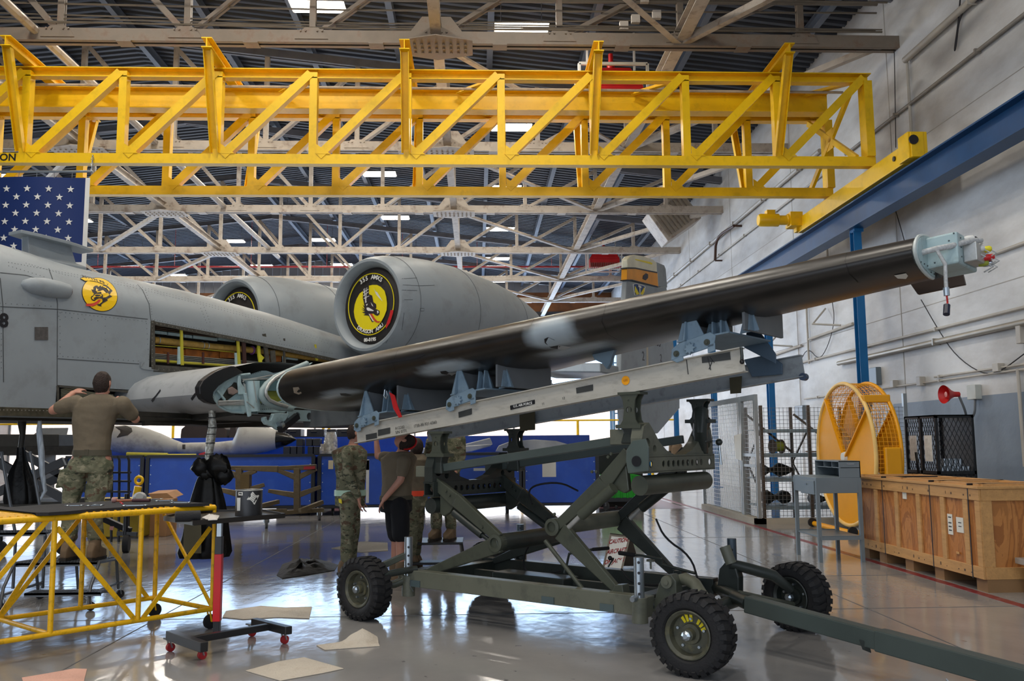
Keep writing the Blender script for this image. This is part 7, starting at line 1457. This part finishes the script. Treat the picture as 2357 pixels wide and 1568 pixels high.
# caution sign
sg = thing('caution_sign', 'red and white A-frame sign reading CAUTION: AIRCRAFT ON JACKS', 'sign', tuple(atZ(1425, 1318, 0)))
Ysg = atZ(1420, 1322, 0).y; q = lambda x, y, dy=0: atY(x, y, Ysg+dy)
TLs, TRs, BL, BR = q(1404, 1228, .18), q(1452, 1234, .18), q(1384, 1330), q(1432, 1338)
BR.z = BL.z = .02; X_ = (TRs-TLs).normalized(); Yd = (TLs-BL).normalized(); Nn = X_.cross(Yd).normalized()
MB().slab([BL, BR, TRs, TLs], -Nn*.012).build('front_board', mat('grey_wood_board', '#7f776c', .7), sg)
bk = [TRs, TLs, TLs+V((.16, .35, 0))*1.0, TRs+V((.16, .35, 0))]; bk[2].z = bk[3].z = .02; MB().slab(bk, Nn*.012).build('rear_board', mat('dark_wood_board', '#4a433c', .7), sg)
ctr = (TLs+TRs+BL+BR)/4; ww = (TRs-TLs).length; hh_ = (TLs-BL).length
wp = lambda a, b_, o: TLs.lerp(TRs, a).lerp(BL.lerp(BR, a), b_)+Nn*o
MB().slab([wp(.1, .07, .002), wp(.9, .07, .002), wp(.9, .93, .002), wp(.1, .93, .002)], Nn*.001).build('sign_face', M_white, sg)
for i, s_ in enumerate(('CAUTION:', 'AIRCRAFT', 'ON JACKS')): MB().text(s_, .082, (0, 0, 0), (1, 0, 0), (0, 1, 0), .0004, bold=.001); t = MB(); t.text(s_, ww*.185, wp(.5, .17+i*.27, .004), X_, Yd, .0004, bold=.0012); \
    [t.v.__setitem__(j, wp(.5, .17+i*.27, .004)+X_*((p-wp(.5, .17+i*.27, .004)).dot(X_))+Yd*((p-wp(.5, .17+i*.27, .004)).dot(Yd)*1.7)+Nn*.001) for j, p in enumerate(t.v)]; t.build('sign_lettering', mat('sign_red', '#B4141E', .5), sg, double=False)
# ---- mesh cage
CX, CY0, CY1 = 5.3, 16.85, 20.95; CXe = 8.2; M_gal = mat('galvanised_cage', '#9CA3A6', .4, metal=.5); M_wire = mat('dark_wire', '#6a6e70', .5, metal=.4)
zc = atY(1747, 908, CY0).z
cg = thing('wire_cage', 'galvanised wire mesh storage cage on a low white curb along the right wall', 'cage', ((CX+CXe)/2, CY0, 0))
MB().box(CX-.08, CX+.1, CY0-.08, CY1, 0, .1).box(CX-.08, CXe, CY0-.08, CY0+.1, 0, .1).build('curb', mat('dirty_white_curb', '#A9A396', .7, var=.1), cg)
for x, y in ((CX, CY0), (CX, CY1), (CX, CY0+.9), (CX, CY0+1.0), (CXe, CY0), (CX+1.45, CY0)): MB().box(x-.035, x+.035, y-.035, y+.035, .1, zc).build('cage_post', M_gal, cg)
MB().box(CX-.03, CX+.03, CY0, CY1, zc-.1, zc).box(CX-.02, CX+.02, CY0, CY0+.95, 1.25, 1.31).box(CX-.02, CX+.02, CY0, CY0+.95, 1.05, 1.1).build('cage_rail', M_gal, cg)
g = MB(); y = CY0+.08
while y < CY1: g.box(CX-.004, CX+.004, y-.005, y+.005, .12, zc-.05); y += .085
z = .15
while z < zc-.05: g.box(CX-.004, CX+.004, CY0, CY1, z-.004, z+.004); z += .085
g.build('side_mesh', M_gal, cg)
g = MB(); x = CX+.08
while x < CXe: g.box(x-.003, x+.003, CY0-.003, CY0+.003, .12, zc-.25); x += .075
z = .15
while z < zc-.2: g.box(CX, CXe, CY0-.003, CY0+.003, z-.003, z+.003); z += .075
g.build('front_mesh', M_wire, cg)
sp_ = atX(1700, 1028, CX-.04); tag(MB().slab([(CX-.05, sp_.y+.25, sp_.z+.22), (CX-.05, sp_.y-.25, sp_.z+.26), (CX-.05, sp_.y-.2, sp_.z-.28), (CX-.05, sp_.y+.2, sp_.z-.25)], (-.004, 0, 0)).build('paper_notice', M_paper), 'white paper notice tied to the side of the wire cage', 'notice')
sv = thing('steel_shelving', 'brown steel shelving with four levels inside the wire cage', 'shelving', (6.8, 17.9, 0)); M_brn = mat('brown_shelf_steel', '#5a4c40', .5, var=.15)
for x in (5.6, 6.55, 7.6):
    for y in (17.5, 18.5): MB().box(x-.03, x+.03, y-.03, y+.03, 0, 2.25).build('upright', M_brn, sv)
    MB().bar((x, 17.5, .4), (x, 18.5, 1.1), .03).bar((x, 18.5, 1.1), (x, 17.5, 1.8), .03).build('brace', M_brn, sv)
for z in (.28, .82, 1.3, 1.78): MB().box(5.6, 7.6, 17.48, 17.52, z-.07, z).box(5.6, 7.6, 17.5, 18.5, z-.02, z).build('shelf', mat('pale_shelf_edge', '#8fa3ae', .4, metal=.4), sv)
MB().bar((5.6, 18.45, 2.1), (6.55, 18.45, 1.3), .04).bar((6.6, 18.45, 2.1), (7.6, 18.45, 1.3), .04).build('cross_brace', M_brn, sv)
rl = thing('cable_reel', 'small yellow-green cable reel on the cage shelf', 'reel', tuple(atY(1788, 1048, 17.6))); c_ = atY(1788, 1028, 17.7); MB().lathe([(.1, -.1), (.1, .1)], c_, (1, .3, 0), 20).build('cable_winding', M_grn, rl, smooth=40)
for s in (-.11, .1): MB().lathe([(.14, 0), (.14, .012)], c_+V((1, .3, 0)).normalized()*s, (1, .3, 0), 24).build('flange', M_brn, rl)
for i, (x0, x1, z, h, lab) in enumerate(((5.7, 6.2, .28, .3, 'dark parts heap on the lowest cage shelf at the left'), (6.7, 7.4, .28, .22, 'dark parts heap on the lowest cage shelf at the right'), (5.7, 6.3, .82, .3, 'dark bundle on the second cage shelf'), (6.7, 7.5, 1.3, .06, 'thin tan sheets stacked on the third cage shelf'))):
    tag(MB().loft([[(x0+(x1-x0)*u_, 17.9+.25*math.cos(2*math.pi*j/12), z+h*.5+h*.5*math.sin(2*math.pi*j/12)*(.6+.4*math.sin(u_*9+i))) for j in range(12)] for u_ in (0, .2, .4, .6, .8, 1)]).build('shelf_parts', M_dark if i < 3 else mat('cardboard'), smooth=40), lab, 'parts')
# ---- big yellow drum fan
fa = thing('drum_fan', 'tall yellow mesh drum fan standing behind the grey desk', 'fan', (6.7, 15.8, 0)); M_fy = mat('fan_yellow', '#EBA30C', .35, var=.04)
fc = atX(1945, 1045, 6.38); FR_ = 1.22; XA = V((1, 0, 0)); DX = .42
FP = lambda a, r, dx=0: fc+V((dx, math.cos(a)*r, math.sin(a)*r))
MB().ring(fc, XA, FR_, .035, 64, 8).build('front_ring', mat('pale_front_ring', '#F0C878', .35), fa, smooth=50); MB().ring(fc+XA*DX, XA, FR_, .035, 64, 8).build('rear_ring', M_fy, fa, smooth=50)
for dx in (0, DX):
    V2 = [(math.pi*.80, 'a'), (math.pi*.30, 'b')]
    for a, _ in V2: MB().bar(FP(a, FR_, dx), FP(-math.pi/2, .1, dx), .03, .09, up=XA).build('spoke_bar', M_fy, fa)
    MB().slab([FP(a, FR_-.01, dx) for a in [math.pi*.80+i*(math.pi*1.5)/26 for i in range(27)]]+[FP(-math.pi/2, .06, dx)], XA*.01).build('guard_panel', M_fy, fa)
    g = MB()
    for i in range(-16, 17):
        y = i*.077
        if abs(y) < FR_: 
            zz = math.sqrt(FR_**2-y*y); zl = .0+abs(y)*1.0 if True else 0; 
            if zl < zz: g.box(fc.x+dx-.003, fc.x+dx+.003, fc.y+y-.003, fc.y+y+.003, fc.z+zl, fc.z+zz)
    for i in range(0, 17):
        z = i*.075; hy = min(math.sqrt(max(0, FR_**2-z*z)), z+.02)
        if hy > .02: g.box(fc.x+dx-.004, fc.x+dx+.004, fc.y-hy, fc.y+hy, fc.z+z-.004, fc.z+z+.004)
    g.build('guard_mesh', M_fy, fa)
g = MB()
for i in range(110): a = 2*math.pi*i/110; g.bar(FP(a, FR_), FP(a, FR_, DX), .008, .008, up=(0, 0, 1) if abs(math.sin(a)) < .9 else (0, 1, 0))
for dx in (.07, .14, .21, .28, .35): g.ring(fc+XA*dx, XA, FR_, .005, 64, 4)
g.build('drum_mesh', M_fy, fa)
MB().box(fc.x-.02, fc.x+DX+.02, fc.y-.9, fc.y-.75, fc.z+.85, fc.z+.98).build('top_clamp', M_fy, fa, bev=.02); MB().box(fc.x+.12, fc.x+DX-.02, fc.y-FR_-.06, fc.y-FR_+.04, .3, fc.z+.12).build('motor_housing', M_fy, fa, bev=.03)
MB().path([(fc.x-.3, fc.y+.9, .06), (fc.x-.35, fc.y-.9, .06), (fc.x+.6, fc.y-1.1, .06), (fc.x+.6, fc.y+.9, .06)], .045, 10).build('base_tube', M_fy, fa, smooth=50)
MB().lathe([(.1, -.02), (.08, .04), (0, .05)], FP(-math.pi/2, .06, -.01), -XA, 20).build('hub', M_white, fa, smooth=40)
g = MB()
for k in range(4):
    a0 = .5+k*math.pi/2; g.add([FP(a0+.5*e/4*(1-r_/2), .15+r_*1.0, DX/2+(.12 if e == 0 else -.12 if e == 4 else 0)) for r_ in (0, .35, .7, 1.0) for e in (0, 4)], [(0, 1, 3, 2), (2, 3, 5, 4), (4, 5, 7, 6)])
g.lathe([(.16, -.1), (.16, .1)], fc+XA*DX/2, XA, 20).build('fan_blades', M_alu, fa, smooth=30)
for y in (-.95, .8): MB().lathe([(.03, -.02), (.08, -.02), (.08, .02), (.03, .02)], (fc.x-.33, fc.y+y, .08), (0, 1, .0), 16).build('caster', M_rub, fa)
tag(MB().lathe([(.08, -.35), (.34, -.33), (.34, .33), (.08, .35)], (7.75, 16.0, .36), (0, 1, 0), 32).build('yellow_drum', mat('dirty_yellow_box'), smooth=35), 'dull yellow drum lying between the fan and the black cabinet', 'drum')
# ---- shop desk
dx0, dx1, dy0, dy1 = 4.36, 4.95, 11.47, 12.3; zd = atY(1885, 1100, dy0).z
de = thing('shop_desk', 'grey metal standing desk with pigeonholes beside the wooden crate', 'desk', ((dx0+dx1)/2, (dy0+dy1)/2, 0)); M_dk = mat('desk_blue_grey', '#6E7A82', .4, var=.05)
for x in (dx0+.02, dx1-.02):
    for y in (dy0+.02, dy1-.02): MB().ang((x, y, 0), (x, y, zd-.02), .045, .006, up=(1, 0, 0)).build('leg', M_dk, de)
MB().add([(dx0, dy0, zd), (dx1, dy0, zd), (dx1, dy1, zd+.01), (dx0, dy1, zd+.01), (dx0, dy0, zd-.2), (dx1, dy0, zd-.2), (dx1, dy1, zd-.2), (dx0, dy1, zd-.2)], [(0, 1, 2, 3), (7, 6, 5, 4), (0, 4, 5, 1), (1, 5, 6, 2), (2, 6, 7, 3), (3, 7, 4, 0)]).build('desk_body', M_dk, de, bev=.004)
MB().box(dx0-.015, dx0, dy0+.05, dy1-.3, zd-.22, zd-.04).build('drawer', M_dk, de, bev=.004); MB().lathe([(.01, 0), (.012, .012)], (dx0-.015, dy0+.3, zd-.09), (-1, 0, 0), 10).build('drawer_knob', M_zinc, de)
x0 = dx1-.28; MB().box(x0, dx1, dy0, dy0+.012, zd, zd+.21).box(x0, dx1, dy1-.012, dy1, zd, zd+.21).box(x0, dx1, dy0, dy1, zd+.2, zd+.212).box(dx1-.012, dx1, dy0, dy1, zd, zd+.2).box(x0+.02, dx1, dy0, dy1, zd+.12, zd+.128).box(x0+.02, dx1, dy0+.28, dy0+.29, zd+.12, zd+.2).box(x0+.02, dx1, dy0+.55, dy0+.56, zd+.12, zd+.2).build('pigeonholes', M_dk, de)
MB().box(x0+.1, x0+.2, dy0-.003, dy0, zd+.165, zd+.18).build('maker_plate', M_zinc, de)
MB().box(dx0+.02, dx1-.02, dy0+.02, dy1-.02, .31, .33).build('foot_shelf', M_dk, de)
MB().bar((dx0+.02, dy0, .3), (dx1-.02, dy0, .3), .02, .04).bar((dx0, dy1, .32), (dx1, dy1, .32), .02, .04).build('foot_rail', M_dk, de)
# ---- wooden crate
wd = bands('plywood', ['#A56B35', '#B87A3F', '#9A5F2C', '#B27236', '#A8692F'], 2.2, .6, 5, .15, 20, (1, 1.2, .25), 2.5); pn = mat('pine_batten', '#BE9059', .6, var=.12, vs=2, stretch=(8, 1, 8), stain='#8a6236', stamt=.4, sts=6)
kx0, kx1, ky0, ky1, kz0, kz1 = 5.14, 6.0, 9.08, 12.05, .13, 1.07
ck = thing('wooden_crate', 'long plywood shipping crate with pine battens and black straps on skids', 'crate', ((kx0+kx1)/2, (ky0+ky1)/2, 0))
MB().box(kx0+.02, kx1-.02, ky0+.02, ky1-.02, kz0, kz1-.03).build('plywood_box', wd, ck)
for z in (kz0+.06, kz1-.09): MB().box(kx0-.005, kx0+.02, ky0, ky1, z-.06, z+.06).build('side_batten', pn, ck, bev=.003); MB().box(kx0+.02, kx1, ky0-.005, ky0+.02, z-.06, z+.06).build('end_batten', pn, ck, bev=.003)
for y in (ky0+.05, ky0+.28, ky0+.75, ky0+1.3, ky0+1.85, ky0+2.42, ky1-.05): MB().box(kx0-.002, kx0+.022, y-.045, y+.045, kz0+.12, kz1-.15).build('upright_batten', pn, ck, bev=.003)
for x in (kx0+.07, kx1-.07): MB().box(x-.06, x+.06, ky0-.002, ky0+.022, kz0+.12, kz1-.15).build('upright_batten', pn, ck, bev=.003)
MB().box(kx0-.02, kx1+.02, ky0-.02, ky1+.02, kz1-.03, kz1).build('lid', pn, ck, bev=.004)
for y in (ky0+.1, ky0+.9, ky0+1.8, ky1-.1): MB().box(kx0+.03, kx1-.02, y-.05, y+.05, kz1, kz1+.02).build('lid_batten', pn, ck)
MB().box(kx0+.05, kx0+.14, ky0, ky1, kz1, kz1+.02).box(kx1-.14, kx1-.05, ky0, ky1, kz1, kz1+.02).build('lid_batten', pn, ck)
for y in (ky0+.2, ky0+1.0, ky0+2.2): MB().box(kx0-.008, kx0-.004, y-.008, y+.008, kz0-.01, kz1+.002).box(kx0-.008, kx1, y-.008, y+.008, kz1+.001, kz1+.022).build('strap', M_blk, ck)
for y in (ky0+.1, ky0+.95, ky0+1.65, ky0+2.35, ky1-.12): MB().box(kx0+.03, kx1-.05, y-.1, y+.1, 0, kz0).build('skid', mat('old_pine_skid', '#8a6844', .7), ck)
for (y0, y1, z0, z1) in ((ky0+.58, ky0+.68, .52, .74), (ky0+.36, ky0+.5, .56, .72), (ky0+1.6, ky0+1.7, .84, .92)): 
    MB().box(kx0+.014, kx0+.018, y0, y1, z0, z1).build('paper_label', M_paper, ck)
g = MB()
for z in (.56, .6, .64, .7): g.box(kx0+.0125, kx0+.014, ky0+.6, ky0+.66, z, z+.012)
for z in (.62, .66): g.box(kx0+.0125, kx0+.014, ky0+.4, ky0+.46, z, z+.008)
g.build('label_print', M_blk, ck)
st_ = MB(); random.seed(3)
for i in range(46):
    y = ky0+.15+i*.062; z = kz0+.06 if i % 2 else kz1-.09; 
    if random.random() < .7: st_.box(kx0-.007, kx0-.005, y, y+.02*random.random()+.008, z-.02, z-.02+.03*random.random()+.008)
st_.build('stencil_marks', mat('faded_black_stencil', '#5d4534', .7), ck)
MB().obox((kx0+.01, ky0+.5, .34), (.01, .02, 0), (0, .03, 0), (.0, .0, .01)).build('splinter', pn, ck)
tag(MB().box(5.5, 5.75, 8.75, 8.95, .0, .3).box(5.42, 5.8, 8.7, 9.0, .3, .36).build('metal_step', M_alu, bev=.006), 'bright chequer-plate edge of equipment at the right border in front of the crate', 'equipment')
# ---- black mesh cabinet
cx0, cx1, cy0, cy1, ch = 7.32, 7.95, 14.05, 15.1, atY(2165, 955, 14.05).z
cb = thing('mesh_cabinet', 'tall black expanded-metal cabinet with two plastic sleeves on its doors', 'cabinet', ((cx0+cx1)/2, cy0, 0)); M_kb = mat('cabinet_black', '#17191C', .35)
f = MB()
for x in (cx0, cx1-.04):
    for y in (cy0, cy1-.04): f.box(x, x+.04, y, y+.04, 0, ch)
for z in (.0, 1.0, ch-.05): f.box(cx0, cx1, cy0, cy0+.04, z, z+.05).box(cx0, cx0+.04, cy0, cy1, z, z+.05)
f.box(cx0, cx0+.04, (cy0+cy1)/2-.03, (cy0+cy1)/2+.03, 0, ch).box(cx0, cx1, cy0, cy1, ch-.02, ch).box(cx0+.0, cx1, cy0, cy1, 0, .02).box(cx1-.01, cx1, cy0, cy1, 0, ch); f.build('frame', M_kb, cb)
def diamonds(mb, P, X, Y, W_, H_, s=.075):
    P, X, Y = V(P), V(X), V(Y)
    for sg in (-1, 1):
        c = -H_
        while c < W_+H_:
            # line x = c + sg*... clipped
            pts = []
            for k in range(2):
                y = 0 if k == 0 else H_; x = c+(y*.5 if sg > 0 else (H_-y)*.5); pts.append((x, y))
            (xa_, ya_), (xb_, yb_) = pts
            def clip(x, y, x2, y2):
                if x < 0: t_ = (0-x)/(x2-x); return 0, y+(y2-y)*t_
                if x > W_: t_ = (W_-x)/(x2-x); return W_, y+(y2-y)*t_
                return x, y
            if not ((xa_ < 0 and xb_ < 0) or (xa_ > W_ and xb_ > W_)):
                a = clip(xa_, ya_, xb_, yb_); b_ = clip(xb_, yb_, xa_, ya_)
                if math.hypot(a[0]-b_[0], a[1]-b_[1]) > .02: mb.bar(P+X*a[0]+Y*a[1], P+X*b_[0]+Y*b_[1], .006, .008, up=X.cross(Y))
            c += s
    return mb
diamonds(MB(), (cx0+.04, cy0+.01, .05), XA, UPZ, cx1-cx0-.08, ch-.1).build('front_mesh', M_kb, cb)
for y0, y1 in ((cy0+.04, (cy0+cy1)/2-.03), ((cy0+cy1)/2+.03, cy1-.04)): diamonds(MB(), (cx0+.01, y0, .05), V((0, 1, 0)), UPZ, y1-y0, ch-.1).build('door_mesh', M_kb, cb)
for i, y in enumerate((cy0+.25, cy0+.75)): tag(MB().box(cx0-.012, cx0-.004, y-.12, y+.12, 1.2, 1.62).build('plastic_sleeve', mat('silvery_sleeve', '#E4E4E0', .35, var=.15, vs=15, bump=.6, bs=15)), 'crinkled silver document sleeve on the %s door of the black cabinet' % ('right', 'left')[i], 'document')
for i in range(6):
    for j_ in (0, 1):
        if j_ and i > 3: continue
        x = cx0+.13+i*.085+j_*.04; o = MB().lathe([(.035, 0), (.037, .002), (.037, .12), (.035, .122)], (x, cy0+.12, 1.0+j_*.125), UPZ, 16).build('metal_can', M_zinc, smooth=40)
        tag(o, 'shiny metal can in the black mesh cabinet, %s row, %s from the left' % (('lower', 'upper')[j_], ('first', 'second', 'third', 'fourth', 'fifth', 'sixth')[i]), 'can', 'metal cans in the cabinet')
MB().box(cx0+.04, cx1-.02, cy0+.03, cy1-.02, .97, 1.0).build('shelf', M_kb, cb)
tag(MB().bar((7.15, 14.2, .0), (7.1, 14.3, 1.35), .04, .02).build('black_bar', M_kb), 'black flat bar leaning at the left side of the black cabinet', 'bar')
# ---- right wall: horn, boxes, pipes, conduits
XP = XW-.06
hn = thing('alarm_horn', 'red alarm horn on a bent conduit beside a small grey wall box', 'horn', tuple(atX(2250, 905, XW)))
wb = atX(2250, 903, XW); MB().box(XW-.12, XW, wb.y-.14, wb.y+.14, wb.z-.13, wb.z+.13).build('wall_box', mat('pale_box_grey', '#b9bdb8', .5), hn, bev=.01)
hp = atX(2172, 908, 8.3); MB().lathe([(.165, 0), (.14, .05), (.085, .12), (.05, .2), (.045, .3), (.0, .31)], hp, (1, .12, 0), 28, cap=False).build('horn_bell', M_red, hn, smooth=50); MB().lathe([(.05, 0), (.0, .02)], hp+V((.05, .02, 0)), (-1, 0, 0), 12).build('horn_centre', mat('pale_pink', '#DD9999', .5), hn)
MB().path(soft([hp+V((.3, .04, -.03)), hp+V((.4, .04, -.3)), (XW-.12, wb.y+.2, wb.z-.5), (XW-.08, wb.y, wb.z-.42), (XW-.07, wb.y-.03, wb.z-.13)]), .022, 8).build('flexible_conduit', mat('grey_flex', '#6c7074', .5), hn, smooth=50)
def ypipe(z, r, y0, y1, lab, m_=None, nm='wall_pipe', extra=None, br=True):
    o = MB().path((extra or [])+[(XW-r-.03, y0, z), (XW-r-.03, y1, z)], r, 10)
    y = min(y0, y1)+1.5
    while br and y < max(y0, y1): o.box(XW-r*2-.05, XW, y-.02, y+.02, z-r-.01, z+r+.01); y += 3.1
    return tag(o.build(nm, m_ or M_steel, smooth=50), lab, 'pipe')
M_pipe = mat('dull_white_pipe', '#B8B2A8', .45, var=.08)
ypipe(3.43, .055, 6, 21.5, 'thickest pipe on the right wall, at the height of the horn bracket', mat('dull_brass_pipe', '#a8a296', .35, metal=.3))
ypipe(3.68, .028, 6, 30, 'thin pipe just above the thickest pipe on the right wall', M_pipe); ypipe(4.72, .03, 6, 14.8, 'thin brownish pipe that ends behind the wing tip on the right wall', M_pipe)
ypipe(2.76, .02, 6, 17, 'thin conduit above the red horn on the right wall', M_pipe); ypipe(2.68, .02, 6, 24, 'second thin conduit just below the one above the red horn', M_pipe)
ypipe(8.4, .035, 4, 20.5, 'thin upper conduit on the right wall above the blue runway', mat('shaded_pipe', '#8a837a', .5), extra=None)
ypipe(9.35, .07, 4, 17.3, 'thick white pipe high on the right wall near the ceiling', M_pipe); ypipe(8.35, .03, 21, 50, 'thin conduit high on the far part of the right wall', M_pipe); ypipe(9.0, .06, 22, 52, 'long pipe high on the far part of the right wall', M_pipe)
for y0, z0, y1, z1, lab in ((17.3, 9.35, 17.3, 7.1, 'upright pipe dropping behind the crane end'), (14.3, 2.7, 14.3, 1.1, 'thin upright conduit beside the black cabinet'), (23.5, 5.3, 23.5, 3.6, 'upright grey conduit between the second and third blue columns'), (21.9, 8.3, 21.9, 5.6, 'thin upright conduit just left of the crane motor')):
    tag(MB().path([(XP, y0, z0), (XP, y1, z1)], .03, 8).build('upright_pipe', M_pipe, smooth=50), lab, 'pipe')
fpz = soft([atX(x, y, XP-.2) for x, y in ((1690, 520), (1648, 546), (1646, 600))])
tag(MB().path(fpz, .05, 8).tube(fpz[-1], fpz[-1]+V((.3, 0, 0)), .03, 8).tube(fpz[0], fpz[0]+V((.3, 0, 0)), .04, 8).build('rusty_pipe', mat('rusty_brown_pipe', '#4a2f22', .6), smooth=50), 'rusty brown drop pipe on the far right wall left of the blue beam', 'pipe')
for x0, y0, x1, y1, lab in ((1990, 850, 2020, 885, 'grey electrical box on the wall right of the nearest blue column'), (1830, 935, 1850, 965, 'grey electrical box on the wall behind the cage'), (2110, 868, 2120, 888, 'small junction box on the wall conduit left of the horn'), (2050, 876, 2058, 892, 'small junction box on the wall conduit between grey box and horn'), (2338, 745, 2352, 790, 'white outlet plate at the right edge of the wall'), (2285, 838, 2300, 855, 'small junction box on the wall conduit near the right edge')):
    a, b_ = atX(x0, y0, XW-.1), atX(x1, y1, XW-.1); tag(MB().box(XW-.12, XW, min(a.y, b_.y), max(a.y, b_.y), min(a.z, b_.z), max(a.z, b_.z)).build('electrical_box', M_dk if x0 in (1990, 1830) else M_pipe, bev=.01), lab, 'electrical box')
def wcable(pts, lab, r=.01): tag(MB().path(soft([atX(x, y, XP) for x, y in pts]), r, 6).build('wall_cable', mat('thin_black_cable', '#26262c', .6), smooth=50), lab, 'cable')
wcable([(2120, 690), (2160, 760), (2200, 820), (2260, 862), (2300, 858), (2357, 815)], 'thin black cable drooping across the white wall under the wing tip'); wcable([(1915, 690), (1922, 740), (1905, 800), (1885, 830), (1860, 800), (1842, 830)], 'thin looping black cable on the wall left of the nearest blue column'); wcable([(2060, 480), (2075, 530), (2083, 560)], 'short thin black cable hanging just above the wing tip'); wcable([(2210, 0), (2205, 60), (2196, 120), (2200, 110), (2208, 40), (2230, 8), (2260, 0)], 'blue-black cable loop at the top right of the wall', .016)
wcable([(2058, 100), (2060, 200), (2062, 340)], 'thin black cable running down the wall right of the crane')
tag(MB().box(XW-.02, XW, 13.7, 14.15, 1.35, 1.52).build('wall_stencil_plate', mat('faded_pink_plate', '#B78a88', .6)), 'small faded red and white pressure notice on the grey wall right of the cabinet', 'notice'); pq = V((XW-.022, 13.92, 1.43))
tag(MB().text('60 PSI MAX', .085, pq, (0, -1, 0), UPZ, .001, bold=.002).build('pressure_lettering', mat('maroon_letters', '#7a2f33', .6), double=False), 'red stencilled words 60 PSI MAX on the wall notice beside the cabinet', 'lettering')
for y, z in ((21.8, 4.35), (25.2, 4.2)):
    tag(MB().path([(XP, y-.5, z), (XP-.5, y, z+.1), (XP, y+.4, z+.55)], .025, 8).tube((XP, y-1.2, z-.05), (XP, y+1.6, z-.1), .035, 8).build('wall_bracket', M_pipe, smooth=40), 'grey triangular pipe bracket on the wall %s the nearest blue column' % ('just left of' if y < 23 else 'farther left of'), 'bracket')

rk = thing('parts_rack', 'dark low rack with pale sheet parts beyond the fuselage at the left edge', 'rack', tuple(V((atY(110, 1100, 22.5).x, 22.9, 0))))
a, b_ = atY(-60, 1003, 22.5), atY(240, 1046, 22.5); MB().box(a.x, b_.x, 22.5, 23.4, b_.z, a.z-.25).build('rack_deck', M_dark, rk)
for x in (a.x+.1, (a.x+b_.x)/2, b_.x-.1): MB().box(x-.05, x+.05, 22.6, 23.3, 0, b_.z).build('rack_leg', M_dark, rk)
for i, (x0, x1, dz) in enumerate(((-50, 60, .12), (50, 150, .2), (140, 230, .1))): p, q_ = atY(x0, 1003, 22.6), atY(x1, 1003, 22.6); MB().slab([(p.x, 22.6, a.z-.25), (q_.x, 22.6, a.z-.25), (q_.x-.2, 23.2, a.z-.25+dz*2), (p.x+.2, 23.2, a.z-.25+dz*2)], (0, 0, .04)).build('sheet_part', M_jetl if i != 1 else M_flap, rk)
